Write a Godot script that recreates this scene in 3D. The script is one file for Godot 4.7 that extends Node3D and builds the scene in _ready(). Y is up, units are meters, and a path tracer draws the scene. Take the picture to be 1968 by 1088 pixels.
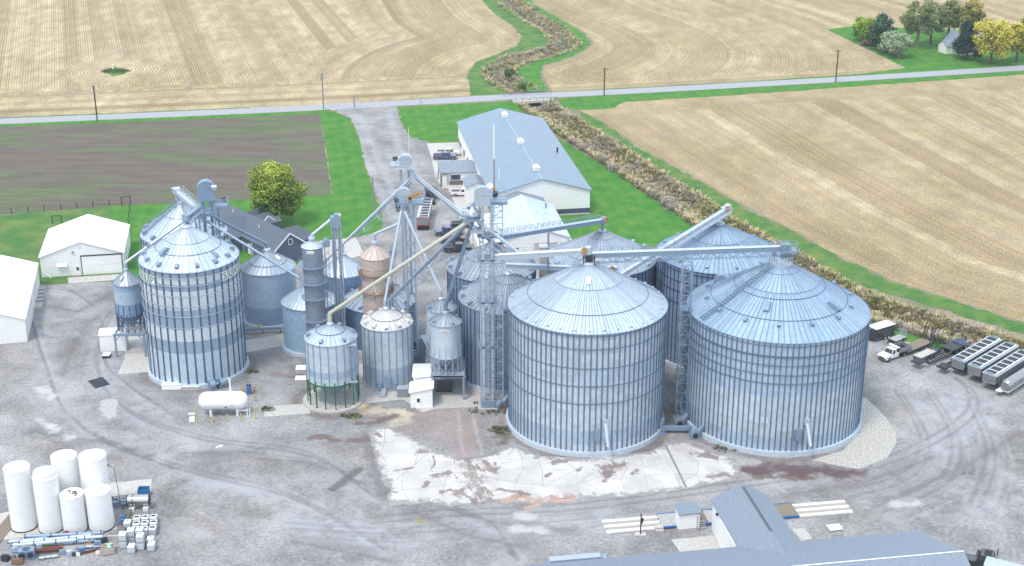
extends Node3D
# A grain elevator seen from a drone. Units are metres, the camera stands at (0, 105, 0) and looks along -z.

const UP := Vector3.UP
const SITE := 0.157            # the yard's own axes are turned 9 degrees from the camera's
var M := {}
var used := {}
var rng := RandomNumberGenerator.new()


# ---------------------------------------------------------------- meshes
class MB:
	var s := SurfaceTool.new()
	var col := Color.WHITE
	var xf := Transform3D.IDENTITY
	var group := 1
	var uvs := false
	var uv_scale := 1.0

	func _init():
		s.begin(Mesh.PRIMITIVE_TRIANGLES)
		s.set_smooth_group(-1)

	func v(p: Vector3):
		s.set_color(col)
		s.add_vertex(xf * p)

	func tri(a: Vector3, b: Vector3, c: Vector3):
		v(a); v(c); v(b)

	func quad(a: Vector3, b: Vector3, c: Vector3, d: Vector3):
		v(a); v(c); v(b)
		v(a); v(d); v(c)

	func quad_uv(a: Vector3, b: Vector3, c: Vector3, d: Vector3, ua: Vector2, ub: Vector2, uc: Vector2, ud: Vector2):
		var ps := [a, c, b, a, d, c]
		var us := [ua, uc, ub, ua, ud, uc]
		for i in 6:
			s.set_uv(us[i])
			v(ps[i])

	func smooth():
		group += 1
		s.set_smooth_group(group)

	func flat():
		s.set_smooth_group(-1)

	func box(c: Vector3, z: Vector3, b := Basis.IDENTITY):
		var h := z * 0.5
		var p := []
		for i in 8:
			p.append(c + b * Vector3(h.x if i & 1 else -h.x, h.y if i & 2 else -h.y, h.z if i & 4 else -h.z))
		quad(p[4], p[5], p[7], p[6]); quad(p[1], p[0], p[2], p[3])
		quad(p[5], p[1], p[3], p[7]); quad(p[0], p[4], p[6], p[2])
		quad(p[6], p[7], p[3], p[2]); quad(p[0], p[1], p[5], p[4])

	# a box that is narrower or shorter at its top (for cabs, hoppers, skirts)
	func frustum(c: Vector3, lower: Vector2, upper: Vector2, h: float, shift := Vector2.ZERO):
		var p := []
		for i in 8:
			var e := upper if i & 2 else lower
			var o := shift if i & 2 else Vector2.ZERO
			p.append(c + Vector3((e.x if i & 1 else -e.x) * 0.5 + o.x, h if i & 2 else 0.0, (e.y if i & 4 else -e.y) * 0.5 + o.y))
		quad(p[4], p[5], p[7], p[6]); quad(p[1], p[0], p[2], p[3])
		quad(p[5], p[1], p[3], p[7]); quad(p[0], p[4], p[6], p[2])
		quad(p[6], p[7], p[3], p[2]); quad(p[0], p[1], p[5], p[4])

	func bar(a: Vector3, b: Vector3, w: float, h := -1.0):
		var d := b - a
		var l := d.length()
		if l < 0.001: return
		d /= l
		var side := d.cross(Vector3.UP if absf(d.y) < 0.98 else Vector3.RIGHT).normalized()
		box((a + b) * 0.5, Vector3(w, h if h > 0 else w, l), Basis(side, side.cross(-d), -d))

	func tube(a: Vector3, b: Vector3, ra: float, rb := -1.0, n := 10, caps := true):
		if rb < 0: rb = ra
		var d := (b - a).normalized()
		var x := d.cross(Vector3.UP if absf(d.y) < 0.98 else Vector3.RIGHT).normalized()
		var y := x.cross(d)
		smooth()
		for i in n:
			var t0 := TAU * i / n
			var t1 := TAU * (i + 1) / n
			var u0 := x * cos(t0) + y * sin(t0)
			var u1 := x * cos(t1) + y * sin(t1)
			quad(a + u1 * ra, a + u0 * ra, b + u0 * rb, b + u1 * rb)
		flat()
		if caps:
			for i in n:
				var u0 := x * cos(TAU * i / n) + y * sin(TAU * i / n)
				var u1 := x * cos(TAU * (i + 1) / n) + y * sin(TAU * (i + 1) / n)
				if ra > 0.001: tri(a, a + u0 * ra, a + u1 * ra)
				if rb > 0.001: tri(b, b + u1 * rb, b + u0 * rb)

	# profile: (radius, height) from below to above, turned about the y axis
	func lathe(profile: Array, n: int, at := Vector3.ZERO, round_profile := false):
		if round_profile: smooth()
		for k in profile.size() - 1:
			var p: Vector2 = profile[k]
			var q: Vector2 = profile[k + 1]
			if not round_profile: smooth()
			for i in n:
				var a := TAU * i / n
				var b := TAU * (i + 1) / n
				var ca := Vector3(cos(a), 0, -sin(a))
				var cb := Vector3(cos(b), 0, -sin(b))
				var p0 := at + ca * p.x + Vector3.UP * p.y
				var p1 := at + cb * p.x + Vector3.UP * p.y
				var q0 := at + ca * q.x + Vector3.UP * q.y
				var q1 := at + cb * q.x + Vector3.UP * q.y
				if p.x < 0.001: tri(p0, q1, q0)
				elif q.x < 0.001: tri(p0, p1, q0)
				else: quad(p0, p1, q1, q0)
		flat()

	# a polygon on the ground plane (x, z), raised between two heights
	func prism(poly: PackedVector2Array, y0: float, y1: float, sides := true):
		var idx := Geometry2D.triangulate_polygon(poly)
		for i in range(0, idx.size(), 3):
			var a := poly[idx[i]]
			var b := poly[idx[i + 1]]
			var c := poly[idx[i + 2]]
			if (b - a).cross(c - a) > 0:
				var t := b; b = c; c = t
			tri(Vector3(a.x, y1, a.y), Vector3(b.x, y1, b.y), Vector3(c.x, y1, c.y))
		if not sides: return
		var ccw := Geometry2D.is_polygon_clockwise(poly)
		for i in poly.size():
			var a := poly[i]
			var b := poly[(i + 1) % poly.size()]
			if ccw:
				var t := a; a = b; b = t
			quad(Vector3(b.x, y0, b.y), Vector3(a.x, y0, a.y), Vector3(a.x, y1, a.y), Vector3(b.x, y1, b.y))

	# an outline in (x, y), extruded from z0 to z1
	func plate(poly: PackedVector2Array, z0: float, z1: float):
		var idx := Geometry2D.triangulate_polygon(poly)
		for i in range(0, idx.size(), 3):
			var a := poly[idx[i]]
			var b := poly[idx[i + 1]]
			var c := poly[idx[i + 2]]
			if (b - a).cross(c - a) < 0:
				var t := b; b = c; c = t
			tri(Vector3(a.x, a.y, z1), Vector3(b.x, b.y, z1), Vector3(c.x, c.y, z1))
			tri(Vector3(a.x, a.y, z0), Vector3(c.x, c.y, z0), Vector3(b.x, b.y, z0))
		var cw := Geometry2D.is_polygon_clockwise(poly)
		for i in poly.size():
			var a := poly[i]
			var b := poly[(i + 1) % poly.size()]
			if not cw:
				var t := a; a = b; b = t
			quad(Vector3(a.x, a.y, z0), Vector3(b.x, b.y, z0), Vector3(b.x, b.y, z1), Vector3(a.x, a.y, z1))

	func mesh() -> Mesh:
		s.generate_normals()
		return s.commit()


# ---------------------------------------------------------------- objects
func numbered(called: String) -> String:
	var k: int = used.get(called, 0)
	used[called] = k + 1
	return called if k == 0 else "%s_%03d" % [called, k]

func tag(o: Node, label: String, category := "", group := "", kind := ""):
	o.set_meta("label", label)
	if category: o.set_meta("category", category)
	if group: o.set_meta("group", group)
	if kind: o.set_meta("kind", kind)
	return o

func thing(called: String, label: String, category: String, at := Vector3.ZERO, turn := 0.0, group := "") -> Node3D:
	var o := Node3D.new()
	o.name = numbered(called)
	add_child(o)
	o.position = at
	o.rotation.y = turn
	tag(o, label, category, group)
	return o

func part(called: String, shape, m: Material, parent: Node, xf := Transform3D.IDENTITY) -> MeshInstance3D:
	var o := MeshInstance3D.new()
	o.mesh = shape.mesh() if shape is MB else shape
	o.material_override = m
	o.name = called if parent != self else numbered(called)
	o.transform = xf
	parent.add_child(o, true)
	return o

func struct(called: String, shape, m: Material, label: String) -> MeshInstance3D:
	var o := part(called, shape, m, self)
	tag(o, label, "", "", "structure")
	return o

func dup(root: Node3D, at: Vector3, turn: float, label: String, group := "") -> Node3D:
	var r: Node3D = root.duplicate()
	r.name = numbered(String(root.name).rstrip("0123456789").trim_suffix("_"))
	add_child(r)
	r.position = at
	r.rotation.y = turn
	r.set_meta("label", label)
	if group: r.set_meta("group", group)
	return r

func yaw(a: float) -> Transform3D:
	return Transform3D(Basis(UP, a), Vector3.ZERO)

func boxed(c: Vector3, z: Vector3) -> MB:
	var m := MB.new()
	m.box(c, z)
	return m

func tubed(a: Vector3, b: Vector3, r: float, n := 10) -> MB:
	var m := MB.new()
	m.tube(a, b, r, r, n)
	return m

# an open curve through points, in small steps
func curve2(pts: PackedVector2Array, closed: bool, step := 6) -> PackedVector2Array:
	var out := PackedVector2Array()
	var n := pts.size()
	var last := n if closed else n - 1
	for i in last:
		var p0 := pts[(i - 1 + n) % n] if closed or i > 0 else pts[0]
		var p1 := pts[i]
		var p2 := pts[(i + 1) % n]
		var p3 := pts[(i + 2) % n] if closed or i + 2 < n else pts[n - 1]
		for k in step:
			out.append(p1.cubic_interpolate(p2, p0, p3, float(k) / step))
	if not closed: out.append(pts[n - 1])
	return out

# break a straight outline into short, slightly uneven steps
func ragged(pts: PackedVector2Array, step: float, amount: float) -> PackedVector2Array:
	var out := PackedVector2Array()
	var rng := RandomNumberGenerator.new()
	rng.seed = 5 + pts.size()
	for i in pts.size():
		var a := pts[i]
		var b := pts[(i + 1) % pts.size()]
		var k: int = max(1, int(a.distance_to(b) / step))
		var side := (b - a).normalized().orthogonal()
		for j in k:
			out.append(a.lerp(b, float(j) / k) + side * (rng.randf_range(-amount, amount) if j > 0 else 0.0))
	return out

# ---------------------------------------------------------------- materials
func lin(r: float, g: float, b: float) -> Color:
	return Color(r, g, b).linear_to_srgb()

func mat(called: String, c: Color, rough := 0.8, metal := 0.0, tex: Texture2D = null, scale := 0.1) -> StandardMaterial3D:
	var m := StandardMaterial3D.new()
	m.albedo_color = c
	m.roughness = rough
	m.metallic = metal
	m.vertex_color_use_as_albedo = true
	if tex:
		m.albedo_texture = tex
		m.uv1_triplanar = true
		m.uv1_world_triplanar = true
		m.uv1_scale = Vector3.ONE * scale if scale > 0 else Vector3(0.35, 0.05, 0.35)
	M[called] = m
	return m

func noise_tex(freq: float, lo: Color, hi: Color, seed_: int, size := 512, kind := FastNoiseLite.TYPE_SIMPLEX_SMOOTH, oct := 5) -> NoiseTexture2D:
	var n := FastNoiseLite.new()
	n.noise_type = kind
	n.frequency = freq
	n.seed = seed_
	n.fractal_octaves = oct
	n.fractal_gain = 0.6
	var t := NoiseTexture2D.new()
	t.width = size
	t.height = size
	t.seamless = true
	t.noise = n
	var g := Gradient.new()
	g.set_color(0, lo)
	g.set_color(1, hi)
	t.color_ramp = g
	return t

func noise_bytes(w: int, h: int, freq: float, seed_: int, oct := 5, gain := 0.55, kind := FastNoiseLite.TYPE_SIMPLEX_SMOOTH, sx := 1.0) -> PackedByteArray:
	var n := FastNoiseLite.new()
	n.noise_type = kind
	n.frequency = freq
	n.seed = seed_
	n.fractal_octaves = oct
	n.fractal_gain = gain
	var im := n.get_image(int(w / sx), h, false, false, true)
	if sx != 1.0: im.resize(w, h, Image.INTERPOLATE_BILINEAR)
	im.convert(Image.FORMAT_L8)
	return im.get_data()

func make_materials():
	var grey := func(a: float) -> Color: return Color(a, a, a)
	var mottle := noise_tex(0.012, grey.call(0.86), grey.call(1.0), 3)
	var streak := noise_tex(0.03, grey.call(0.76), grey.call(1.0), 5)
	var fine := noise_tex(0.08, grey.call(0.78), grey.call(1.0), 7)
	mat("galv", lin(0.54, 0.67, 0.82), 0.45, 0.3, streak, -1.0)
	mat("galv_bright", lin(0.76, 0.86, 0.95), 0.42, 0.3, streak, -1.0)
	mat("galv_dark", lin(0.075, 0.135, 0.235), 0.5, 0.3, fine, 0.4)
	mat("galv_mid", lin(0.28, 0.385, 0.52), 0.45, 0.3, fine, 0.4)
	mat("galv_rib", lin(0.15, 0.235, 0.35), 0.5, 0.3, fine, 0.4)
	mat("galv_pale", lin(0.54, 0.63, 0.74), 0.4, 0.35, fine, 0.4)
	mat("roof_blue", lin(0.38, 0.515, 0.665), 0.40, 0.5, mottle, 0.15)
	mat("roof_bright", lin(0.63, 0.725, 0.82), 0.34, 0.55, mottle, 0.15)
	mat("roof_mid", lin(0.48, 0.555, 0.64), 0.40, 0.5, mottle, 0.15)
	mat("roof_dull", lin(0.40, 0.455, 0.53), 0.45, 0.45, mottle, 0.2)
	mat("roof_white", lin(0.77, 0.76, 0.735), 0.5, 0.2, mottle, 0.2)
	mat("rust", lin(0.60, 0.535, 0.51), 0.6, 0.15, noise_tex(0.03, Color(0.87, 0.80, 0.76), Color(1, 1, 1), 9), 0.12)
	mat("rust_dark", lin(0.26, 0.15, 0.09), 0.7, 0.2, fine, 0.4)
	mat("concrete", lin(0.52, 0.50, 0.48), 0.9, 0.0, noise_tex(0.02, grey.call(0.84), grey.call(1.0), 11), 0.12)
	mat("concrete_blue", lin(0.50, 0.58, 0.67), 0.85, 0.0, mottle, 0.2)
	mat("white_paint", lin(0.82, 0.825, 0.83), 0.55, 0.0, noise_tex(0.01, grey.call(0.94), grey.call(1.0), 13), 0.2)
	mat("white_roof", lin(0.84, 0.845, 0.85), 0.5, 0.0, noise_tex(0.006, grey.call(0.94), grey.call(1.0), 14), 0.1)
	mat("cream_paint", lin(0.58, 0.57, 0.485), 0.5, 0.1, fine, 0.3)
	mat("green_paint", lin(0.02, 0.16, 0.07), 0.5, 0.1, fine, 0.4)
	mat("yellow_paint", lin(0.62, 0.50, 0.14), 0.6, 0.0, fine, 0.5)
	mat("orange_paint", lin(0.52, 0.24, 0.04), 0.55, 0.0, fine, 0.5)
	mat("blue_paint", lin(0.04, 0.20, 0.48), 0.5, 0.0, fine, 0.5)
	mat("red_paint", lin(0.35, 0.05, 0.04), 0.6, 0.0, fine, 0.5)
	mat("brown_steel", lin(0.16, 0.06, 0.04), 0.7, 0.1, fine, 0.5)
	mat("black", lin(0.012, 0.013, 0.016), 0.5)
	mat("dark_hole", lin(0.02, 0.02, 0.022), 0.9)
	mat("rubber", lin(0.022, 0.022, 0.024), 0.85)
	mat("dark_steel", lin(0.05, 0.055, 0.07), 0.55, 0.4, fine, 0.5)
	mat("aluminium", lin(0.44, 0.455, 0.475), 0.32, 0.85, streak, 0.3)
	mat("stainless", lin(0.62, 0.61, 0.60), 0.22, 0.95, fine, 0.2)
	mat("wood_deck", lin(0.34, 0.28, 0.21), 0.85, 0.0, noise_tex(0.05, grey.call(0.6), grey.call(1.0), 15), 0.5)
	mat("pole_wood", lin(0.09, 0.065, 0.055), 0.9, 0.0, fine, 0.5)
	mat("grey_pole", lin(0.30, 0.31, 0.33), 0.8, 0.0, fine, 0.5)
	mat("shed_roof", lin(0.195, 0.27, 0.36), 0.45, 0.15, noise_tex(0.006, grey.call(0.92), grey.call(1.0), 16), 0.06)
	mat("grey_roof", lin(0.25, 0.30, 0.37), 0.6, 0.1, noise_tex(0.015, grey.call(0.8), grey.call(1.0), 17), 0.12)
	mat("shingle", lin(0.115, 0.145, 0.19), 0.9, 0.0, noise_tex(0.06, grey.call(0.8), grey.call(1.0), 18), 0.3)
	mat("siding", lin(0.13, 0.16, 0.24), 0.8, 0.0, fine, 0.3)
	mat("shop_roof", lin(0.25, 0.305, 0.385), 0.7, 0.05, noise_tex(0.03, grey.call(0.76), grey.call(1.0), 19), 0.15)
	mat("old_white_roof", lin(0.66, 0.69, 0.72), 0.5, 0.3, noise_tex(0.008, Color(0.72, 0.8, 0.9), Color(1, 1, 1), 20), 0.12)
	mat("navy_trim", lin(0.05, 0.07, 0.12), 0.6)
	mat("glass", lin(0.03, 0.04, 0.055), 0.08, 0.0)
	mat("stone_veneer", lin(0.27, 0.25, 0.225), 0.9, 0.0, noise_tex(0.09, grey.call(0.5), grey.call(1.0), 21), 0.4)
	mat("car_white", lin(0.74, 0.74, 0.745), 0.25).clearcoat_enabled = true
	mat("car_black", lin(0.014, 0.016, 0.022), 0.2).clearcoat_enabled = true
	mat("car_blue", lin(0.05, 0.08, 0.17), 0.25).clearcoat_enabled = true
	mat("tail_light", lin(0.42, 0.03, 0.03), 0.3)
	mat("head_light", lin(0.75, 0.76, 0.78), 0.15)
	mat("plastic_white", lin(0.66, 0.685, 0.71), 0.5)
	mat("plastic_grey", lin(0.30, 0.32, 0.36), 0.6, 0.2, fine, 0.6)
	mat("tarp", lin(0.035, 0.045, 0.06), 0.8, 0.0, fine, 0.5)
	mat("gold_grain", lin(0.55, 0.42, 0.17), 0.95, 0.0, fine, 0.5)
	var letters := mat("green_letter", lin(0.03, 0.20, 0.12), 0.6)
	letters.vertex_color_use_as_albedo = false

func _ready():
	rng.seed = 20
	var cam := Camera3D.new()
	cam.name = "camera"
	cam.position = Vector3(0, 105, 0)
	cam.rotation_degrees = Vector3(-21.87, 0, 0)
	cam.fov = 22.066
	cam.near = 1.0
	cam.far = 9000.0
	add_child(cam)
	cam.current = true

	var env := Environment.new()
	var sky := Sky.new()
	var air := ProceduralSkyMaterial.new()
	air.sky_top_color = Color(0.86, 0.92, 0.98)
	air.sky_horizon_color = Color(0.97, 0.985, 1.0)
	air.sky_curve = 0.2
	air.ground_bottom_color = Color(0.36, 0.36, 0.36)
	air.ground_horizon_color = Color(0.6, 0.62, 0.65)
	air.sun_angle_max = 0.0
	air.energy_multiplier = 1.0
	sky.sky_material = air
	env.background_mode = Environment.BG_SKY
	env.sky = sky
	env.tonemap_mode = Environment.TONE_MAPPER_LINEAR
	env.tonemap_exposure = 1.8
	env.ambient_light_source = Environment.AMBIENT_SOURCE_SKY
	env.sdfgi_enabled = true
	env.ssao_enabled = true
	env.ssil_enabled = true
	env.fog_enabled = true
	env.fog_density = 0.00013
	env.fog_light_color = Color(0.92, 0.95, 1.0)
	var we := WorldEnvironment.new()
	we.name = "world"
	we.environment = env
	add_child(we)

	var sun := DirectionalLight3D.new()
	sun.name = "sun"
	sun.light_color = Color(1.0, 0.97, 0.93)
	sun.light_energy = 0.5
	sun.light_angular_distance = 14.0
	sun.shadow_enabled = true
	sun.rotation_degrees = Vector3(-62, -38, 0)
	add_child(sun)

	make_materials()
	mat("chips", lin(0.80, 0.785, 0.755), 0.95, 0.0, noise_tex(0.07, Color(0.5, 0.49, 0.47), Color(1, 1, 1), 43, 512, FastNoiseLite.TYPE_CELLULAR, 2), 0.12)
	mat("crust", lin(0.46, 0.46, 0.46), 0.9, 0.0, noise_tex(0.03, Color(0.8, 0.8, 0.8), Color(1, 1, 1), 44), 0.1)
	mat("apron", lin(0.60, 0.585, 0.57), 0.9, 0.0, noise_tex(0.022, Color(0.80, 0.77, 0.76), Color(1, 1, 1), 45, 1024, FastNoiseLite.TYPE_SIMPLEX_SMOOTH, 6), 0.05)
	mat("dirt", lin(0.22, 0.205, 0.205), 0.95)
	mat("tan_infill", lin(0.33, 0.31, 0.27), 0.9)
	mat("patch", lin(0.30, 0.27, 0.265), 0.95, 0.0, noise_tex(0.05, Color(0.7, 0.7, 0.7), Color(1, 1, 1), 46), 0.2)
	build_ground()
	build_bins()
	build_machines()
	build_buildings()
	build_yard_things()
	build_vehicles()
	build_plants()

# ---------------------------------------------------------------- ground
var ditch := PackedVector2Array()       # the middle of the creek, from the far edge down past the trailers

func ditch_distance(p: Vector2) -> float:
	var best := 1e9
	for i in ditch.size() - 1:
		var q := Geometry2D.get_closest_point_to_segment(p, ditch[i], ditch[i + 1])
		best = minf(best, p.distance_squared_to(q))
	return sqrt(best)

# how far the ground falls away into the creek
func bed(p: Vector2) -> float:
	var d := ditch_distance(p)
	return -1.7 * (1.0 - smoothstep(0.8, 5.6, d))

func image_texture(w: int, h: int, bytes: PackedByteArray) -> ImageTexture:
	var im := Image.create_from_data(w, h, false, Image.FORMAT_RGB8, bytes)
	return ImageTexture.create_from_image(im)

func sheet_mat(called: String, tex: Texture2D, rough := 0.95) -> StandardMaterial3D:
	var m := StandardMaterial3D.new()
	m.albedo_texture = tex
	m.roughness = rough
	m.metallic_specular = 0.3
	m.texture_repeat = true
	M[called] = m
	return m

# a flat piece of ground; its texture is laid over the world rectangle (x0, z0, width, depth), turned by an angle
func sheet(called: String, poly: PackedVector2Array, y: float, m: Material, area: Rect2, label: String, turn := 0.0) -> MeshInstance3D:
	var mb := MB.new()
	var idx := Geometry2D.triangulate_polygon(poly)
	for i in range(0, idx.size(), 3):
		var a := poly[idx[i]]
		var b := poly[idx[i + 1]]
		var c := poly[idx[i + 2]]
		if (b - a).cross(c - a) < 0:
			var t := b; b = c; c = t
		for p in [a, b, c]:
			var q: Vector2 = p.rotated(turn)
			mb.s.set_uv(Vector2((q.x - area.position.x) / area.size.x, (q.y - area.position.y) / area.size.y))
			mb.s.set_normal(UP)
			mb.s.add_vertex(Vector3(p.x, y, p.y))
	var o := MeshInstance3D.new()
	o.mesh = mb.s.commit()
	o.material_override = m
	o.name = numbered(called)
	add_child(o)
	tag(o, label, "", "", "structure")
	return o

func ribbon(line: PackedVector2Array, half: float) -> PackedVector2Array:
	var l := PackedVector2Array()
	var r := PackedVector2Array()
	for i in line.size():
		var d := (line[min(i + 1, line.size() - 1)] - line[max(i - 1, 0)]).normalized().orthogonal()
		l.append(line[i] + d * half)
		r.append(line[i] - d * half)
	r.reverse()
	l.append_array(r)
	return l

# stubble: rows and combine swaths that run along `phase`, a coarse grid of metres
func stubble(w: int, h: int, phase: PackedFloat32Array, gw: int, gh: int, seed_: int, row_depth: float, swath_depth: float) -> ImageTexture:
	var ph := Image.create_from_data(gw, gh, false, Image.FORMAT_RF, phase.to_byte_array())
	ph.resize(w, h, Image.INTERPOLATE_CUBIC)
	var d := ph.get_data().to_float32_array()
	var low := noise_bytes(w, h, 0.004, seed_, 4)
	var mid := noise_bytes(w, h, 0.02, seed_ + 1, 4, 0.6)
	var fine := noise_bytes(w, h, 0.22, seed_ + 2, 2, 0.8)
	var r := RandomNumberGenerator.new()
	r.seed = seed_
	var swath := PackedFloat32Array()
	swath.resize(4096)
	var now := 0.0
	for i in 4096:                       # quarter metres across the rows
		if i % 18 == 0: now = r.randf_range(-1, 1)
		swath[i] = now * 0.7 + r.randf_range(-0.5, 0.5)
	var rows := PackedFloat32Array()
	rows.resize(64)
	for i in 64: rows[i] = cos(TAU * i / 64.0)
	var out := PackedByteArray()
	out.resize(w * h * 3)
	var k := 0
	for i in w * h:
		var x: float = d[i]
		var q: int = int(x * 4.0) & 4095
		var f := x * 4.0 - floorf(x * 4.0)
		var sw: float = swath[q] * (1.0 - f) + swath[(q + 1) & 4095] * f
		var l: float = low[i] / 255.0 - 0.5
		var m: float = mid[i] / 255.0 - 0.5
		var t: float = 0.22 * (fine[i] / 255.0 - 0.5) + 0.10 * m + 0.09 * l + swath_depth * sw * (0.8 + m) + row_depth * rows[int(x * 84.2) & 63] * (0.8 + m)
		out[k] = int(clampf(0.594 + t, 0, 1) * 255)
		out[k + 1] = int(clampf(0.534 + t * 1.03 - 0.012 * l, 0, 1) * 255)
		out[k + 2] = int(clampf(0.424 + t * 1.05 - 0.06 * m, 0, 1) * 255)
		k += 3
	return image_texture(w, h, out)

func phase_grid(area: Rect2, gw: int, gh: int, f: Callable) -> PackedFloat32Array:
	var out := PackedFloat32Array()
	out.resize(gw * gh)
	for j in gh:
		for i in gw:
			out[j * gw + i] = f.call(Vector2(area.position.x + area.size.x * (i + 0.5) / gw, area.position.y + area.size.y * (j + 0.5) / gh))
	return out

func grass_texture(size: int, seed_: int, a: Color, b: Color, stripe: float) -> ImageTexture:
	var n := FastNoiseLite.new()
	n.seed = seed_
	n.frequency = 0.012
	n.fractal_octaves = 5
	var big := n.get_seamless_image(size, size)
	n.frequency = 0.2
	n.fractal_octaves = 2
	var small := n.get_seamless_image(size, size)
	big.convert(Image.FORMAT_L8)
	small.convert(Image.FORMAT_L8)
	var p := big.get_data()
	var q := small.get_data()
	var out := PackedByteArray()
	out.resize(size * size * 3)
	for i in size * size:
		var t: float = 0.5 + (p[i] / 255.0 - 0.5) * 0.5 + (q[i] / 255.0 - 0.5) * 1.0
		t += stripe * (1.0 if ((i % size) * 24 / size) % 2 == 0 else -1.0)
		t = clampf(t, 0, 1)
		out[i * 3] = int(clampf(lerpf(a.r, b.r, t) + 0.09 * (p[i] / 255.0 - 0.5), 0, 1) * 255)
		out[i * 3 + 1] = int(lerpf(a.g, b.g, t) * 255)
		out[i * 3 + 2] = int(lerpf(a.b, b.b, t) * 255)
	return image_texture(size, size, out)

# ---- the yard: gravel, mud, wheel tracks, puddles
const YARD := Rect2(-120, -400, 250, 250)
const YN := 2048
var canvas := YARD                      # the piece of ground being painted, and its side in pixels
var side := YN
var yard := PackedByteArray()
var yard_noise := PackedByteArray()

# a stain of a given width along a line, with an uneven edge; it keeps its own colour
func stain(line: PackedVector2Array, width: float, c: Color, strength: float, rough := 0.7, soft := 0.5):
	var s := side / canvas.size.x
	var lo := Vector2(1e9, 1e9)
	var hi := -lo
	for p in line:
		lo = lo.min(p)
		hi = hi.max(p)
	var i0: int = clampi(int((lo.x - width * 1.6 - canvas.position.x) * s), 0, side - 1)
	var i1: int = clampi(int((hi.x + width * 1.6 - canvas.position.x) * s), 0, side - 1)
	var j0: int = clampi(int((lo.y - width * 1.6 - canvas.position.y) * s), 0, side - 1)
	var j1: int = clampi(int((hi.y + width * 1.6 - canvas.position.y) * s), 0, side - 1)
	var n := line.size()
	var reach := width * 1.55
	for seg in max(1, n - 1):
		var a := line[seg]
		var b := line[min(seg + 1, n - 1)]
		var sl := a.min(b) - Vector2(reach, reach)
		var sh := a.max(b) + Vector2(reach, reach)
		var ab := b - a
		var l2 := maxf(ab.length_squared(), 1e-6)
		for j in range(maxi(j0, int((sl.y - canvas.position.y) * s)), mini(j1, int((sh.y - canvas.position.y) * s)) + 1):
			var z := canvas.position.y + j / s
			for i in range(maxi(i0, int((sl.x - canvas.position.x) * s)), mini(i1, int((sh.x - canvas.position.x) * s)) + 1):
				var px := canvas.position.x + i / s - a.x
				var pz := z - a.y
				var t := (px * ab.x + pz * ab.y) / l2
				if t < 0.0:
					if seg > 0: continue
					t = 0.0
				elif t > 1.0:
					if seg < n - 2: continue
					t = 1.0
				var dx := px - ab.x * t
				var dz := pz - ab.y * t
				var d := sqrt(dx * dx + dz * dz) / width
				if d > 1.5: continue
				var q := j * side + i
				d += (yard_noise[q] / 255.0 - 0.5) * 2.0 * rough
				var k := clampf((1.0 - d) / soft, 0.0, 1.0) * strength
				if k <= 0.003: continue
				q *= 3
				yard[q] = int(lerpf(yard[q], c.r * 255, k))
				yard[q + 1] = int(lerpf(yard[q + 1], c.g * 255, k))
				yard[q + 2] = int(lerpf(yard[q + 2], c.b * 255, k))

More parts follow.
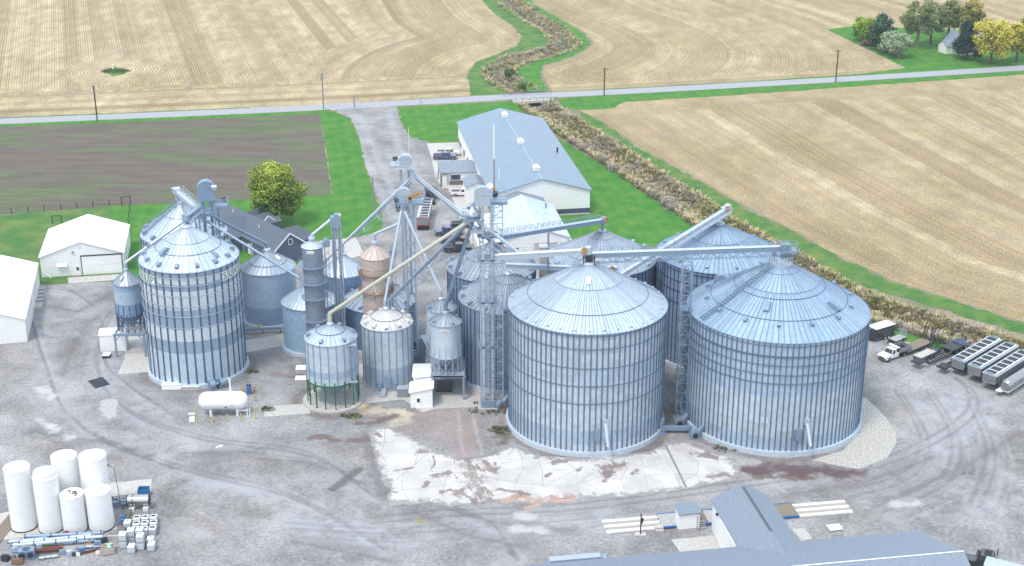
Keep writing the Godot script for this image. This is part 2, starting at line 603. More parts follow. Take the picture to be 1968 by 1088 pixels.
func paint_yard():
	var low := noise_bytes(YN, YN, 0.0035, 31, 4)
	var mid := noise_bytes(YN, YN, 0.014, 32, 5, 0.62)
	var fine := noise_bytes(YN, YN, 0.17, 33, 3, 0.8)
	var brown := noise_bytes(YN, YN, 0.006, 34, 4, 0.6)
	yard_noise = noise_bytes(YN, YN, 0.03, 35, 5, 0.65)
	yard.resize(YN * YN * 3)
	var k := 0
	for i in YN * YN:
		var m: float = mid[i] / 255.0 - 0.5
		var t: float = 0.14 * (low[i] / 255.0 - 0.5) + 0.17 * m + 0.21 * (fine[i] / 255.0 - 0.5)
		var b: float = clampf((brown[i] / 255.0 - 0.5) * 2.6, 0.0, 1.0) * 0.8
		yard[k] = int(clampf(0.530 + t - 0.002 * b, 0, 1) * 255)
		yard[k + 1] = int(clampf(0.528 + t - 0.022 * b, 0, 1) * 255)
		yard[k + 2] = int(clampf(0.535 + t - 0.042 * b, 0, 1) * 255)
		k += 3
	var pale := Color(0.625, 0.63, 0.655)
	var white := Color(0.72, 0.71, 0.705)
	var dark := Color(0.36, 0.345, 0.36)
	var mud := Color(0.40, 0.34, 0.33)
	var pink := Color(0.59, 0.52, 0.51)
	# trodden ways
	for l in [PackedVector2Array([Vector2(-96.02, -257.31), Vector2(-85.06, -257.31), Vector2(-74.17, -242.28), Vector2(-70.41, -224.45), Vector2(-61.63, -206.88), Vector2(-46.34, -196.4), Vector2(-29.84, -191.49), Vector2(-19.45, -179.32)]), PackedVector2Array([Vector2(-88.91, -247.12), Vector2(-79.28, -224.45), Vector2(-67.6, -201.53), Vector2(-50.14, -188.32), Vector2(-31.23, -179.32), Vector2(-16.88, -165.78)]), PackedVector2Array([Vector2(64.03, -212.47), Vector2(63.95, -196.4), Vector2(58.69, -185.24), Vector2(48.32, -179.32)]), PackedVector2Array([Vector2(69.11, -212.47), Vector2(68.72, -196.4), Vector2(63.56, -183.73), Vector2(51.73, -175.08)]), PackedVector2Array([Vector2(74.77, -208.72), Vector2(72.74, -191.49), Vector2(65.88, -176.47)]), PackedVector2Array([Vector2(-30.06, -170.99), Vector2(-15.78, -169.67), Vector2(-1.71, -171.66), Vector2(11.92, -173.7)]), PackedVector2Array([Vector2(-7.54, -175.77), Vector2(-1.7, -170.99), Vector2(1.09, -163.27)]), PackedVector2Array([Vector2(-72.11, -257.31), Vector2(-72.95, -237.6), Vector2(-66.7, -220.33), Vector2(-53.78, -205.07)]), PackedVector2Array([Vector2(-18.83, -172.34), Vector2(-7.49, -174.38), Vector2(8.41, -175.77), Vector2(23.28, -179.32), Vector2(38.77, -183.73), Vector2(54.89, -188.32), Vector2(71, -201.53), Vector2(75.89, -212.47), Vector2(72.36, -224.45)])]:
		stain(l, 4.5, pale, 0.40, 0.9, 1.0)
		for o in [-2.1, -0.6, 0.8, 2.2]:
			var q := PackedVector2Array()
			for p in curve2(l, false, 5): q.append(p + Vector2(o * 0.6, o))
			stain(q, 0.45, dark if o < 0 else pale, 0.34, 1.0, 0.9)
	for l in [PackedVector2Array([Vector2(-36.69, -346.19), Vector2(-29.47, -313.69), Vector2(-21.19, -286.21), Vector2(-18.33, -257.31)]), PackedVector2Array([Vector2(-41.53, -382.56), Vector2(-33.46, -346.19), Vector2(-26.51, -313.69), Vector2(-22.72, -292.68)]), PackedVector2Array([Vector2(-34.19, -387.93), Vector2(-27.96, -350.68), Vector2(-22.98, -333.33)])]:
		stain(l, 1.6, pale, 0.5, 0.8, 0.9)
	for l in [PackedVector2Array([Vector2(-8.61, -206.88), Vector2(-7.86, -196.4), Vector2(-6.44, -188.32)]), PackedVector2Array([Vector2(-6.54, -206.88), Vector2(-5.08, -196.4), Vector2(-3.74, -187.54)])]:
		stain(l, 0.55, white, 0.55, 0.9, 0.8)
	stain(PackedVector2Array([Vector2(-7.48, -205.07), Vector2(-6.1, -189.89)]), 2.0, pink, 0.55, 0.8, 0.9)
	stain(PackedVector2Array([Vector2(-15.02, -203.29), Vector2(-9.17, -199.8), Vector2(-6.57, -193.1)]), 4.5, pink, 0.5, 0.9, 1.0)
	stain(PackedVector2Array([Vector2(-16.78, -205.07), Vector2(-11.1, -206.88), Vector2(-5.26, -205.07)]), 2.0, pink, 0.4, 0.9, 1.0)
	# spilt grain and pale dust round the hopper bins
	stain(PackedVector2Array([Vector2(-23.52, -206.88), Vector2(-16.9, -206.88), Vector2(-18.29, -203.29)]), 2.2, Color(0.74, 0.70, 0.62), 0.75, 0.9, 0.8)
	stain(PackedVector2Array([Vector2(-25.28, -216.34), Vector2(-23.7, -208.72)]), 1.6, Color(0.80, 0.72, 0.52), 0.8, 0.7, 0.7)
	# mud and black marks
	for l in [PackedVector2Array([Vector2(-27.39, -197.24), Vector2(-23.33, -196.4), Vector2(-21.89, -198.09)]), PackedVector2Array([Vector2(-23.92, -202.41), Vector2(-21.52, -202.93), Vector2(-18.42, -205.07)]), PackedVector2Array([Vector2(-31.08, -198.09), Vector2(-27.53, -198.43)]), PackedVector2Array([Vector2(34.07, -187.54), Vector2(40.95, -187.54), Vector2(50.02, -187.08)]), PackedVector2Array([Vector2(35.36, -186), Vector2(43.62, -185.55)]), PackedVector2Array([Vector2(-37.45, -223.41), Vector2(-34.57, -218.32)]), PackedVector2Array([Vector2(-39.64, -220.33), Vector2(-36.88, -219.33)])]:
		stain(l, 1.0, mud, 0.75, 1.3, 0.6)
	stain(PackedVector2Array([Vector2(34.96, -188.32), Vector2(42.54, -187.85), Vector2(50.02, -187.08)]), 2.2, Color(0.36, 0.30, 0.31), 0.8, 0.9, 0.6)
	stain(PackedVector2Array([Vector2(-25.68, -182.24), Vector2(-23.93, -185.55), Vector2(-22.51, -188.01)]), 0.9, dark, 0.75, 0.4, 0.4)
	stain(PackedVector2Array([Vector2(-22.86, -199.8), Vector2(-20.24, -188.32), Vector2(-18.46, -180.77)]), 1.4, Color(0.42, 0.40, 0.42), 0.6, 1.0, 0.8)
	for l in [PackedVector2Array([Vector2(-39.17, -191.49), Vector2(-29.64, -189.89), Vector2(-21.34, -183.73)]), PackedVector2Array([Vector2(-51.18, -193.1), Vector2(-39.44, -193.1)]), PackedVector2Array([Vector2(-74.36, -199.8), Vector2(-62.21, -196.4), Vector2(-50.14, -188.32)]), PackedVector2Array([Vector2(-13.34, -175.77), Vector2(-5.92, -169.67), Vector2(1.11, -167.06)]), PackedVector2Array([Vector2(-9.78, -177.18), Vector2(-1.72, -173.01), Vector2(8.22, -170.99)]), PackedVector2Array([Vector2(52.74, -179.32), Vector2(66.39, -188.32), Vector2(78.55, -199.8)]), PackedVector2Array([Vector2(38.26, -180.77), Vector2(50.04, -183.73), Vector2(62.64, -191.49)]), PackedVector2Array([Vector2(-29.69, -168.35), Vector2(-15.31, -163.27)]), PackedVector2Array([Vector2(-74.11, -257.31), Vector2(-77.61, -237.6), Vector2(-75.43, -220.33)]), PackedVector2Array([Vector2(-84.82, -249.6), Vector2(-80.25, -247.12), Vector2(-77.41, -254.69)])]:
		stain(l, 2.2, dark, 0.32, 1.3, 1.0)
		stain(l, 0.5, mud, 0.25, 1.3, 1.0)
	for l in [PackedVector2Array([Vector2(-45.08, -182.24), Vector2(-31.86, -183.73)]), PackedVector2Array([Vector2(-39.06, -173.7), Vector2(-24.54, -172.34)]), PackedVector2Array([Vector2(-49.11, -173.7), Vector2(-39.49, -168.35)]), PackedVector2Array([Vector2(58.59, -173.7), Vector2(71.16, -179.32)]), PackedVector2Array([Vector2(50.45, -169.67), Vector2(56.44, -165.78)]), PackedVector2Array([Vector2(63.81, -205.07), Vector2(73.34, -212.47)]), PackedVector2Array([Vector2(-82.26, -237.6), Vector2(-76.08, -249.6)]), PackedVector2Array([Vector2(-37.6, -224.45), Vector2(-39.3, -212.47)])]:
		stain(l, 3.0, pale, 0.4, 1.3, 1.0)
	# puddle beds and pale crusts
	for l in [PackedVector2Array([Vector2(-65.42, -208.72), Vector2(-63.71, -205.97)]), PackedVector2Array([Vector2(-73.8, -203.29), Vector2(-72.4, -201.88)]), PackedVector2Array([Vector2(-71.71, -201.18), Vector2(-71.4, -200.66)]), PackedVector2Array([Vector2(-68.34, -198.43), Vector2(-67.92, -198.09)]), PackedVector2Array([Vector2(0.43, -171.66), Vector2(3.97, -170.99)]), PackedVector2Array([Vector2(1.16, -175.08), Vector2(1.87, -174.38)]), PackedVector2Array([Vector2(53.94, -178.17), Vector2(56.79, -177.89)]), PackedVector2Array([Vector2(-77.86, -215.37), Vector2(-74.87, -212.47)])]:
		stain(l, 1.5, white, 0.75, 0.9, 0.7)
	stain(PackedVector2Array([Vector2(5.59, -179.03), Vector2(8.56, -179.61)]), 0.9, Color(0.74, 0.58, 0.51), 0.9, 0.7, 0.6)
	stain(PackedVector2Array([Vector2(1.9, -177.18), Vector2(3.37, -177.89)]), 0.8, Color(0.72, 0.58, 0.52), 0.8, 0.9, 0.6)
	stain(PackedVector2Array([Vector2(-13.23, -173.97), Vector2(-12.33, -173.29)]), 0.7, Color(0.55, 0.52, 0.38), 0.7, 0.8, 0.7)
	stain(PackedVector2Array([Vector2(-44.83, -194.74), Vector2(-44.17, -195.4)]), 0.35, Color(0.88, 0.88, 0.88), 0.9, 0.8, 0.5)
	# weeds
	for l in [PackedVector2Array([Vector2(-4.07, -207.8), Vector2(-3.23, -206.88)]), PackedVector2Array([Vector2(-4.52, -209.65), Vector2(-4.51, -209.09)]), PackedVector2Array([Vector2(-25.82, -205.07), Vector2(-24.14, -204.71)]), PackedVector2Array([Vector2(-39.26, -206.88), Vector2(-38.58, -207.8)]), PackedVector2Array([Vector2(1.31, -203.29), Vector2(-1.51, -196.4)])]:
		stain(l, 0.8, Color(0.36, 0.44, 0.25), 0.55, 1.3, 0.8)
	stain(PackedVector2Array([Vector2(-1.95, -201.53), Vector2(-1.51, -196.4)]), 1.2, mud, 0.7, 1.2, 0.8)
	# muddy rings round the silo bases, also painted as their contact shade
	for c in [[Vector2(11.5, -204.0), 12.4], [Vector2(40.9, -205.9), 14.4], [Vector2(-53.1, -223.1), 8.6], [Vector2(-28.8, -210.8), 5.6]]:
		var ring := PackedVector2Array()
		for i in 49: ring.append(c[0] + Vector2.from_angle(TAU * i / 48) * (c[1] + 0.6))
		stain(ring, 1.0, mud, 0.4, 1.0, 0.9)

# the apron's concrete, with mud tracked over it and gravel thinly spread along its edge
func paint_apron(outline: PackedVector2Array):
	canvas = Rect2(-30, -230, 76, 76)
	side = 1536
	var mid := noise_bytes(side, side, 0.008, 36, 5, 0.6)
	var fine := noise_bytes(side, side, 0.12, 37, 3, 0.8)
	yard_noise = noise_bytes(side, side, 0.02, 38, 5, 0.68)
	yard.resize(side * side * 3)
	for i in side * side:
		var t: float = 0.13 * (mid[i] / 255.0 - 0.5) + 0.14 * (fine[i] / 255.0 - 0.5)
		yard[i * 3] = int(clampf(0.745 + t, 0, 1) * 255)
		yard[i * 3 + 1] = int(clampf(0.735 + t, 0, 1) * 255)
		yard[i * 3 + 2] = int(clampf(0.730 + t, 0, 1) * 255)
	var mud := Color(0.50, 0.455, 0.445)
	var grey := Color(0.55, 0.545, 0.55)
	var r := RandomNumberGenerator.new()
	r.seed = 14
	var edge := outline.duplicate()
	edge.append(outline[0])
	stain(edge, 1.1, grey, 0.9, 1.25, 0.7)
	for l in [PackedVector2Array([Vector2(-7.13, -193.43), Vector2(-6.04, -187.54), Vector2(-5.15, -182.24), Vector2(-3.96, -178.17)]), PackedVector2Array([Vector2(-6.53, -191.49), Vector2(-4.35, -179.32)])]: stain(l, 1.5, mud, 0.45, 1.4, 1.0)
	for k in 26:
		var a: Vector2 = Vector2(-7.37, -193.43).lerp(Vector2(-4.33, -178.46), r.randf()) + Vector2(r.randfn() * 1.5, 0)
		stain(PackedVector2Array([a, a + Vector2(0.5, 2.2).rotated(r.randfn() * 0.2) * r.randf_range(0.4, 1.2)]), 0.16, mud, 0.85, 0.9, 0.7)
	for d in [[PackedVector2Array([Vector2(6.33, -190.05), Vector2(7.58, -190.53)]), 0.9], [PackedVector2Array([Vector2(13.47, -188.01), Vector2(14.91, -188.95), Vector2(16, -189.11)]), 1.2], [PackedVector2Array([Vector2(14.36, -187.54), Vector2(13.97, -186.16)]), 0.8], [PackedVector2Array([Vector2(-14.08, -192.94), Vector2(-13.01, -193.43)]), 0.8], [PackedVector2Array([Vector2(-10.94, -186.16), Vector2(-9.29, -186.77)]), 0.9], [PackedVector2Array([Vector2(13.27, -184.48), Vector2(13.94, -185.7)]), 0.5], [PackedVector2Array([Vector2(29.29, -186), Vector2(31.03, -186.46)]), 0.9], [PackedVector2Array([Vector2(-12.66, -182.98), Vector2(-12.19, -184.03)]), 0.4], [PackedVector2Array([Vector2(-9.96, -181.36), Vector2(-8.95, -182.09)]), 0.6], [PackedVector2Array([Vector2(0.07, -180.04), Vector2(2.3, -180.77)]), 0.7], [PackedVector2Array([Vector2(27.82, -192.78), Vector2(30.31, -191.49)]), 1.0], [PackedVector2Array([Vector2(-3.78, -189.89), Vector2(-2.75, -187.7)]), 1.0], [PackedVector2Array([Vector2(17.59, -186.77), Vector2(18.41, -187.54)]), 0.5], [PackedVector2Array([Vector2(-1.79, -182.24), Vector2(1.19, -181.06)]), 0.6], [PackedVector2Array([Vector2(-17.11, -187.54), Vector2(-14.87, -188.32)]), 0.3], [PackedVector2Array([Vector2(5.01, -186), Vector2(5.63, -186.77)]), 0.35], [PackedVector2Array([Vector2(-20.77, -198.94), Vector2(-20.3, -198.09)]), 0.4], [PackedVector2Array([Vector2(9.63, -187.54), Vector2(10.13, -188.48)]), 0.3], [PackedVector2Array([Vector2(-11.81, -188.32), Vector2(-11.55, -189.42)]), 0.3], [PackedVector2Array([Vector2(-7.74, -181.5), Vector2(-5.45, -179.32)]), 0.9]]:
		stain(d[0], d[1], mud, 0.85, 1.2, 0.6)
	for l in [PackedVector2Array([Vector2(-1.03, -179.03), Vector2(1.18, -180.04), Vector2(3.38, -179.03)]), PackedVector2Array([Vector2(4.86, -179.03), Vector2(8.57, -179.9)])]: stain(l, 0.9, Color(0.70, 0.56, 0.51), 0.75, 1.1, 0.7)
	var m := sheet_mat("apron_slab", image_texture(side, side, yard), 0.9)
	m.vertex_color_use_as_albedo = true
	m.uv1_triplanar = true
	m.uv1_world_triplanar = true
	m.uv1_scale = Vector3(1.0 / canvas.size.x, 1.0 / canvas.size.y, 1.0 / canvas.size.y)
	m.uv1_offset = Vector3(-canvas.position.x / canvas.size.x, 0, -canvas.position.y / canvas.size.y)
	yard.clear()

func build_ground():
	ditch = curve2(PackedVector2Array([Vector2(-11.84, -617.18), Vector2(-4.88, -569.74), Vector2(3.03, -526.76), Vector2(9.34, -508.34), Vector2(14.1, -494.45), Vector2(17.89, -474.87), Vector2(15.9, -466.37), Vector2(8.44, -455.22), Vector2(0.16, -448.05), Vector2(-4.1, -431.66), Vector2(-0.31, -418.2), Vector2(5.08, -407.25), Vector2(7.51, -392.32), Vector2(11.03, -383.09), Vector2(18.34, -363.32), Vector2(25.52, -345.31), Vector2(32.36, -326.42), Vector2(37.44, -314.07), Vector2(41.87, -301.82), Vector2(46.23, -290.39), Vector2(50.66, -281.22), Vector2(56.68, -267.67), Vector2(61.75, -256.78), Vector2(65.31, -249.6), Vector2(73.23, -242.28), Vector2(80.85, -235.32), Vector2(87.93, -228.69), Vector2(99.87, -215.37)]), false, 3)

	# the open country, with the creek bed cut into it, as far as the horizon
	var g := MB.new()
	g.smooth()
	var earth := Color(0.335, 0.285, 0.215)
	var x0 := -40.0
	var z0 := -640.0
	var nx := 112
	var nz := 186
	var c := 2.35
	var hs := PackedFloat32Array()
	for j in nz + 1:
		for i in nx + 1:
			hs.append(0.0 if i == 0 or j == 0 or i == nx or j == nz else bed(Vector2(x0 + i * c, z0 + j * c)))
	var lump := FastNoiseLite.new()
	lump.frequency = 0.05
	for j in nz:
		for i in nx:
			var p := Vector2(x0 + i * c, z0 + j * c)
			var q := j * (nx + 1) + i
			var t := lump.get_noise_2dv(p)
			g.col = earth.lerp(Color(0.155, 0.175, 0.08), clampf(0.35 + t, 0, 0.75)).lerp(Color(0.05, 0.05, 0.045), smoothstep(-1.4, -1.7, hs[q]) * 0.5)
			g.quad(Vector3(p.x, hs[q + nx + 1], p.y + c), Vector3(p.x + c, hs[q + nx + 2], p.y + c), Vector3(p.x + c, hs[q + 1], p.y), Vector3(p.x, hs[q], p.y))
	g.flat()
	g.col = earth
	var x1 := x0 + nx * c
	var z1 := z0 + nz * c
	var far := 4000.0
	g.quad(Vector3(-far, 0, far), Vector3(far, 0, far), Vector3(far, 0, z1), Vector3(-far, 0, z1))
	g.quad(Vector3(-far, 0, z0), Vector3(far, 0, z0), Vector3(far, 0, -far), Vector3(-far, 0, -far))
	g.quad(Vector3(-far, 0, z1), Vector3(x0, 0, z1), Vector3(x0, 0, z0), Vector3(-far, 0, z0))
	g.quad(Vector3(x1, 0, z1), Vector3(far, 0, z1), Vector3(far, 0, z0), Vector3(x1, 0, z0))
	mat("earth", Color.WHITE, 0.95, 0.0, noise_tex(0.03, Color(0.7, 0.7, 0.7), Color(1, 1, 1), 41), 0.08)
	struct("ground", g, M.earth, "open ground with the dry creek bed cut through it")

	# fields
	var road_line := curve2(PackedVector2Array([Vector2(-176.54, -371.21), Vector2(-150.69, -375.78), Vector2(-137.55, -378.1), Vector2(-97.11, -384.69), Vector2(-55.46, -392.05), Vector2(-12.39, -401.39), Vector2(2.38, -404.89), Vector2(26.56, -409.04), Vector2(63.53, -416.95), Vector2(105.36, -426.44), Vector2(157.6, -439.38), Vector2(217.71, -455.22)]), false, 3)
	var road_d := func(p: Vector2) -> float:
		var best := 1e9
		for i in road_line.size() - 1:
			best = minf(best, p.distance_squared_to(Geometry2D.get_closest_point_to_segment(p, road_line[i], road_line[i + 1])))
		return sqrt(best)
	var spot := Vector2(-121.1, -435.66)
	var nw := Rect2(-250, -660, 270, 285)
	var f1 := func(p: Vector2) -> float:
		var across := p.x * cos(0.287) - p.y * sin(0.287) + 300.0
		var dr: float = road_d.call(p)
		var dc := ditch_distance(p)
		var ds := p.distance_to(spot) * 0.7 + 3.0
		if dr < 30: return dr + 100.0
		if ds < 14.0: return ds
		if dc < 60: return dc + 200.0
		return across
	sheet_mat("stubble_nw", stubble(2048, 1024, phase_grid(nw, 288, 200, f1), 288, 200, 51, 0.08, 0.08))
	sheet("stubble_field", ragged(PackedVector2Array([Vector2(-281.59, -617.18), Vector2(-10.35, -592.57), Vector2(-11.39, -548.49), Vector2(-6.4, -523.92), Vector2(0.18, -501.31), Vector2(3.32, -482.85), Vector2(1.88, -470.97), Vector2(-4.83, -458.14), Vector2(-11.54, -446.64), Vector2(-13.5, -429.69), Vector2(-11.76, -405.48), Vector2(-55.78, -394.56), Vector2(-97.73, -387.39), Vector2(-138.49, -380.98), Vector2(-177.84, -374.24)]), 5.0, 0.4), 0.012, M.stubble_nw, nw, "tan stubble field with straight rows, left of the creek beyond the road")

	var ne := Rect2(0, -660, 290, 285)
	var f2 := func(p: Vector2) -> float:
		var dr: float = road_d.call(p)
		return dr + 50.0 if dr < 12 else ditch_distance(p) + dr * 0.12
	sheet_mat("stubble_ne", stubble(2048, 1024, phase_grid(ne, 256, 160, f2), 256, 160, 61, 0.06, 0.07))
	sheet("stubble_field", ragged(PackedVector2Array([Vector2(7.9, -617.18), Vector2(323.07, -643.77), Vector2(260.12, -510.13), Vector2(174.53, -491.08), Vector2(118.58, -501.31), Vector2(108.33, -495.3), Vector2(121.32, -439.04), Vector2(106.69, -432.32), Vector2(64.13, -421.33), Vector2(26.81, -413.27), Vector2(11.74, -410.24), Vector2(9.51, -426.44), Vector2(10.62, -441.77), Vector2(20.85, -455.22), Vector2(27.05, -472.53), Vector2(25.77, -488.59), Vector2(18.58, -511.03), Vector2(8.91, -540.4)]), 5.0, 0.4), 0.012, M.stubble_ne, ne, "tan stubble field whose rows curve round the creek bend beyond the road")

	var ea := Rect2(10, -450, 270, 270)
	var f3 := func(p: Vector2) -> float:
		var dr: float = road_d.call(p)
		return dr + 50.0 if dr < 22 else ditch_distance(p) * (1.0 + 0.0015 * dr)
	sheet_mat("stubble_e", stubble(2048, 1408, phase_grid(ea, 256, 256, f3), 256, 256, 71, 0.02, 0.08))
	sheet("stubble_field", ragged(PackedVector2Array([Vector2(18.12, -390.12), Vector2(28.33, -392.32), Vector2(31.74, -399.66), Vector2(62.1, -406.66), Vector2(103.37, -417.57), Vector2(155.08, -431.66), Vector2(251.91, -457.41), Vector2(152.17, -224.45), Vector2(108.68, -226.55), Vector2(93.17, -242.52), Vector2(82.54, -254.69), Vector2(74.62, -262.67), Vector2(67.19, -275.48), Vector2(59.7, -292.68), Vector2(51.07, -310.01), Vector2(41.96, -333.33), Vector2(31.86, -355.27), Vector2(24.65, -378.88)]), 5.0, 0.4), 0.012, M.stubble_e, ea, "large tan stubble field on the near side of the road behind the big bins")

	# ploughed field
	var pa := Rect2(-150, -400, 120, 115)
	var pn := noise_bytes(1024, 1024, 0.006, 81, 5, 0.6, FastNoiseLite.TYPE_SIMPLEX_SMOOTH, 3.0)
	var pf := noise_bytes(1024, 1024, 0.25, 82, 2, 0.8)
	var pm := noise_bytes(1024, 1024, 0.03, 83, 4, 0.6, FastNoiseLite.TYPE_SIMPLEX_SMOOTH, 5.0)
	var pb := PackedByteArray()
	pb.resize(1024 * 1024 * 3)
	for i in 1024 * 1024:
		var t: float = 0.24 * (pf[i] / 255.0 - 0.5) + 0.07 * (pm[i] / 255.0 - 0.5)
		var gr: float = clampf((pn[i] / 255.0 - 0.46) * 3.6 + (pm[i] / 255.0 - 0.5) * 0.9, 0, 1) * 0.7
		pb[i * 3] = int(clampf(lerpf(0.380, 0.335, gr) + t, 0, 1) * 255)
		pb[i * 3 + 1] = int(clampf(lerpf(0.350, 0.405, gr) + t, 0, 1) * 255)
		pb[i * 3 + 2] = int(clampf(lerpf(0.325, 0.265, gr) + t, 0, 1) * 255)
	sheet_mat("plough", image_texture(1024, 1024, pb))
	sheet("ploughed_field", ragged(PackedVector2Array([Vector2(-168.78, -365.75), Vector2(-143.54, -371.21), Vector2(-135.79, -372.72), Vector2(-95.73, -378.62), Vector2(-52.81, -385.77), Vector2(-47.46, -355.27), Vector2(-41.37, -316.32), Vector2(-63.99, -311.47), Vector2(-86.79, -308.56), Vector2(-112.58, -301.82), Vector2(-128.19, -297.7), Vector2(-154.14, -292.68)]), 3.0, 0.25), 0.03, M.plough, pa, "brown ploughed field greening over in streaks, left of the drive", 0.0)

	# grass
	sheet_mat("lawn", grass_texture(512, 91, Color(0.20, 0.395, 0.15), Color(0.335, 0.52, 0.21), 0.05))
	sheet_mat("pasture", grass_texture(512, 92, Color(0.20, 0.36, 0.15), Color(0.43, 0.51, 0.31), 0.0))
	sheet_mat("verge", grass_texture(512, 93, Color(0.19, 0.36, 0.14), Color(0.44, 0.52, 0.30), 0.0))
	var tile := Rect2(0, 0, 34, 34)
	sheet("lawn", ragged(PackedVector2Array([Vector2(-52.94, -386.85), Vector2(-49.34, -389.02), Vector2(-44.02, -382.03), Vector2(-39.97, -363.81), Vector2(-36.4, -341.81), Vector2(-32.4, -321.3), Vector2(-29.33, -306.4), Vector2(-27.45, -292.02), Vector2(-32.27, -287.81), Vector2(-41.15, -279.99), Vector2(-43.77, -268.24), Vector2(-65.14, -257.31), Vector2(-72.39, -262.67), Vector2(-75.71, -265.43), Vector2(-80.05, -283.07), Vector2(-91.36, -308.2), Vector2(-86.84, -308.74), Vector2(-64.05, -311.84), Vector2(-41.3, -316.7), Vector2(-47.32, -355.27)]), 1.4, 0.35), 0.022, M.lawn, tile, "mown lawn between the drive and the ploughed field", SITE)
	sheet("lawn", ragged(PackedVector2Array([Vector2(-31.98, -392.88), Vector2(0.15, -399.66), Vector2(3.45, -390.12), Vector2(6.93, -374.75), Vector2(6.21, -363.81), Vector2(-11.21, -359.02), Vector2(-21.81, -357.6), Vector2(-26.87, -363.81), Vector2(-29.86, -377.32)]), 1.4, 0.3), 0.022, M.lawn, tile, "mown lawn between the road and the long blue roofed shed", SITE)
	sheet("lawn", ragged(PackedVector2Array([Vector2(10.26, -363.81), Vector2(13.48, -359.02), Vector2(22.28, -338.37), Vector2(30.56, -316.7), Vector2(36.26, -302.87), Vector2(39.43, -292.68), Vector2(37.25, -281.53), Vector2(12.49, -281.53), Vector2(10.05, -301.13), Vector2(17.52, -302.17), Vector2(14.49, -333.33)]), 1.4, 0.35), 0.022, M.lawn, tile, "mown lawn behind the bins beside the brushy ditch", SITE)
	sheet("lawn", ragged(PackedVector2Array([Vector2(108.33, -495.3), Vector2(118.58, -501.31), Vector2(174.53, -491.08), Vector2(241.75, -510.13), Vector2(217.08, -453.77), Vector2(159.52, -445.24), Vector2(121.32, -439.04)]), 3.0, 0.3), 0.022, M.lawn, tile, "farmstead lawn beneath the trees across the road", SITE)
	sheet("pasture", ragged(PackedVector2Array([Vector2(-133.17, -296.01), Vector2(-112.47, -301.47), Vector2(-91.27, -307.84), Vector2(-85.48, -308.92), Vector2(-83.01, -296.01), Vector2(-74.83, -262.67), Vector2(-117.93, -257.31)]), 2.0, 0.2), 0.02, M.pasture, Rect2(0, 0, 40, 40), "rough pasture grass behind the white barns", 0.6)
	# verges
	sheet("grass_verge", ragged(PackedVector2Array([Vector2(-11.76, -405.48), Vector2(-13.5, -429.69), Vector2(-11.54, -446.64), Vector2(-4.83, -458.14), Vector2(1.88, -470.97), Vector2(3.32, -482.85), Vector2(0.18, -501.31), Vector2(-6.4, -523.92), Vector2(-11.39, -548.49), Vector2(-15.13, -617.18), Vector2(-8.55, -617.18), Vector2(-1.73, -536.43), Vector2(4.76, -508.34), Vector2(9.96, -492.76), Vector2(12.76, -476.45), Vector2(11.25, -470.2), Vector2(2.68, -461.1), Vector2(-4.77, -452.33), Vector2(-8.53, -432.99), Vector2(-5.17, -415.1), Vector2(0.15, -407.25)]), 1.5, 0.6), 0.03, M.verge, tile, "pale grass verge along the left bank of the far creek")
	sheet("grass_verge", ragged(PackedVector2Array([Vector2(10.68, -410.24), Vector2(8.42, -426.44), Vector2(9.51, -442.46), Vector2(19.85, -455.22), Vector2(26.02, -472.53), Vector2(24.72, -488.59), Vector2(17.66, -511.03), Vector2(7.56, -540.4), Vector2(3.51, -617.18), Vector2(-1.97, -617.18), Vector2(3.14, -548.49), Vector2(14.03, -512.83), Vector2(20.57, -491.08), Vector2(21.95, -473.31), Vector2(16.91, -461.1), Vector2(7.5, -448.05), Vector2(2.56, -439.72), Vector2(0.94, -426.44), Vector2(4.67, -410.84)]), 1.5, 0.6), 0.034, M.lawn, tile, "green verge along the right bank of the far creek", SITE)
	sheet("grass_verge", ragged(PackedVector2Array([Vector2(13, -401.97), Vector2(26.24, -406.06), Vector2(63.1, -413.88), Vector2(104.72, -423.55), Vector2(156.5, -435.99), Vector2(216.45, -452.33), Vector2(213.96, -446.64), Vector2(154.86, -431), Vector2(103.23, -416.95), Vector2(61.94, -405.48), Vector2(31.66, -398.52), Vector2(28.29, -391.77), Vector2(18.38, -389.57), Vector2(14.58, -391.77)]), 3.0, 0.4), 0.03, M.lawn, tile, "green strip between the road and the large stubble field", SITE)
	sheet("grass_verge", ragged(PackedVector2Array([Vector2(11.73, -409.94), Vector2(26.78, -412.66), Vector2(64.05, -420.7), Vector2(106.54, -431.66), Vector2(121.49, -439.72), Vector2(159.75, -445.94), Vector2(220.29, -461.1), Vector2(219, -458.14), Vector2(158.62, -442.46), Vector2(105.95, -429.04), Vector2(63.83, -419.13), Vector2(26.69, -411.14)]), 3.0, 0.3), 0.026, M.lawn, tile, "thin green strip beyond the road below the curving stubble", SITE)
	sheet("grass_verge", ragged(PackedVector2Array([Vector2(18.36, -389.02), Vector2(24.53, -376.81), Vector2(31.71, -353.42), Vector2(41.78, -331.68), Vector2(50.86, -308.56), Vector2(59.46, -291.36), Vector2(66.94, -274.3), Vector2(74.36, -261.58), Vector2(82.26, -253.66), Vector2(92.86, -241.57), Vector2(107.83, -224.45), Vector2(105.84, -219.53), Vector2(91.34, -236.92), Vector2(79.79, -248.6), Vector2(71.74, -255.73), Vector2(63.74, -265.43), Vector2(56.15, -281.84), Vector2(47.81, -300.09), Vector2(38.94, -324.83), Vector2(29.18, -342.68), Vector2(19.64, -373.73)]), 1.5, 0.6), 0.038, M.verge, tile, "grass verge between the brushy ditch and the large stubble field")
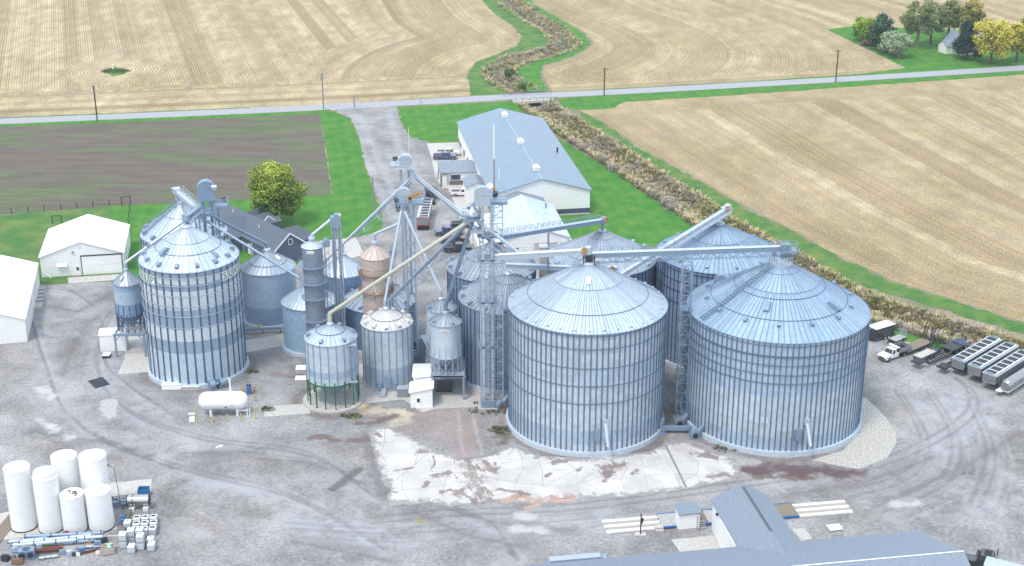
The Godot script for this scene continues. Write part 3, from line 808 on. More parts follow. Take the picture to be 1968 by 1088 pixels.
	sheet("grass_verge", ragged(PackedVector2Array([Vector2(65.86, -245.65), Vector2(68.94, -239.46), Vector2(75.01, -234.19), Vector2(80.46, -227.83), Vector2(79.06, -226.13), Vector2(73.31, -231.31), Vector2(66.35, -236.46), Vector2(64.44, -241.1)]), 2.0, 0.3), 0.03, M.lawn, tile, "short green strip behind the parked trailers", SITE)
	sheet("grass_verge", ragged(PackedVector2Array([Vector2(-174.84, -367.23), Vector2(-149.77, -373.23), Vector2(-136.62, -375.26), Vector2(-96.51, -382.03), Vector2(-55.14, -389.57), Vector2(-49.46, -390.12), Vector2(-52.81, -385.77), Vector2(-95.73, -378.62), Vector2(-135.7, -372.47), Vector2(-173.59, -364.29)]), 3.0, 0.3), 0.026, M.lawn, tile, "green strip between the road and the ploughed field", SITE)
	sheet("grass_verge", ragged(PackedVector2Array([Vector2(-178.27, -375.26), Vector2(-138.84, -382.03), Vector2(-97.97, -388.47), Vector2(-72.88, -392.6), Vector2(-72.7, -391.49), Vector2(-97.6, -386.85), Vector2(-138.32, -380.45), Vector2(-177.4, -373.23)]), 3.0, 0.4), 0.024, M.verge, tile, "thin weedy strip along the far edge of the road")
	sheet("grass_patch", ragged(PackedVector2Array([Vector2(-125.24, -435.66), Vector2(-122.48, -441.09), Vector2(-117.62, -437), Vector2(-117.26, -431.66), Vector2(-120.36, -428.39)]), 1.5, 0.6), 0.03, M.verge, tile, "weedy island left unmown in the stubble")

	# road, yard and paving
	mat("asphalt", lin(0.37, 0.38, 0.42), 0.9, 0.0, noise_tex(0.02, Color(0.8, 0.8, 0.8), Color(1, 1, 1), 42), 0.1)
	var rd := MB.new()
	rd.prism(ribbon(road_line, 2.9), 0.0, 0.05)
	struct("road", rd, M.asphalt, "pale country road running across behind the yard")
	paint_yard()
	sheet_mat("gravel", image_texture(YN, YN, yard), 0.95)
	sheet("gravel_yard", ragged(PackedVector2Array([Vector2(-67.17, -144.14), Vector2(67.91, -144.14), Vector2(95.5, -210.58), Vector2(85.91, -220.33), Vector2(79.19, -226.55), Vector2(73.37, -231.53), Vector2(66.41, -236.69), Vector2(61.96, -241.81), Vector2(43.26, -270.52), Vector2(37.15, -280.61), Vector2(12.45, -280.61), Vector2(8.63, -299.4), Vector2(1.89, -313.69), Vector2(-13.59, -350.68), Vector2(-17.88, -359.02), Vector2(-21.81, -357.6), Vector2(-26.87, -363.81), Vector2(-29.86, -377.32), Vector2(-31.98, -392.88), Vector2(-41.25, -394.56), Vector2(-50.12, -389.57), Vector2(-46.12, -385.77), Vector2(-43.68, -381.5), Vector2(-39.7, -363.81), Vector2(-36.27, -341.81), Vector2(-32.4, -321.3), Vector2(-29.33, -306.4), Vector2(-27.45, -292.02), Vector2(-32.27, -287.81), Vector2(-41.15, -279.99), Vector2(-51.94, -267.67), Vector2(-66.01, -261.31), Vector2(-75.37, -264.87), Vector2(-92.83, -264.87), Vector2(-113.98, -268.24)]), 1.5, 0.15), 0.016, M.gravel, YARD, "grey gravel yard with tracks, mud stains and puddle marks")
	yard.clear()
	var pave := func(called, poly, y, label, m := "concrete"):
		var mb := MB.new()
		mb.prism(ragged(poly, 1.2, 0.04), 0.0, y)
		struct(called, mb, M[m], label)
	pave.call("concrete_pad", PackedVector2Array([Vector2(-21.78, -357.13), Vector2(-13.84, -358.07), Vector2(-10.2, -346.19), Vector2(-6.63, -327.22), Vector2(-8, -306.4), Vector2(-13.76, -314.44), Vector2(-17.71, -335.42), Vector2(-17.94, -327.22), Vector2(-20.15, -346.19)]), 0.07, "pale concrete parking pad in front of the offices")
	pave.call("concrete_pad", PackedVector2Array([Vector2(-13.76, -314.44), Vector2(-2.85, -314.44), Vector2(-1.01, -296.01), Vector2(-8.55, -283.07)]), 0.062, "pale concrete apron beside the shop building")
	pave.call("concrete_pad", PackedVector2Array([Vector2(-17.69, -327.22), Vector2(-15.02, -328.02), Vector2(-14.23, -320.52), Vector2(-16.16, -320.52)]), 0.08, "small concrete walk at the office door")
	pave.call("concrete_pad", PackedVector2Array([Vector2(-41.74, -284.64), Vector2(-32.86, -287.17), Vector2(-30.15, -276.97), Vector2(-37.86, -270.52), Vector2(-40.43, -271.09)]), 0.07, "pale concrete pad behind the grey tower dryer")
	pave.call("concrete_pad", PackedVector2Array([Vector2(-87.06, -264.32), Vector2(-77.14, -266.27), Vector2(-76.18, -263.22), Vector2(-86, -261.31)]), 0.06, "concrete strip along the barn door")
	pave.call("concrete_pad", PackedVector2Array([Vector2(-68.96, -235.78), Vector2(-64.58, -237.6), Vector2(-60.65, -221.35), Vector2(-66.18, -220.33), Vector2(-66.6, -226.98)]), 0.06, "pale concrete drive beneath the small hopper bin")
	pave.call("concrete_pad", PackedVector2Array([Vector2(-47.25, -234.19), Vector2(-40.5, -237.14), Vector2(-39.6, -232.19), Vector2(-46.02, -229.13)]), 0.06, "pale concrete ramp between the bins", "concrete")
	pave.call("concrete_pad", PackedVector2Array([Vector2(-39.74, -208.35), Vector2(-32.81, -209.46), Vector2(-32.02, -205.97), Vector2(-39.09, -204.71)]), 0.06, "stained concrete walk left of the green legged bin")
	pave.call("concrete_pad", PackedVector2Array([Vector2(-26.07, -224.45), Vector2(-13.76, -226.55), Vector2(-7.36, -221.35), Vector2(-4.12, -210.58), Vector2(-4.92, -208.35), Vector2(-12.13, -207.61), Vector2(-14.22, -206.34), Vector2(-17.6, -210.96), Vector2(-23.77, -209.46), Vector2(-25.62, -216.34)]), 0.055, "dusty concrete floor round the loading bins")
	pave.call("concrete_pad", PackedVector2Array([Vector2(-58.45, -183.73), Vector2(-52.38, -185.09), Vector2(-51.49, -181.21), Vector2(-57.2, -180.04)]), 0.07, "white concrete slab beside the tank battery")
	pave.call("concrete_pad", PackedVector2Array([Vector2(21.45, -168.62), Vector2(28.5, -169.93), Vector2(29.43, -165.53), Vector2(22.46, -165.02)]), 0.07, "pale concrete ramp at the shop door")
	pave.call("concrete_pad", PackedVector2Array([Vector2(38.19, -171.26), Vector2(39.87, -171.53), Vector2(40.57, -168.88), Vector2(38.93, -168.35)]), 0.07, "small concrete step on the far side of the shop")
	pave.call("concrete_pad", PackedVector2Array([Vector2(-73.52, -173.7), Vector2(-70.6, -175.77), Vector2(-56.36, -178.17), Vector2(-53.88, -171.26), Vector2(-67.67, -168.88), Vector2(-71.7, -168.35)]), 0.06, "concrete floor of the tank battery")
	pave.call("chip_pad", PackedVector2Array([Vector2(55.15, -210.58), Vector2(57.42, -211.71), Vector2(58.88, -205.07), Vector2(59.31, -199.45), Vector2(58.72, -196.4), Vector2(56.11, -191.49), Vector2(50.99, -188.01), Vector2(47.45, -189.42), Vector2(44.8, -190.85), Vector2(49.91, -193.76), Vector2(54, -199.8)]), 0.03, "ring of broken white chippings right of the largest bin", "chips")
	pave.call("puddle_crust", curve2(PackedVector2Array([Vector2(-66.4, -210.21), Vector2(-65.21, -211.15), Vector2(-63.72, -210.58), Vector2(-63.12, -206.88), Vector2(-63.13, -204.36), Vector2(-64.05, -204.71), Vector2(-65.2, -207.25)]), true, 5), 0.024, "pale dried puddle in the gravel", "crust")

	# cracked concrete apron: every slab that the cracks cut out is a piece of its own
	var apron := PackedVector2Array([Vector2(-22.27, -200.83), Vector2(-19.53, -201.53), Vector2(-15.94, -198.6), Vector2(-12.95, -195.24), Vector2(-9.27, -191.97), Vector2(-8.38, -191.17), Vector2(-5.68, -191.57), Vector2(-2.81, -192.45), Vector2(-0.87, -195.57), Vector2(1.18, -194.41), Vector2(4.44, -191.97), Vector2(10.63, -191.17), Vector2(20.84, -193.43), Vector2(23.92, -196.74), Vector2(26.7, -196.74), Vector2(32.33, -191.49), Vector2(33.92, -189.11), Vector2(32.56, -184.94), Vector2(25.06, -182.09), Vector2(17.76, -180.33), Vector2(14.33, -179.9), Vector2(10.56, -179.9), Vector2(6.34, -179.46), Vector2(3.15, -177.89), Vector2(0.07, -178.6), Vector2(-4.1, -177.89), Vector2(-9.13, -177.46), Vector2(-11.45, -178.6), Vector2(-13.91, -177.89), Vector2(-17.49, -177.89), Vector2(-17.83, -180.33), Vector2(-17.37, -181.95), Vector2(-18.85, -184.48), Vector2(-19.82, -188.79)])
	paint_apron(apron)
	var root := Node3D.new()
	root.name = "concrete_apron"
	add_child(root)
	tag(root, "cracked white concrete apron in front of the two big bins", "", "", "structure")
	var grit := MB.new()
	grit.prism(ragged(apron, 1.0, 0.25), 0.0, 0.021)
	part("joint_dirt", grit, M.dirt, root)
	var r := RandomNumberGenerator.new()
	r.seed = 77
	var edge := ragged(apron, 0.7, 0.3)
	var corner := {}
	var ox := Vector2(cos(0.08), -sin(0.08))
	var oz := Vector2(sin(0.08), cos(0.08))
	var origin := Vector2(-24, -203)
	var at := func(i: int, j: int) -> Vector2:
		if not corner.has(Vector2i(i, j)):
			corner[Vector2i(i, j)] = origin + ox * (i * 3.9 + r.randf_range(-1.3, 1.3)) + oz * (j * 3.5 + r.randf_range(-1.2, 1.2))
		return corner[Vector2i(i, j)]
	for j in 11:
		for i in 24:
			var quad := PackedVector2Array([at.call(i, j), at.call(i + 1, j), at.call(i + 1, j + 1), at.call(i, j + 1)])
			var bits := [quad]
			if r.randf() < 0.3:
				var mid := quad[0].lerp(quad[2], r.randf_range(0.4, 0.6))
				bits = [PackedVector2Array([quad[0], quad[1], mid, quad[3]]), PackedVector2Array([quad[1], quad[2], quad[3], mid])]
			for b in bits:
				for piece in Geometry2D.intersect_polygons(b, edge):
					for small in Geometry2D.offset_polygon(piece, -r.randf_range(0.01, 0.045), Geometry2D.JOIN_MITER):
						if small.size() < 3 or Geometry2D.triangulate_polygon(small).is_empty(): continue
						var mb := MB.new()
						var tone := r.randf_range(0.9, 1.0)
						mb.col = Color(tone, tone, tone)
						mb.prism(small, 0.0, 0.04 + r.randf_range(0, 0.012))
						part("slab", mb, M.apron_slab, root)
	var jl := MB.new()
	jl.prism(ribbon(PackedVector2Array([Vector2(23.31, -195.4), Vector2(24.26, -188.63), Vector2(25.04, -182.54)]), 0.16), 0.0, 0.066, false)
	part("joint", jl, M.dirt, root)

# ---------------------------------------------------------------- grain bins
# a curved strip of wall between two heights, in bays that differ a little in tone
func wall_strip(r: float, y0: float, y1: float, bays: int, tint: Color, g: RandomNumberGenerator, spread: float) -> MB:
	var m := MB.new()
	m.smooth()
	var per: int = maxi(1, int(ceil(96.0 / bays)))
	for b in bays:
		var t := 1.0 - g.randf() * spread
		m.col = Color(tint.r * t, tint.g * t, tint.b * t)
		for k in per:
			var a := TAU * (b + float(k) / per) / bays
			var c := TAU * (b + float(k + 1) / per) / bays
			var u := Vector3(cos(a), 0, -sin(a)) * r
			var w := Vector3(cos(c), 0, -sin(c)) * r
			m.quad(u + UP * y0, w + UP * y0, w + UP * y1, u + UP * y1)
	m.flat()
	return m

func ring_mesh(r: float, y: float, w: float, h: float, n := 72) -> MB:
	var m := MB.new()
	m.lathe([Vector2(r, y - h / 2), Vector2(r + w, y - h / 2), Vector2(r + w, y + h / 2), Vector2(r, y + h / 2)], n)
	return m

# one sheet of a conical roof, its raised rib along one edge
func roof_sheet(r0: float, r1: float, y0: float, y1: float, half: float, tone: float, rib: float) -> Mesh:
	var m := MB.new()
	m.col = Color(tone, tone, tone)
	var p := func(r: float, a: float, up: float) -> Vector3:
		return Vector3(cos(a) * r, lerpf(y0, y1, (r - r0) / (r1 - r0)) + up, -sin(a) * r)
	m.quad(p.call(r1, -half, 0.0), p.call(r1, half, 0.0), p.call(r0, half, 0.0), p.call(r0, -half, 0.0))
	var w0: float = minf(rib / r0, half * 0.5)
	var w1: float = rib / r1
	m.col = Color(tone * 0.66, tone * 0.69, tone * 0.74)  # rib faces coloured darker: shading contrast painted in along the seams
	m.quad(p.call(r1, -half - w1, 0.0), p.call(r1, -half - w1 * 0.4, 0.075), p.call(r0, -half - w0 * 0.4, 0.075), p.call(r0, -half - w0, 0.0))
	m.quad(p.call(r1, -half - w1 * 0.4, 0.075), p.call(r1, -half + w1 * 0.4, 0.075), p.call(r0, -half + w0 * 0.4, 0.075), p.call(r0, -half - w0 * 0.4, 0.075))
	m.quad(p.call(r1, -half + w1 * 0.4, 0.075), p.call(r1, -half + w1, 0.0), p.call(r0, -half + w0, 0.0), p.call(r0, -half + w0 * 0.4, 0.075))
	m.tri(p.call(r1, -half - w1, 0.0), p.call(r1, -half + w1, 0.0), p.call(r1, -half, 0.075))
	return m.mesh()

# a small hooded vent that leans down the roof, its mouth towards the eave (+x)
func vent_mesh(z: float) -> Mesh:
	var m := MB.new()
	var o := PackedVector2Array([Vector2(-0.5, 0), Vector2(0.5, 0), Vector2(0.5, 0.25), Vector2(0.36, 0.5), Vector2(0.1, 0.6), Vector2(-0.25, 0.52), Vector2(-0.5, 0.3)])
	for i in o.size(): o[i] = o[i] * z
	m.plate(o, -0.34 * z, 0.34 * z)
	m.col = Color(0.18, 0.2, 0.24)
	m.box(Vector3(0.5 * z, 0.14 * z, 0), Vector3(0.02, 0.2 * z, 0.56 * z))
	return m.mesh()

func ladder_mesh(a: Vector3, b: Vector3, side: Vector3, w := 0.45, step := 0.5) -> MB:
	var m := MB.new()
	var n := int(a.distance_to(b) / step)
	m.bar(a + side * w / 2, b + side * w / 2, 0.06)
	m.bar(a - side * w / 2, b - side * w / 2, 0.06)
	for i in n:
		var c := a.lerp(b, (i + 0.5) / n)
		m.bar(c + side * w / 2, c - side * w / 2, 0.035)
	return m

# rails round the outside of a ladder
func cage_mesh(a: Vector3, b: Vector3, side: Vector3, out: Vector3) -> MB:
	var m := MB.new()
	var n := int(a.distance_to(b) / 1.3)
	var ps := []
	for k in 5: ps.append(side * cos(PI * k / 4.0) * 0.4 + out * (sin(PI * k / 4.0) * 0.65 + 0.1))
	for k in 5: m.bar(a + ps[k], b + ps[k], 0.03)
	for i in n + 1:
		var c := a.lerp(b, float(i) / n)
		for k in 4: m.bar(c + ps[k], c + ps[k + 1], 0.04)
	return m

func bin(label: String, group: String, at: Vector2, r: float, eave: float, peak: float, o: Dictionary) -> Node3D:
	var t := thing(o.get("name", "grain_bin"), label, "grain bin", Vector3(at.x, 0, at.y), 0.0, group)
	var g := RandomNumberGenerator.new()
	g.seed = hash(label)
	var y0: float = o.get("floor", 0.6)
	var bays: int = o.get("bays", 60)
	var wall: Material = M[o.get("wall", "galv")]
	var roof: Material = M[o.get("roof", "roof_mid")]
	var trim: Material = M[o.get("trim", "galv_dark")]
	if y0 <= 1.0:
		var f := MB.new()
		f.lathe([Vector2(r + 0.45, -0.2), Vector2(r + 0.42, y0), Vector2(r - 0.1, y0 + 0.02)], 96)
		part("foundation", f, M[o.get("base", "concrete_blue")], t)
	# wall courses
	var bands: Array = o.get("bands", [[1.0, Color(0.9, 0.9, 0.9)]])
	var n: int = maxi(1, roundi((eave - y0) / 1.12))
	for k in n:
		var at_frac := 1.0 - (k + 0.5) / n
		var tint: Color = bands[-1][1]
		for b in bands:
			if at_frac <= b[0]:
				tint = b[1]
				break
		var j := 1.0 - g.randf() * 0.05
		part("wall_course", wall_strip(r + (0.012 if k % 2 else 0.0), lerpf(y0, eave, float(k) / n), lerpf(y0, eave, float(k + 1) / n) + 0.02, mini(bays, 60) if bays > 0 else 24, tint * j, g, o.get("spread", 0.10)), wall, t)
	# stiffeners
	if bays > 0:
		var sw: float = o.get("stiff", 0.13)
		var top: float = o.get("stiff_top", eave - 0.05)
		var low: float = o.get("stiff_low", y0 + 0.02)
		var sm := boxed(Vector3(r + 0.05, (low + top) / 2, 0), Vector3(0.1, top - low, sw)).mesh()
		for k in bays: part("stiffener", sm, M[o.get("stiff_mat", "galv_dark")], t, yaw(TAU * k / bays))
	for f in o.get("rings", []):
		part("wind_ring", ring_mesh(r + 0.1, lerpf(eave, y0, f), 0.08, 0.10), M[o.get("ring_mat", "galv_dark")], t)
	# roof
	var ribs: int = o.get("ribs", 48)
	var tiers: Array = o.get("tiers", [1.0, 0.1])
	var r_top: float = r * tiers[-1]
	var slope := (peak - eave) / (r - r_top)
	for k in tiers.size() - 1:
		var ro: float = r * tiers[k] + (0.18 if k == 0 else 0.12)
		var ri: float = r * tiers[k + 1]
		var cnt: int = ribs if k == 0 else ribs / 2
		var lift := 0.05 * k
		var ms := []
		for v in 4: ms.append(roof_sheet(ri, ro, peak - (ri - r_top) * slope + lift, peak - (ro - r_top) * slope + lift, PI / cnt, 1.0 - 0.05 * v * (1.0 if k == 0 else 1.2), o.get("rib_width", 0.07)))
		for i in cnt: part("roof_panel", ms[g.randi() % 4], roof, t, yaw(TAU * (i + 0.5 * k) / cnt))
		if k > 0: part("roof_seam", ring_mesh(ro - 0.08, peak - (ro - r_top) * slope + 0.02, 0.1, 0.07), trim, t)
	for f in o.get("lines", []):
		var rr: float = r * f
		part("roof_seam", ring_mesh(rr, peak - (rr - r_top) * slope + 0.05, 0.06, 0.07), trim, t)
	var e := MB.new()
	e.lathe([Vector2(r + 0.02, eave - 0.1), Vector2(r + 0.2, eave - 0.12), Vector2(r + 0.2, eave - 0.02)], 96)
	part("eave_trim", e, M.galv_mid, t)
	var c := MB.new()
	c.lathe([Vector2(r_top + 0.1, peak - 0.08), Vector2(r_top + 0.08, peak + 0.28), Vector2(r_top * 0.7, peak + 0.5), Vector2(0, peak + 0.62)], 32)
	part("roof_cap", c, M[o.get("cap", "galv_pale")], t)
	# vents round the roof
	var vn: int = o.get("vents", 0)
	if vn > 0:
		var vz: float = o.get("vent_size", 0.6)
		var vm := vent_mesh(vz)
		var vr: float = r * o.get("vent_at", 0.9)
		for k in vn:
			var a: float = TAU * (k + o.get("vent_turn", 0.37)) / vn
			part("roof_vent", vm, M[o.get("vent_mat", "galv_mid")], t, Transform3D(Basis(UP, a) * Basis(Vector3.BACK, -atan(slope)), Vector3(cos(a) * vr, peak - (vr - r_top) * slope + 0.02, -sin(a) * vr)))
	# a ladder up the wall
	if o.has("ladder"):
		var a: float = o.ladder
		var d := Vector3(cos(a), 0, -sin(a))
		var s := Vector3(d.z, 0, -d.x)
		part("ladder", ladder_mesh(d * (r + 0.25) + UP * 0.8, d * (r + 0.25) + UP * (eave + 0.6), s), M.galv_mid, t)
		part("ladder_cage", cage_mesh(d * (r + 0.25) + UP * 3.0, d * (r + 0.25) + UP * (eave + 0.9), s, d), M.galv_mid, t)
		if o.get("landings", 0) > 0:
			for k in int(o.landings):
				var y := lerpf(y0, eave, (k + 1.0) / o.landings)
				var m := MB.new()
				m.xf = Transform3D(Basis(UP, a), UP * y)
				m.box(Vector3(r + 0.75, 0, 0.8), Vector3(1.1, 0.08, 2.2))
				for q in [Vector3(r + 1.28, 0, -0.3), Vector3(r + 1.28, 0, 1.88), Vector3(r + 0.25, 0, 1.88)]: m.bar(q, q + UP * 1.1, 0.05)
				for h in [0.55, 1.1]:
					m.bar(Vector3(r + 1.28, h, -0.3), Vector3(r + 1.28, h, 1.88), 0.05)
					m.bar(Vector3(r + 1.28, h, 1.88), Vector3(r + 0.25, h, 1.88), 0.05)
				part("landing", m, M.galv_mid, t)
	# stairs up the roof
	if o.has("stairs"):
		var a: float = o.stairs
		var m := MB.new()
		m.xf = yaw(a)
		var lo := Vector3(r - 0.2, peak - (r - 0.2 - r_top) * slope + 0.15, 0)
		var hi := Vector3(r_top + 0.3, peak - 0.3 * slope + 0.15, 0)
		var cnt := int(lo.distance_to(hi) / 0.5)
		for s in [-0.45, 0.45]:
			var q := Vector3(0, 0, s)
			m.bar(lo + q, hi + q, 0.06, 0.14)
			for h in [0.6, 1.1]: m.bar(lo + q + UP * h, hi + q + UP * h, 0.045)
			for i in cnt / 3 + 1:
				var c0 := lo.lerp(hi, float(i) / (cnt / 3)) + q
				m.bar(c0, c0 + UP * 1.1, 0.045)
		for i in cnt:
			var c0 := lo.lerp(hi, (i + 0.5) / cnt)
			m.box(c0 + UP * 0.05, Vector3(0.26, 0.04, 0.9))
		part("roof_stairs", m, M.galv_mid, t)
	# doors and hatches on the roof
	for h in o.get("hatches", []):
		var a: float = h[0]
		var rr: float = r * h[1]
		var bz: float = h[2]
		var m := MB.new()
		var pf := PackedVector2Array([Vector2(-bz, 0), Vector2(bz, 0), Vector2(bz, 0.42 * bz), Vector2(0.5 * bz, 0.7 * bz), Vector2(-0.7 * bz, 0.5 * bz)])
		m.plate(pf, -0.42 * bz, 0.42 * bz)
		part("roof_hatch", m, M[h[3] if h.size() > 3 else "galv_mid"], t, Transform3D(Basis(UP, a) * Basis(Vector3.BACK, -atan(slope)), Vector3(cos(a) * rr, peak - (rr - r_top) * slope + 0.03, -sin(a) * rr)))
	return t

# legs, hopper and bracing under a bin that stands off the ground
func legs_under(t: Node3D, r: float, y0: float, y1: float, n: int, w: float, m: Material, hopper_to: float, brace := true, hm := "galv_mid"):
	var hp := MB.new()
	hp.lathe([Vector2(0.3, hopper_to - 0.3), Vector2(0.32, hopper_to), Vector2(r - 0.04, y1 + 0.05)], 40)
	part("hopper", hp, M[hm], t)
	var lm := boxed(Vector3(r + 0.02, (y0 + y1) / 2 + 0.3, 0), Vector3(w, y1 - y0 + 0.6, w)).mesh()
	for k in n: part("leg", lm, m, t, yaw(TAU * (k + 0.5) / n))
	part("leg_ring", ring_mesh(r - 0.02, y1, 0.16, 0.2, 48), m, t)
	if brace:
		var b := MB.new()
		for k in n:
			var p := Vector3(r, 0, 0).rotated(UP, TAU * (k + 0.5) / n)
			var q := Vector3(r, 0, 0).rotated(UP, TAU * (k + 1.5) / n)
			var mid := (y0 + y1) / 2
			for s in [[y0 + 0.1, mid], [mid, y1]]:
				b.bar(p + UP * s[0], q + UP * s[1], 0.05)
				b.bar(q + UP * s[0], p + UP * s[1], 0.05)
		part("bracing", b, m, t)

# a bent sheet of wall that carries one letter
func letter(ch: String, t: Node3D, r: float, a: float, y: float, size: float, width := 0.0):
	var d := Vector3(cos(a), 0, -sin(a))
	var b := Basis(Vector3(-sin(a), 0, -cos(a)), UP, d)
	var w := width if width > 0 else size * 0.85
	var p := part("letter_sheet", boxed(Vector3.ZERO, Vector3(w, size * 1.3, 0.03)), M.white_paint, t, Transform3D(b, d * (r + 0.07) + UP * y))
	var tm := TextMesh.new()
	tm.text = ch
	var f := SystemFont.new()
	f.font_names = PackedStringArray(["Droid Sans"])
	f.font_weight = 700
	tm.font = f
	tm.font_size = 32
	tm.pixel_size = size / 26.0
	tm.depth = 0.02
	part("letter", tm, M.green_letter, p, Transform3D(Basis(), Vector3(0, 0, 0.03)))

func build_bins():
	var pale := Color(0.95, 0.97, 1.0)
	var mid := Color(0.80, 0.84, 0.90)
	# --- the two giants in front
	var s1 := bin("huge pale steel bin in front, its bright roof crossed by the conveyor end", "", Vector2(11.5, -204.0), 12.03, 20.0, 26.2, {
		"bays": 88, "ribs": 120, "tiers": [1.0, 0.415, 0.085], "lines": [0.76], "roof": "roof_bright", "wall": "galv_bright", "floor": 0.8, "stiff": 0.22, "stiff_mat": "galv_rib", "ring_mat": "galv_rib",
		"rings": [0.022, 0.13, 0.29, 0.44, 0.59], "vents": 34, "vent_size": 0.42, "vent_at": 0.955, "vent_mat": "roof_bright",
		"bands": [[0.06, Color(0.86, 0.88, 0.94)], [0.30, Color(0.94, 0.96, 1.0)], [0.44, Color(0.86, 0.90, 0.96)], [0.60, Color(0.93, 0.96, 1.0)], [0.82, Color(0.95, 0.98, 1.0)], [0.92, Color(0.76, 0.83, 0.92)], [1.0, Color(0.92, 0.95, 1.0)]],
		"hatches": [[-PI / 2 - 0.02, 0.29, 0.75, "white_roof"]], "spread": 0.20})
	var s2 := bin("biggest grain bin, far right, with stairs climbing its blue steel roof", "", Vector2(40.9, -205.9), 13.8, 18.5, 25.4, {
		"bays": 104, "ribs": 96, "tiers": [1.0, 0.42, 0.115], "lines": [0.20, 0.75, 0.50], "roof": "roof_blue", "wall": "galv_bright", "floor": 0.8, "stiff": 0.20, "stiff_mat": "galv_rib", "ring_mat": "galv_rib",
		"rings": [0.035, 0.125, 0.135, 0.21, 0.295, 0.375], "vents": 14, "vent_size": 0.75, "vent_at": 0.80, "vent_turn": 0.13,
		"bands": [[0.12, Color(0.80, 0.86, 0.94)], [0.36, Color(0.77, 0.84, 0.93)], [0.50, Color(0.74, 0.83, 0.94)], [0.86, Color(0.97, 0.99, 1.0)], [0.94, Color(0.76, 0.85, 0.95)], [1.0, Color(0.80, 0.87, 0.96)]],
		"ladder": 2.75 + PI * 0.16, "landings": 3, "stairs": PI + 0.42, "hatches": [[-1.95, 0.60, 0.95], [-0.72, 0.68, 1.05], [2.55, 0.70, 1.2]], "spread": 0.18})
	# chutes on the two walls
	for w in [[s1, 12.03, Vector3(13.96, 4, -191.36), 0.0], [s2, 13.8, Vector3(43.83, 4, -191.86), 0.06]]:
		var b: Node3D = w[0]
		var c: Vector3 = w[2] - b.position
		var d := Vector3(c.x, 0, c.z).normalized()
		var p: Vector3 = d * (w[1] + 0.2) + UP * 5.6
		var q: Vector3 = d * (w[1] + 2.2) + UP * 2.6
		var m := MB.new()
		m.tube(p, q, 0.3, 0.26, 12)
		m.box(p + UP * 0.1, Vector3(0.8, 0.9, 0.7))
		m.bar(q + UP * 0.2, d * (w[1] + 0.1) + UP * 2.6, 0.08)
		part("unload_chute", m, M.galv_pale, b)
		var s := Vector3(d.z, 0, -d.x)
		part("wall_door", boxed(d * (w[1] + 0.05) + s * -1.2 + UP * 3.6, Vector3(1.0, 1.9, 0.5)), M.galv_mid, b)
		part("door_ladder", ladder_mesh(d * (w[1] + 0.3) + s * -1.9 + UP * 0.9, d * (w[1] + 0.3) + s * -1.9 + UP * 4.6, s), M.galv_mid, b)
	# --- behind them
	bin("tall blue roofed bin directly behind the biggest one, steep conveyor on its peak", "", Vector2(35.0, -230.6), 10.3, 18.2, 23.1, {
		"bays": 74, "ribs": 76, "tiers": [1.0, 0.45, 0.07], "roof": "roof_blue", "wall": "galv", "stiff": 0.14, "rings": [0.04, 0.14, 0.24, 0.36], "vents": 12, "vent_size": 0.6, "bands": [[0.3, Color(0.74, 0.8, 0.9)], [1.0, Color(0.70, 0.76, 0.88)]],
		"hatches": [[2.2, 0.42, 1.1]], "ladder": -2.2})
	bin("silver roofed bin farthest back beside the shop, under a level conveyor", "", Vector2(15.5, -233.9), 9.3, 16.0, 20.6, {
		"bays": 62, "ribs": 80, "tiers": [1.0, 0.7, 0.22, 0.06], "roof": "roof_mid", "wall": "galv", "vents": 18, "vent_size": 0.75, "vent_at": 0.93, "vent_mat": "galv_pale", "bands": [[1.0, Color(0.76, 0.8, 0.9)]]})
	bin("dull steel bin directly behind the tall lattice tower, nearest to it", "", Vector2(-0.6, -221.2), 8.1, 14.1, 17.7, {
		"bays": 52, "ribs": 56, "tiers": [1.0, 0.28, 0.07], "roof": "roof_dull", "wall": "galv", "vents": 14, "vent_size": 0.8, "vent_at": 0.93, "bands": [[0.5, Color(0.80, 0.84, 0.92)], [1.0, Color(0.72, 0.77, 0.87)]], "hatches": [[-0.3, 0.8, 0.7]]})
	bin("dull steel bin half hidden behind the tower, next to the parked black pickups", "", Vector2(-3.6, -237.4), 7.75, 13.0, 17.2, {
		"bays": 54, "ribs": 52, "tiers": [1.0, 0.55, 0.07], "roof": "roof_dull", "wall": "galv", "vents": 12, "vent_size": 0.8, "vent_at": 0.93, "bands": [[1.0, Color(0.76, 0.81, 0.92)]]})
	# --- the banded bins on the left
	var li := Color(1.0, 1.0, 1.0)
	var da := Color(0.50, 0.59, 0.70)
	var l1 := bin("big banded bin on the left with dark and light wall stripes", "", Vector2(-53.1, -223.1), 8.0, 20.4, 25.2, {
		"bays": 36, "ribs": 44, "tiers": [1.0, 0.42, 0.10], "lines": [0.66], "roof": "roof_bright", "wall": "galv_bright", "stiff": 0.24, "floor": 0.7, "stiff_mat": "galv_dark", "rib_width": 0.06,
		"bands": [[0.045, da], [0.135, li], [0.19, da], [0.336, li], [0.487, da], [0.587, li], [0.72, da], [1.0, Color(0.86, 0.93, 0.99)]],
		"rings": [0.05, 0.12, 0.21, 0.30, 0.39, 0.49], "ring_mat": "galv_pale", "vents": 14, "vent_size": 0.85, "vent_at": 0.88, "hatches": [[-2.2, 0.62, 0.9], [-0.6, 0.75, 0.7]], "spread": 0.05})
	for k in 5: letter("SUKUP"[k], l1, 8.0, -0.61 + k * TAU / 36, 18.6, 1.25, 1.15)
	for k in 5: letter("SUKUP"[k], l1, 8.0, -2.90 + k * TAU / 36, 18.6, 1.25, 1.15)
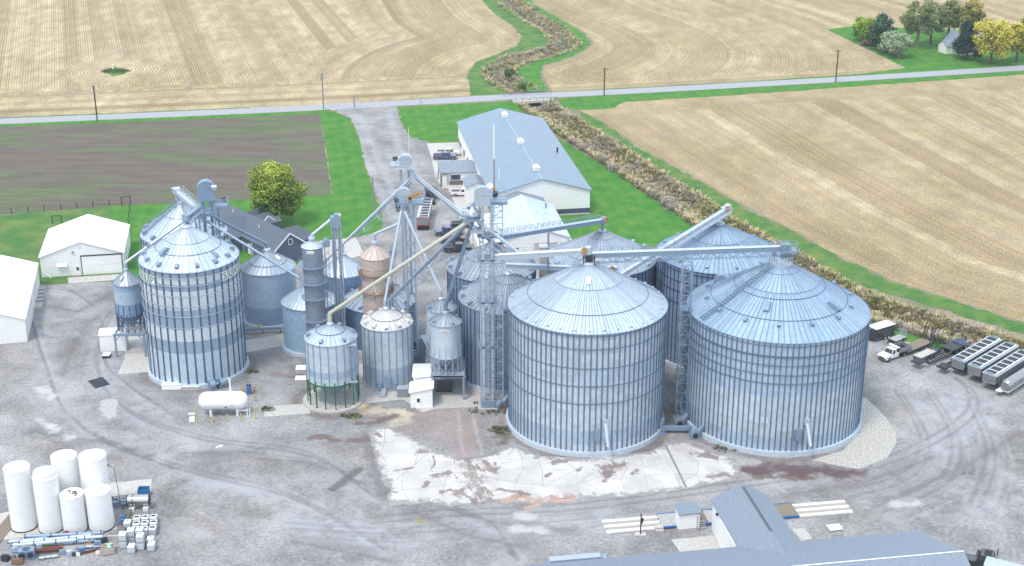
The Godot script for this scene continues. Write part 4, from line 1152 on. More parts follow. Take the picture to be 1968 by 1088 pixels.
	# the fans at its foot
	for k in 2:
		var a := -1.12 + 0.17 * k
		var d := Vector3(cos(a), 0, -sin(a))
		var s := Vector3(d.z, 0, -d.x)
		var m := MB.new()
		var base := d * 9.3 + UP * 0.9
		m.tube(base - s * 0.5, base + s * 0.3, 0.75, 0.75, 16)
		m.tube(base + s * 0.3, base + s * 0.9, 0.28, 0.28, 10)
		m.box(d * 8.3 + UP * 0.7, Vector3(1.3, 1.0, 1.2), Basis(UP, a))
		m.box(base - UP * 0.7, Vector3(1.2, 0.3, 1.2), Basis(UP, a))
		part("fan", m, M.galv_mid, l1)
	bin("striped bin behind the big banded one, a walkway running up its roof", "", Vector2(-59.3, -247.0), 7.62, 16.0, 21.2, {
		"bays": 34, "ribs": 40, "tiers": [1.0, 0.4, 0.09], "roof": "roof_bright", "wall": "galv_bright", "stiff": 0.2, "rings": [0.06, 0.2, 0.34], "vents": 13, "vent_size": 0.95, "vent_at": 0.9, "stairs": PI + 0.35,
		"bands": [[0.1, da], [0.3, li], [0.5, da], [1.0, li]]})
	# --- plain bins in the middle
	bin("smooth walled bin beside the blue gabled house, pale streaked roof", "", Vector2(-44.0, -244.1), 4.84, 10.4, 13.3, {
		"bays": 0, "ribs": 32, "tiers": [1.0, 0.12], "roof": "roof_mid", "wall": "galv", "lines": [0.7], "bands": [[0.62, Color(0.92, 0.95, 1.0)], [1.0, Color(0.64, 0.72, 0.84)]], "hatches": [[-0.5, 0.45, 0.6, "white_roof"]], "spread": 0.03})
	bin("smooth light blue bin right behind the grey tower dryer", "", Vector2(-35.1, -232.2), 4.74, 8.7, 11.6, {
		"bays": 0, "ribs": 34, "tiers": [1.0, 0.12], "roof": "roof_bright", "wall": "galv", "bands": [[1.0, Color(0.80, 0.93, 1.0)]], "spread": 0.03})
	bin("dark blue walled bin behind the thin lattice leg, bright ribbed roof", "", Vector2(-30.3, -242.9), 3.75, 10.0, 12.9, {
		"bays": 0, "ribs": 28, "tiers": [1.0, 0.14], "roof": "roof_bright", "wall": "galv", "bands": [[1.0, Color(0.46, 0.58, 0.74)]], "spread": 0.04})
	bin("low dark walled bin behind the white roofed one, roof partly rusted", "", Vector2(-23.2, -234.2), 6.3, 8.0, 11.4, {
		"bays": 0, "ribs": 34, "tiers": [1.0, 0.12], "roof": "roof_mid", "wall": "galv", "bands": [[1.0, Color(0.46, 0.56, 0.70)]], "vents": 8, "vent_size": 0.7, "spread": 0.05})
	# --- hopper bin on green legs
	var n1 := bin("front hopper bin standing on green legs over a round slab", "", Vector2(-28.8, -210.8), 4.1, 11.4, 13.3, {
		"name": "hopper_bin", "floor": 4.3, "bays": 20, "ribs": 28, "tiers": [1.0, 0.12], "roof": "roof_bright", "wall": "galv_bright", "stiff": 0.12, "stiff_mat": "galv_mid", "stiff_low": 4.3, "lines": [0.55],
		"bands": [[0.62, pale], [0.76, Color(0.66, 0.75, 0.86)], [1.0, Color(0.93, 0.97, 1.0)]], "vents": 6, "vent_size": 0.75, "vent_at": 0.85, "vent_turn": 0.2, "ladder": -0.62})
	legs_under(n1, 4.1, 0.25, 4.3, 16, 0.17, M.green_paint, 1.1, false)
	var slab := MB.new()
	slab.lathe([Vector2(4.95, 0), Vector2(4.95, 0.3), Vector2(0, 0.3)], 64)
	part("round_slab", slab, M.concrete, n1)
	# landings on its ladder side
	for y in [11.0, 4.6]:
		part("landing", boxed(Vector3(4.1 * cos(0.62) + 0.3, y, 4.1 * sin(0.62) + 0.3), Vector3(1.3, 0.1, 0.8)), M.galv_pale, n1)
	# --- white roofed bin
	var n2 := bin("ribbed bin with a creamy white roof and gooseneck vents", "", Vector2(-20.5, -218.3), 4.14, 10.7, 12.8, {
		"bays": 22, "ribs": 26, "tiers": [1.0, 0.14], "roof": "roof_white", "wall": "galv_bright", "stiff": 0.16, "stiff_mat": "galv_mid", "vents": 11, "vent_size": 0.85, "vent_at": 0.86, "vent_mat": "roof_white", "lines": [0.62], "floor": 0.4,
		"bands": [[0.66, Color(0.93, 0.95, 0.97)], [0.86, Color(0.72, 0.78, 0.88)], [1.0, Color(0.82, 0.86, 0.92)]], "spread": 0.10, "base": "concrete"})
	var dk := MB.new()
	dk.box(Vector3(0.1, 1.6, 4.4), Vector3(1.3, 2.2, 0.5)); dk.box(Vector3(-1.1, 0.9, 4.3), Vector3(0.8, 0.9, 0.6)); dk.box(Vector3(1.2, 0.9, 4.2), Vector3(0.9, 1.0, 0.6))
	part("fan_housing", dk, M.galv_mid, n2)
	part("unload_box", boxed(Vector3(-0.4, 0.5, 5.7), Vector3(0.8, 0.6, 2.0)), M.galv_pale, n2)
	# --- loading bins over the drive-through
	for w in [["small hopper bin with an oval badge over the truck drive-through", Vector2(-10.6, -213.1), 13.0, 14.3, true], ["small hopper bin tucked behind the badged one over the drive-through", Vector2(-11.6, -218.8), 13.0, 14.3, false]]:
		var b := bin(w[0], "", w[1], 2.47, w[2], w[3], {"name": "hopper_bin", "floor": 7.3, "bays": 16, "ribs": 18, "tiers": [1.0, 0.16], "roof": "roof_dull", "wall": "galv_bright", "stiff": 0.1, "stiff_mat": "galv_pale", "stiff_low": 7.0, "stiff_top": 9.0, "bands": [[1.0, pale]], "spread": 0.03, "vents": 4, "vent_size": 0.5, "vent_at": 0.85})
		legs_under(b, 2.47, 4.35, 7.3, 14, 0.12, M.galv_pale, 5.0)
		if w[4]:
			var badge := MB.new()
			badge.lathe([Vector2(0, -0.02), Vector2(0.75, -0.02), Vector2(0.75, 0.03), Vector2(0, 0.03)], 28)
			var d := Vector3(-0.06, 0, 1).normalized()
			var bp := part("badge", badge, M.white_paint, b, Transform3D(Basis(Vector3(1, 0, 0), Vector3(0, 0, 0.52), Vector3(0, -0.52, 0) * 0.0 + Vector3(0, -0.5, 0)), Vector3(-0.12, 12.3, 2.54)))
			var tm := TextMesh.new()
			tm.text = "GSI"
			tm.font = SystemFont.new()
			tm.font.font_names = PackedStringArray(["Droid Sans"])
			tm.font_size = 32
			tm.pixel_size = 0.022
			tm.depth = 0.01
			part("badge_letters", tm, M.navy_trim, b, Transform3D(Basis(), Vector3(-0.12, 12.28, 2.585)))
	# --- the small bin by the white barn
	var l3 := bin("small blue hopper bin on a steel frame left of the banded bin", "", Vector2(-65.7, -230.1), 2.35, 13.0, 15.0, {"name": "hopper_bin", "floor": 7.1, "bays": 14, "ribs": 18, "tiers": [1.0, 0.14], "roof": "roof_dull", "wall": "galv", "stiff": 0.12, "stiff_low": 6.5, "stiff_top": 9.3,
		"bands": [[0.3, Color(0.72, 0.83, 0.92)], [0.6, Color(0.95, 1.0, 1.0)], [1.0, Color(0.62, 0.74, 0.86)]], "spread": 0.04, "hatches": [[-1.9, 0.6, 0.5, "galv_pale"]]})
	legs_under(l3, 2.35, 4.3, 7.1, 14, 0.13, M.galv_dark, 4.9)
	# --- tower dryers
	var t1 := thing("tower_dryer", "slim grey tower dryer ringed by walkways, white name plate", "grain dryer", Vector3(-33.0, 0, -224.6))
	dryer(t1, 1.68, 21.5, 22.3, [18.1, 15.2, 12.5, 8.5], "galv", "roof_bright", Color(0.60, 0.58, 0.60))
	part("name_plate", boxed(Vector3(-0.1, 20.9, 1.72), Vector3(1.25, 0.5, 0.06)), M.white_paint, t1)
	var nm := TextMesh.new()
	nm.text = "Sukup"
	nm.font = SystemFont.new()
	nm.font.font_names = PackedStringArray(["Droid Sans"])
	nm.font_size = 32
	nm.pixel_size = 0.013
	nm.depth = 0.01
	part("plate_letters", nm, M.green_letter, t1, Transform3D(Basis(), Vector3(-0.1, 20.88, 1.76)))
	var t2 := thing("tower_dryer", "stout rusty tower dryer with a railed deck round it", "grain dryer", Vector3(-22.7, 0, -225.2))
	dryer(t2, 2.36, 19.6, 21.4, [16.6, 13.4], "rust", "rust", Color(1, 1, 1))

func dryer(t: Node3D, r: float, eave: float, peak: float, decks: Array, wall: String, roof: String, tint: Color):
	var g := RandomNumberGenerator.new()
	g.seed = hash(t.name)
	var last := 0.0
	var ys := decks.duplicate()
	ys.reverse()
	ys.append(eave)
	for y in ys:
		var steps: int = maxi(1, int((y - last) / 1.2))
		for k in steps: part("wall_course", wall_strip(r + (0.015 if k % 2 else 0.0), lerpf(last, y, float(k) / steps), lerpf(last, y, float(k + 1) / steps), 16, tint * (1.0 - g.randf() * 0.12), g, 0.08), M[wall], t)
		last = y
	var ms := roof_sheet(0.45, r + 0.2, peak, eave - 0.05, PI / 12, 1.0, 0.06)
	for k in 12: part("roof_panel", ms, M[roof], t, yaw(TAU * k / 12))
	var c := MB.new()
	c.lathe([Vector2(0.5, peak - 0.1), Vector2(0.45, peak + 0.3), Vector2(0.6, peak + 0.45), Vector2(0.45, peak + 0.85), Vector2(0, peak + 0.95)], 20)
	part("roof_cap", c, M.galv_pale, t)
	for y in decks:
		var m := MB.new()
		m.lathe([Vector2(r, y - 0.15), Vector2(r + 0.65, y - 0.05), Vector2(r + 0.65, y + 0.05), Vector2(r, y + 0.05)], 24)
		for k in 8:
			var d := Vector3(r + 0.62, 0, 0).rotated(UP, TAU * k / 8)
			var e := Vector3(r + 0.62, 0, 0).rotated(UP, TAU * (k + 1) / 8)
			m.bar(d + UP * y, d + UP * (y + 1.1), 0.05)
			m.bar(d + UP * (y + 1.1), e + UP * (y + 1.1), 0.05)
			m.bar(d + UP * (y + 0.55), e + UP * (y + 0.55), 0.04)
			m.bar(d + UP * y, d.normalized() * r + UP * (y - 0.9), 0.05)
		part("walkway", m, M.rust_dark if wall == "rust" else M.galv_mid, t)
	var d := Vector3(cos(0.35), 0, -sin(0.35))
	var s := Vector3(d.z, 0, -d.x)
	part("ladder", ladder_mesh(d * (r + 0.4), d * (r + 0.4) + UP * (eave + 0.8), s), M.galv_mid, t)
	part("ladder_cage", cage_mesh(d * (r + 0.4) + UP * 3, d * (r + 0.4) + UP * (eave + 1.0), s, d), M.galv_mid, t)
	var box := MB.new()
	box.box(d * (r + 0.7) + UP * (eave + 0.1), Vector3(1.2, 1.0, 1.0))
	box.tube(d * (r + 0.7) + UP * (eave + 0.6) - s * 0.6, d * (r + 0.7) + UP * (eave + 0.6) + s * 0.6, 0.3)
	part("top_drive", box, M.galv_mid, t)

# ---------------------------------------------------------------- elevator legs, conveyors, spouts
func lattice(t: Node3D, w: float, d: float, y0: float, y1: float, bay: float, post: float, m: Material, off := Vector3.ZERO):
	var cs := [Vector3(-w / 2, 0, d / 2), Vector3(w / 2, 0, d / 2), Vector3(w / 2, 0, -d / 2), Vector3(-w / 2, 0, -d / 2)]
	for c in cs: part("tower_post", boxed(off + c + UP * (y0 + y1) / 2, Vector3(post, y1 - y0, post)), m, t)
	var b := MB.new()
	var n := int((y1 - y0) / bay)
	for k in n:
		var lo := lerpf(y0, y1, float(k) / n)
		var hi := lerpf(y0, y1, float(k + 1) / n)
		for i in 4:
			var p: Vector3 = off + cs[i]
			var q: Vector3 = off + cs[(i + 1) % 4]
			b.bar(p + UP * hi, q + UP * hi, 0.08)
			if k % 2 == 0: b.bar(p + UP * lo, q + UP * hi, 0.07)
			else: b.bar(q + UP * lo, p + UP * hi, 0.07)
			if w > 3.0: b.bar(p + UP * (lo + hi) / 2, q + UP * hi, 0.045)
	part("bracing", b, m, t)

# a railed platform
func platform(t: Node3D, c: Vector3, w: float, d: float, m: Material, turn := 0.0, rail := 1.1):
	var b := MB.new()
	b.xf = Transform3D(Basis(UP, turn), c)
	b.box(Vector3.ZERO, Vector3(w, 0.12, d))
	b.box(Vector3(0, -0.2, d / 2), Vector3(w, 0.25, 0.1)); b.box(Vector3(0, -0.2, -d / 2), Vector3(w, 0.25, 0.1))
	var cs := [Vector3(-w / 2, 0, d / 2), Vector3(w / 2, 0, d / 2), Vector3(w / 2, 0, -d / 2), Vector3(-w / 2, 0, -d / 2)]
	for i in 4:
		var p: Vector3 = cs[i]
		var q: Vector3 = cs[(i + 1) % 4]
		for h in [rail * 0.5, rail]: b.bar(p + UP * h, q + UP * h, 0.055)
		for k in 3:
			var r := p.lerp(q, k / 3.0)
			b.bar(r, r + UP * rail, 0.055)
	part("platform", b, m, t)

# the rounded top of a bucket elevator, turned about y
func hood(t: Node3D, c: Vector3, r: float, d: float, h: float, m: Material, turn := 0.0):
	var o := PackedVector2Array([Vector2(-r, -h), Vector2(r, -h)])
	for k in 15: o.append(Vector2(cos(PI * k / 14.0), sin(PI * k / 14.0)) * r)
	var b := MB.new()
	b.plate(o, -d / 2, d / 2)
	for k in 14:
		var p := Vector3(cos(PI * k / 14.0) * (r + 0.02), sin(PI * k / 14.0) * (r + 0.02), d / 2)
		var q := Vector3(cos(PI * (k + 1) / 14.0) * (r + 0.02), sin(PI * (k + 1) / 14.0) * (r + 0.02), d / 2)
		b.bar(p, q, 0.09); b.bar(p - Vector3(0, 0, d), q - Vector3(0, 0, d), 0.09)
	b.box(Vector3(0, -h * 0.2, 0), Vector3(0.1, h * 1.5, d + 0.08))
	b.box(Vector3(0, 0.02, 0), Vector3(r * 2 + 0.1, 0.1, d + 0.08))
	part("elevator_head", b, m, t, Transform3D(Basis(UP, turn), c))

func motor(t: Node3D, a: Vector3, b: Vector3, r: float, m: Material, called := "drive_motor"):
	var k := MB.new()
	k.tube(a, b, r, r, 14)
	k.tube(a.lerp(b, 0.96), a.lerp(b, 1.15), r * 0.7, r * 0.5, 12)
	k.box((a + b) / 2 - UP * r * 0.9, Vector3(r * 1.3, r * 0.5, r * 1.6))
	part(called, k, m, t)

func spout(label: String, a: Vector3, b: Vector3, r: float, m: Material, brace := 0.0, drop := 0.0):
	var t := thing("grain_spout", label, "grain spout", b, 0.0)
	var p := a - b
	var q := Vector3(0, drop, 0)
	part("spout_tube", tubed(p, q, r, 12), m, t)
	if drop > 0.0:
		var e := MB.new()
		e.tube(q, Vector3(0, -0.6, 0), r * 1.1, r * 1.25, 12)
		e.tube(q + UP * 0.05 + (p - q).normalized() * r, q - UP * 0.2, r * 1.2, r * 1.15, 12)
		part("elbow", e, m, t)
	var f := MB.new()
	var n := int(p.distance_to(q) / 6.0)
	for k in range(1, n):
		var c := p.lerp(q, float(k) / n)
		var d := (q - p).normalized()
		f.tube(c - d * 0.07, c + d * 0.07, r * 1.25, r * 1.25, 12)
	if n > 1: part("flange", f, m, t)
	if brace > 0.0:
		var d := (q - p).normalized()
		var s := d.cross(UP).normalized()
		var u := s.cross(d)
		var g := MB.new()
		for at in [0.35, 0.68]:
			var c := p.lerp(q, at)
			var tips := [c + (s - u) * brace, c + (-s - u) * brace]
			for z in tips:
				g.bar(c, z, 0.07)
				g.bar(z, p.lerp(q, at - 0.3), 0.035)
				g.bar(z, p.lerp(q, minf(1.0, at + 0.3)), 0.035)
			g.bar(tips[0], tips[1], 0.06)
		part("cable_truss", g, m, t)

# an enclosed drag conveyor with a catwalk along it
func conveyor(label: String, a: Vector3, b: Vector3, w: float, h: float, m: Material, walk := 1, drive := "orange_paint", truss := false, cover := "galv_pale"):
	var t := thing("conveyor", label, "conveyor", a, 0.0)
	var d := b - a
	var l := d.length()
	d /= l
	var s := d.cross(UP).normalized()
	var u := s.cross(d)
	var bs := Basis(d, u, s)
	var xf := Transform3D(bs, Vector3.ZERO)
	var tr := MB.new()
	tr.box(Vector3(l / 2, 0, 0), Vector3(l, h, w))
	tr.box(Vector3(l / 2, -h * 0.5, 0), Vector3(l, 0.08, w + 0.14))
	for k in int(l / 1.5): tr.box(Vector3(k * 1.5 + 0.7, -0.02, 0), Vector3(0.08, h + 0.06, w + 0.1))
	part("trough", tr, m, t, xf)
	var cv := MB.new()
	var o := PackedVector2Array([Vector2(-w / 2 - 0.06, 0), Vector2(w / 2 + 0.06, 0), Vector2(w * 0.25, h * 0.28), Vector2(-w * 0.25, h * 0.28)])
	cv.plate(o, 0, l)
	part("cover", cv, M[cover], t, Transform3D(Basis(s, u, -d) * Basis(UP, PI), UP * h * 0.51))
	if walk != 0:
		var wk := MB.new()
		var z := w / 2 + 0.5
		wk.box(Vector3(l / 2, -h * 0.35, z * walk), Vector3(l, 0.07, 0.75))
		for e in [z - 0.37, z + 0.37]:
			wk.bar(Vector3(0, -h * 0.35 + 1.1, e * walk), Vector3(l, -h * 0.35 + 1.1, e * walk), 0.05)
			wk.bar(Vector3(0, -h * 0.35 + 0.55, e * walk), Vector3(l, -h * 0.35 + 0.55, e * walk), 0.04)
			for k in int(l / 1.6) + 1: wk.bar(Vector3(k * 1.6, -h * 0.35, e * walk), Vector3(k * 1.6, -h * 0.35 + 1.1, e * walk), 0.05)
		part("catwalk", wk, m, t, xf)
	if truss:
		var g := MB.new()
		var n := int(l / 2.2)
		for k in n:
			var x0 := l * k / n
			var x1 := l * (k + 1) / n
			for z in [-w / 2, w / 2]:
				g.bar(Vector3(x0, -h / 2, z), Vector3((x0 + x1) / 2, -h / 2 - 0.9, z), 0.06)
				g.bar(Vector3((x0 + x1) / 2, -h / 2 - 0.9, z), Vector3(x1, -h / 2, z), 0.06)
				g.bar(Vector3(x0, -h / 2 - 0.9, z), Vector3(x1, -h / 2 - 0.9, z), 0.07)
		part("truss", g, m, t, xf)
	if drive:
		var g := MB.new()
		g.box(Vector3(l - 0.3, 0.3, 0.5), Vector3(0.55, 1.1, 0.35), Basis(Vector3.FORWARD, 0.3))
		part("belt_guard", g, M[drive], t, xf)
		var e := MB.new()
		e.box(Vector3(l - 0.1, 0.1, 0), Vector3(1.5, h + 0.4, w + 0.3))
		e.tube(Vector3(l - 0.2, h * 0.8, -0.4), Vector3(l + 0.5, h * 0.8, -0.4), 0.22, 0.22, 12)
		part("drive_end", e, m, t, xf)
		part("discharge", tubed(Vector3(l - 0.4, 0, 0), Vector3(l - 0.4, 0, 0) + bs.inverse() * Vector3(0, -1.6, 0), 0.3, 12), m, t, xf)

func build_machines():
	var gm: Material = M.galv_mid
	var gp: Material = M.galv_pale
	# --- the tall tower and its double leg
	var tw := thing("support_tower", "tallest lattice tower, standing left of the huge pale bin", "tower", Vector3(-3.2, 0, -209.6))
	lattice(tw, 3.5, 2.9, 0.1, 34.2, 1.9, 0.17, gp)
	var pad := MB.new()
	pad.box(Vector3(-0.1, 0.15, 0.4), Vector3(4.3, 0.4, 4.6))
	part("footing", pad, M.concrete, tw)
	for h in [11.0, 18.6, 25.6, 29.4]: platform(tw, Vector3(-0.6, h, 1.1), 3.0, 2.2, gm)
	platform(tw, Vector3(0.2, 34.6, 0), 4.6, 3.4, gm)
	part("ladder", ladder_mesh(Vector3(0.2, 0.3, 1.75), Vector3(0.2, 35.4, 1.75), Vector3.RIGHT), gp, tw)
	part("ladder_cage", cage_mesh(Vector3(0.2, 3, 1.75), Vector3(0.2, 35.4, 1.75), Vector3.RIGHT, Vector3.BACK), gm, tw)
	var leg := thing("bucket_elevator", "tallest bucket elevator, twin tubes up the front of the tall tower", "elevator leg", Vector3(-3.7, 0, -207.6))
	for x in [-0.75, 0.62]: part("leg_tube", boxed(Vector3(x, 18, 0), Vector3(0.42, 33, 0.5)), gp, leg)
	for x in [-0.75, 0.62]:
		var f := MB.new()
		for k in 14: f.box(Vector3(x, 2 + k * 2.3, 0), Vector3(0.52, 0.12, 0.6))
		part("tube_flange", f, gm, leg)
	part("elevator_boot", boxed(Vector3(-0.05, 0.9, 0), Vector3(2.2, 1.5, 0.8)), gm, leg)
	hood(leg, Vector3(-0.75, 36.1, 0), 1.2, 1.0, 1.8, gp)
	motor(leg, Vector3(0.8, 36.2, 0.2), Vector3(1.5, 36.2, 0.2), 0.42, M.dark_steel)
	part("belt_guard", boxed(Vector3(1.0, 36.8, -0.2), Vector3(0.5, 0.4, 0.3)), M.orange_paint, leg)
	var mast := thing("radio_mast", "slender white and grey radio mast on top of the tallest tower", "radio mast", Vector3(-2.7, 34.7, -209.8))
	part("mast_foot", tubed(Vector3.ZERO, UP * 6.2, 0.13, 10), M.grey_pole, mast)
	part("mast_tip", tubed(UP * 6.2, UP * 11.6, 0.09, 8), M.white_paint, mast)
	part("antenna", tubed(Vector3(0.75, 3, 0), Vector3(0.75, 4.6, 0), 0.06, 8), M.white_paint, mast)
	part("antenna_arm", boxed(Vector3(0.35, 3.2, 0), Vector3(0.8, 0.06, 0.06)), M.grey_pole, mast)
	var dish := MB.new()
	dish.lathe([Vector2(0, 0), Vector2(0.35, 0.06), Vector2(0.5, 0.18)], 18)
	part("dish", dish, M.white_paint, mast, Transform3D(Basis(Vector3.RIGHT, 1.2), Vector3(-0.7, 2.1, 0.3)))
	var di := thing("distributor", "round spout distributor hung beside the head of the tallest leg", "distributor", Vector3(-6.0, 32.4, -208.0))
	var dm := MB.new()
	dm.lathe([Vector2(0.25, -0.9), Vector2(0.9, 0), Vector2(1.15, 0.35), Vector2(1.1, 0.6), Vector2(0.35, 1.6), Vector2(0.3, 2.2), Vector2(0, 2.2)], 24)
	part("turnhead", dm, gp, di)
	platform(di, Vector3(-0.1, -0.2, 0), 2.7, 2.2, gm)
	platform(di, Vector3(0.6, -2.2, 0), 1.9, 1.6, gp, 0, 0.3)
	part("inlet", tubed(Vector3(0, 2.0, 0), Vector3(1.3, 3.4, 0.4), 0.35, 12), gp, di)
	part("valve_motor", tubed(Vector3(-0.8, 1.5, 0.3), Vector3(-0.3, 1.5, 0.3), 0.2, 10), M.blue_paint, di)
	var d1 := Vector3(-6.0, 31.9, -208.0)
	spout("long cream spout from the tallest leg to the green legged bin", d1 + Vector3(-0.4, 0, 0.5), Vector3(-28.8, 14.4, -210.8), 0.30, M.cream_paint, 1.4, 0.8)
	spout("long blue grey spout from the tallest leg to the white roofed bin", d1 + Vector3(-0.4, -0.2, 0), Vector3(-20.1, 13.6, -218.2), 0.27, gm, 1.5, 0.6)
	spout("steep blue grey spout dropping to the two drive-through bins", d1 + Vector3(0, -0.4, 0), Vector3(-10.6, 15.1, -213.1), 0.30, gm, 1.5, 0.4)
	spout("pale spout running right from the distributor down to the long conveyor", d1 + Vector3(0.6, 0, 0.3), Vector3(1.27, 26.62, -207.2), 0.28, gp, 0.0, 0.0)
	spout("thin dark spout inside the tall tower sloping to the right", Vector3(-4.93, 29.49, -208.6), Vector3(-0.72, 25.66, -209.5), 0.22, gm)
	spout("pale chute from the distributor back into the tall tower", d1 + Vector3(0.3, 0.2, -0.8), Vector3(-2.9, 26.56, -211), 0.24, gp)

	# --- conveyors over the big bins
	conveyor("level conveyor from the tall tower to the huge pale bin", Vector3(-2.87, 25.88, -207.8), Vector3(11.3, 28.1, -204.3), 0.6, 0.7, gp, -1)
	conveyor("long level conveyor from the huge pale bin to the biggest bin", Vector3(11.9, 27.4, -204.6), Vector3(41.5, 28.0, -206.0), 0.55, 0.7, gm, -1, "galv_mid", true)
	conveyor("conveyor rising over the shop roof to the farthest silver bin", Vector3(-1.77, 27.75, -211.5), Vector3(15.7, 22.6, -233.9), 0.6, 0.6, gm, -1)
	conveyor("low level conveyor crossing behind the huge pale bin", Vector3(-1.0, 19.4, -221.0), Vector3(16.57, 18.19, -222), 0.6, 0.6, gp, -1)
	conveyor("steep white topped conveyor climbing to the tall blue roofed bin", Vector3(17.52, 16.68, -222.8), Vector3(36.3, 25.6, -231.2), 0.8, 0.7, gp, 1)
	var cr := thing("peak_frame", "railed frame round the peak of the biggest bin", "frame", Vector3(40.9, 25.6, -205.9))
	var crm := MB.new()
	for k in 14:
		var p := Vector3(1.75, 0, 0).rotated(UP, TAU * k / 14)
		var q := Vector3(1.75, 0, 0).rotated(UP, TAU * (k + 1) / 14)
		crm.bar(p - UP * 0.6, p + UP * 1.3, 0.08)
		for h in [0.65, 1.3]: crm.bar(p + UP * h, q + UP * h, 0.06)
	part("railing", crm, gp, cr)
	var crf := MB.new()
	for p in [Vector3(-1, 0, 0.8), Vector3(1, 0, 0.8), Vector3(1, 0, -0.8), Vector3(-1, 0, -0.8)]: crf.bar(p - UP * 0.4, Vector3(p.x * 0.8, 2.1, p.z * 0.7), 0.12)
	part("frame_post", crf, gm, cr)
	platform(cr, Vector3(0.9, 2.2, 0), 2.6, 1.9, gm)
	var cs := thing("peak_frame", "steel frame carrying the conveyor ends on the huge pale bin", "frame", Vector3(11.5, 26.4, -204.0))
	var csm := MB.new()
	for p in [Vector3(-0.8, 0, 0.7), Vector3(0.9, 0, 0.7), Vector3(0.9, 0, -0.7), Vector3(-0.8, 0, -0.7)]:
		csm.bar(p - UP * 0.5, p + UP * 1.4, 0.13)
	for h in [0.4, 1.1]:
		csm.bar(Vector3(-0.8, h, 0.7), Vector3(0.9, h, 0.7), 0.08); csm.bar(Vector3(-0.8, h, -0.7), Vector3(0.9, h, -0.7), 0.08)
	csm.box(Vector3(0.1, 0.7, 0), Vector3(1.0, 0.9, 0.8))
	part("frame_post", csm, M.dark_steel, cs)
	var mt := thing("support_tower", "thin lattice tower between the two giant bins, holding up their conveyor", "tower", Vector3(26.45, 0, -204))
	lattice(mt, 1.5, 1.4, 0.1, 26.3, 1.55, 0.13, gm)
	part("footing", boxed(Vector3(0, 0.15, 0), Vector3(2.2, 0.4, 2.1)), M.concrete, mt)
	var sp := thing("support_post", "single steel post under the conveyor over the shop roof", "post", Vector3(5.9, 14.6, -221.2))
	part("post", boxed(Vector3(0, 5.1, 0), Vector3(0.3, 10.2, 0.3)), gm, sp)
	part("foot", boxed(Vector3(0, 0.1, 0), Vector3(0.7, 0.3, 0.7)), gm, sp)
	var bt := thing("block_tower", "narrow beige block tower wedged between two dull steel bins", "tower", Vector3(5.6, 0, -240.0))
	part("shaft", boxed(Vector3(0, 7.8, 0), Vector3(1.5, 15.6, 1.5)), M.cream_paint, bt)
	part("cap", boxed(Vector3(0, 15.7, 0), Vector3(1.7, 0.2, 1.7)), M.concrete, bt)

	# --- middle legs
	var l3 := thing("bucket_elevator", "far middle bucket elevator with a boxy white head above the drive", "elevator leg", Vector3(-18.3, 0, -236.0))
	for x in [-0.6, 0.75]: part("leg_tube", boxed(Vector3(x, 15.5, 0), Vector3(0.42, 31, 0.5)), gp, l3)
	var bx := MB.new()
	bx.plate(PackedVector2Array([Vector2(-1.0, 0), Vector2(1.1, 0), Vector2(1.1, 1.1), Vector2(0.75, 1.6), Vector2(-0.5, 1.6), Vector2(-1.0, 1.1)]), -0.6, 0.6)
	bx.box(Vector3(0.05, 1.1, 0), Vector3(2.2, 0.1, 1.3)); bx.box(Vector3(0.05, 0.5, 0), Vector3(0.1, 1.2, 1.28))
	part("elevator_head", bx, gp, l3, Transform3D(Basis(), Vector3(0.2, 32.1, 0)))
	platform(l3, Vector3(-0.7, 32.0, 0), 3.6, 2.4, gp)
	motor(l3, Vector3(-1.9, 33.0, 0), Vector3(-1.2, 33.0, 0), 0.35, M.dark_steel)
	part("lightning_rod", tubed(Vector3(0.9, 33.5, 0), Vector3(0.9, 38.4, 0), 0.04, 6), M.white_paint, l3)
	var hd := MB.new()
	hd.frustum(Vector3(1.4, 29.6, 0.2), Vector2(1.1, 1.0), Vector2(0.7, 0.8), 1.6)
	part("valve_box", hd, gp, l3)
	part("bracing", ladder_mesh(Vector3(0.1, 0, 0.35), Vector3(0.1, 31, 0.35), Vector3.RIGHT, 1.0, 2.6), gm, l3)
	var d3 := Vector3(-16.9, 29.6, -235.6)
	spout("upper of two long pale spouts running left over the dryer tops", d3 + Vector3(-0.3, 0.1, 0), Vector3(-35.1, 12.4, -232.2), 0.22, gp, 1.2, 0.4)
	spout("lower of two long pale spouts running left, ending on a dark bin", d3 + Vector3(0.0, -0.2, 0.5), Vector3(-30.3, 13.7, -242.9), 0.22, gp, 1.2, 1.2)
	spout("pale spout slanting right from the boxy head to the half hidden bin", d3 + Vector3(0.4, 0.2, 0), Vector3(-3.6, 17.9, -237.4), 0.24, gp, 1.0)
	spout("thin upper pipe from the boxy head across to the main distributor", d3 + Vector3(0.5, 0.6, -0.2), Vector3(-7.48, 32.28, -210), 0.13, gp)
	var l2 := thing("bucket_elevator", "middle bucket elevator with an orange belt guard behind the rusty dryer", "elevator leg", Vector3(-16.9, 0, -225.4))
	for x in [-0.65, 0.85]: part("leg_tube", boxed(Vector3(x, 14.4, 0), Vector3(0.4, 28.8, 0.46)), gp, l2)
	lattice(l2, 1.3, 1.0, 0, 28.4, 2.2, 0.1, gm, Vector3(0.1, 0, -0.3))
	hood(l2, Vector3(-0.75, 30.2, 0), 1.05, 0.95, 1.5, gp)
	platform(l2, Vector3(0.3, 28.9, 0), 4.4, 2.2, gm)
	var og := MB.new()
	og.box(Vector3(0.9, 30.1, 0.75), Vector3(2.0, 0.5, 0.3), Basis(Vector3.BACK, 0.42))
	og.box(Vector3(0.3, 29.4, 0.75), Vector3(0.5, 1.0, 0.3))
	part("belt_guard", og, M.orange_paint, l2)
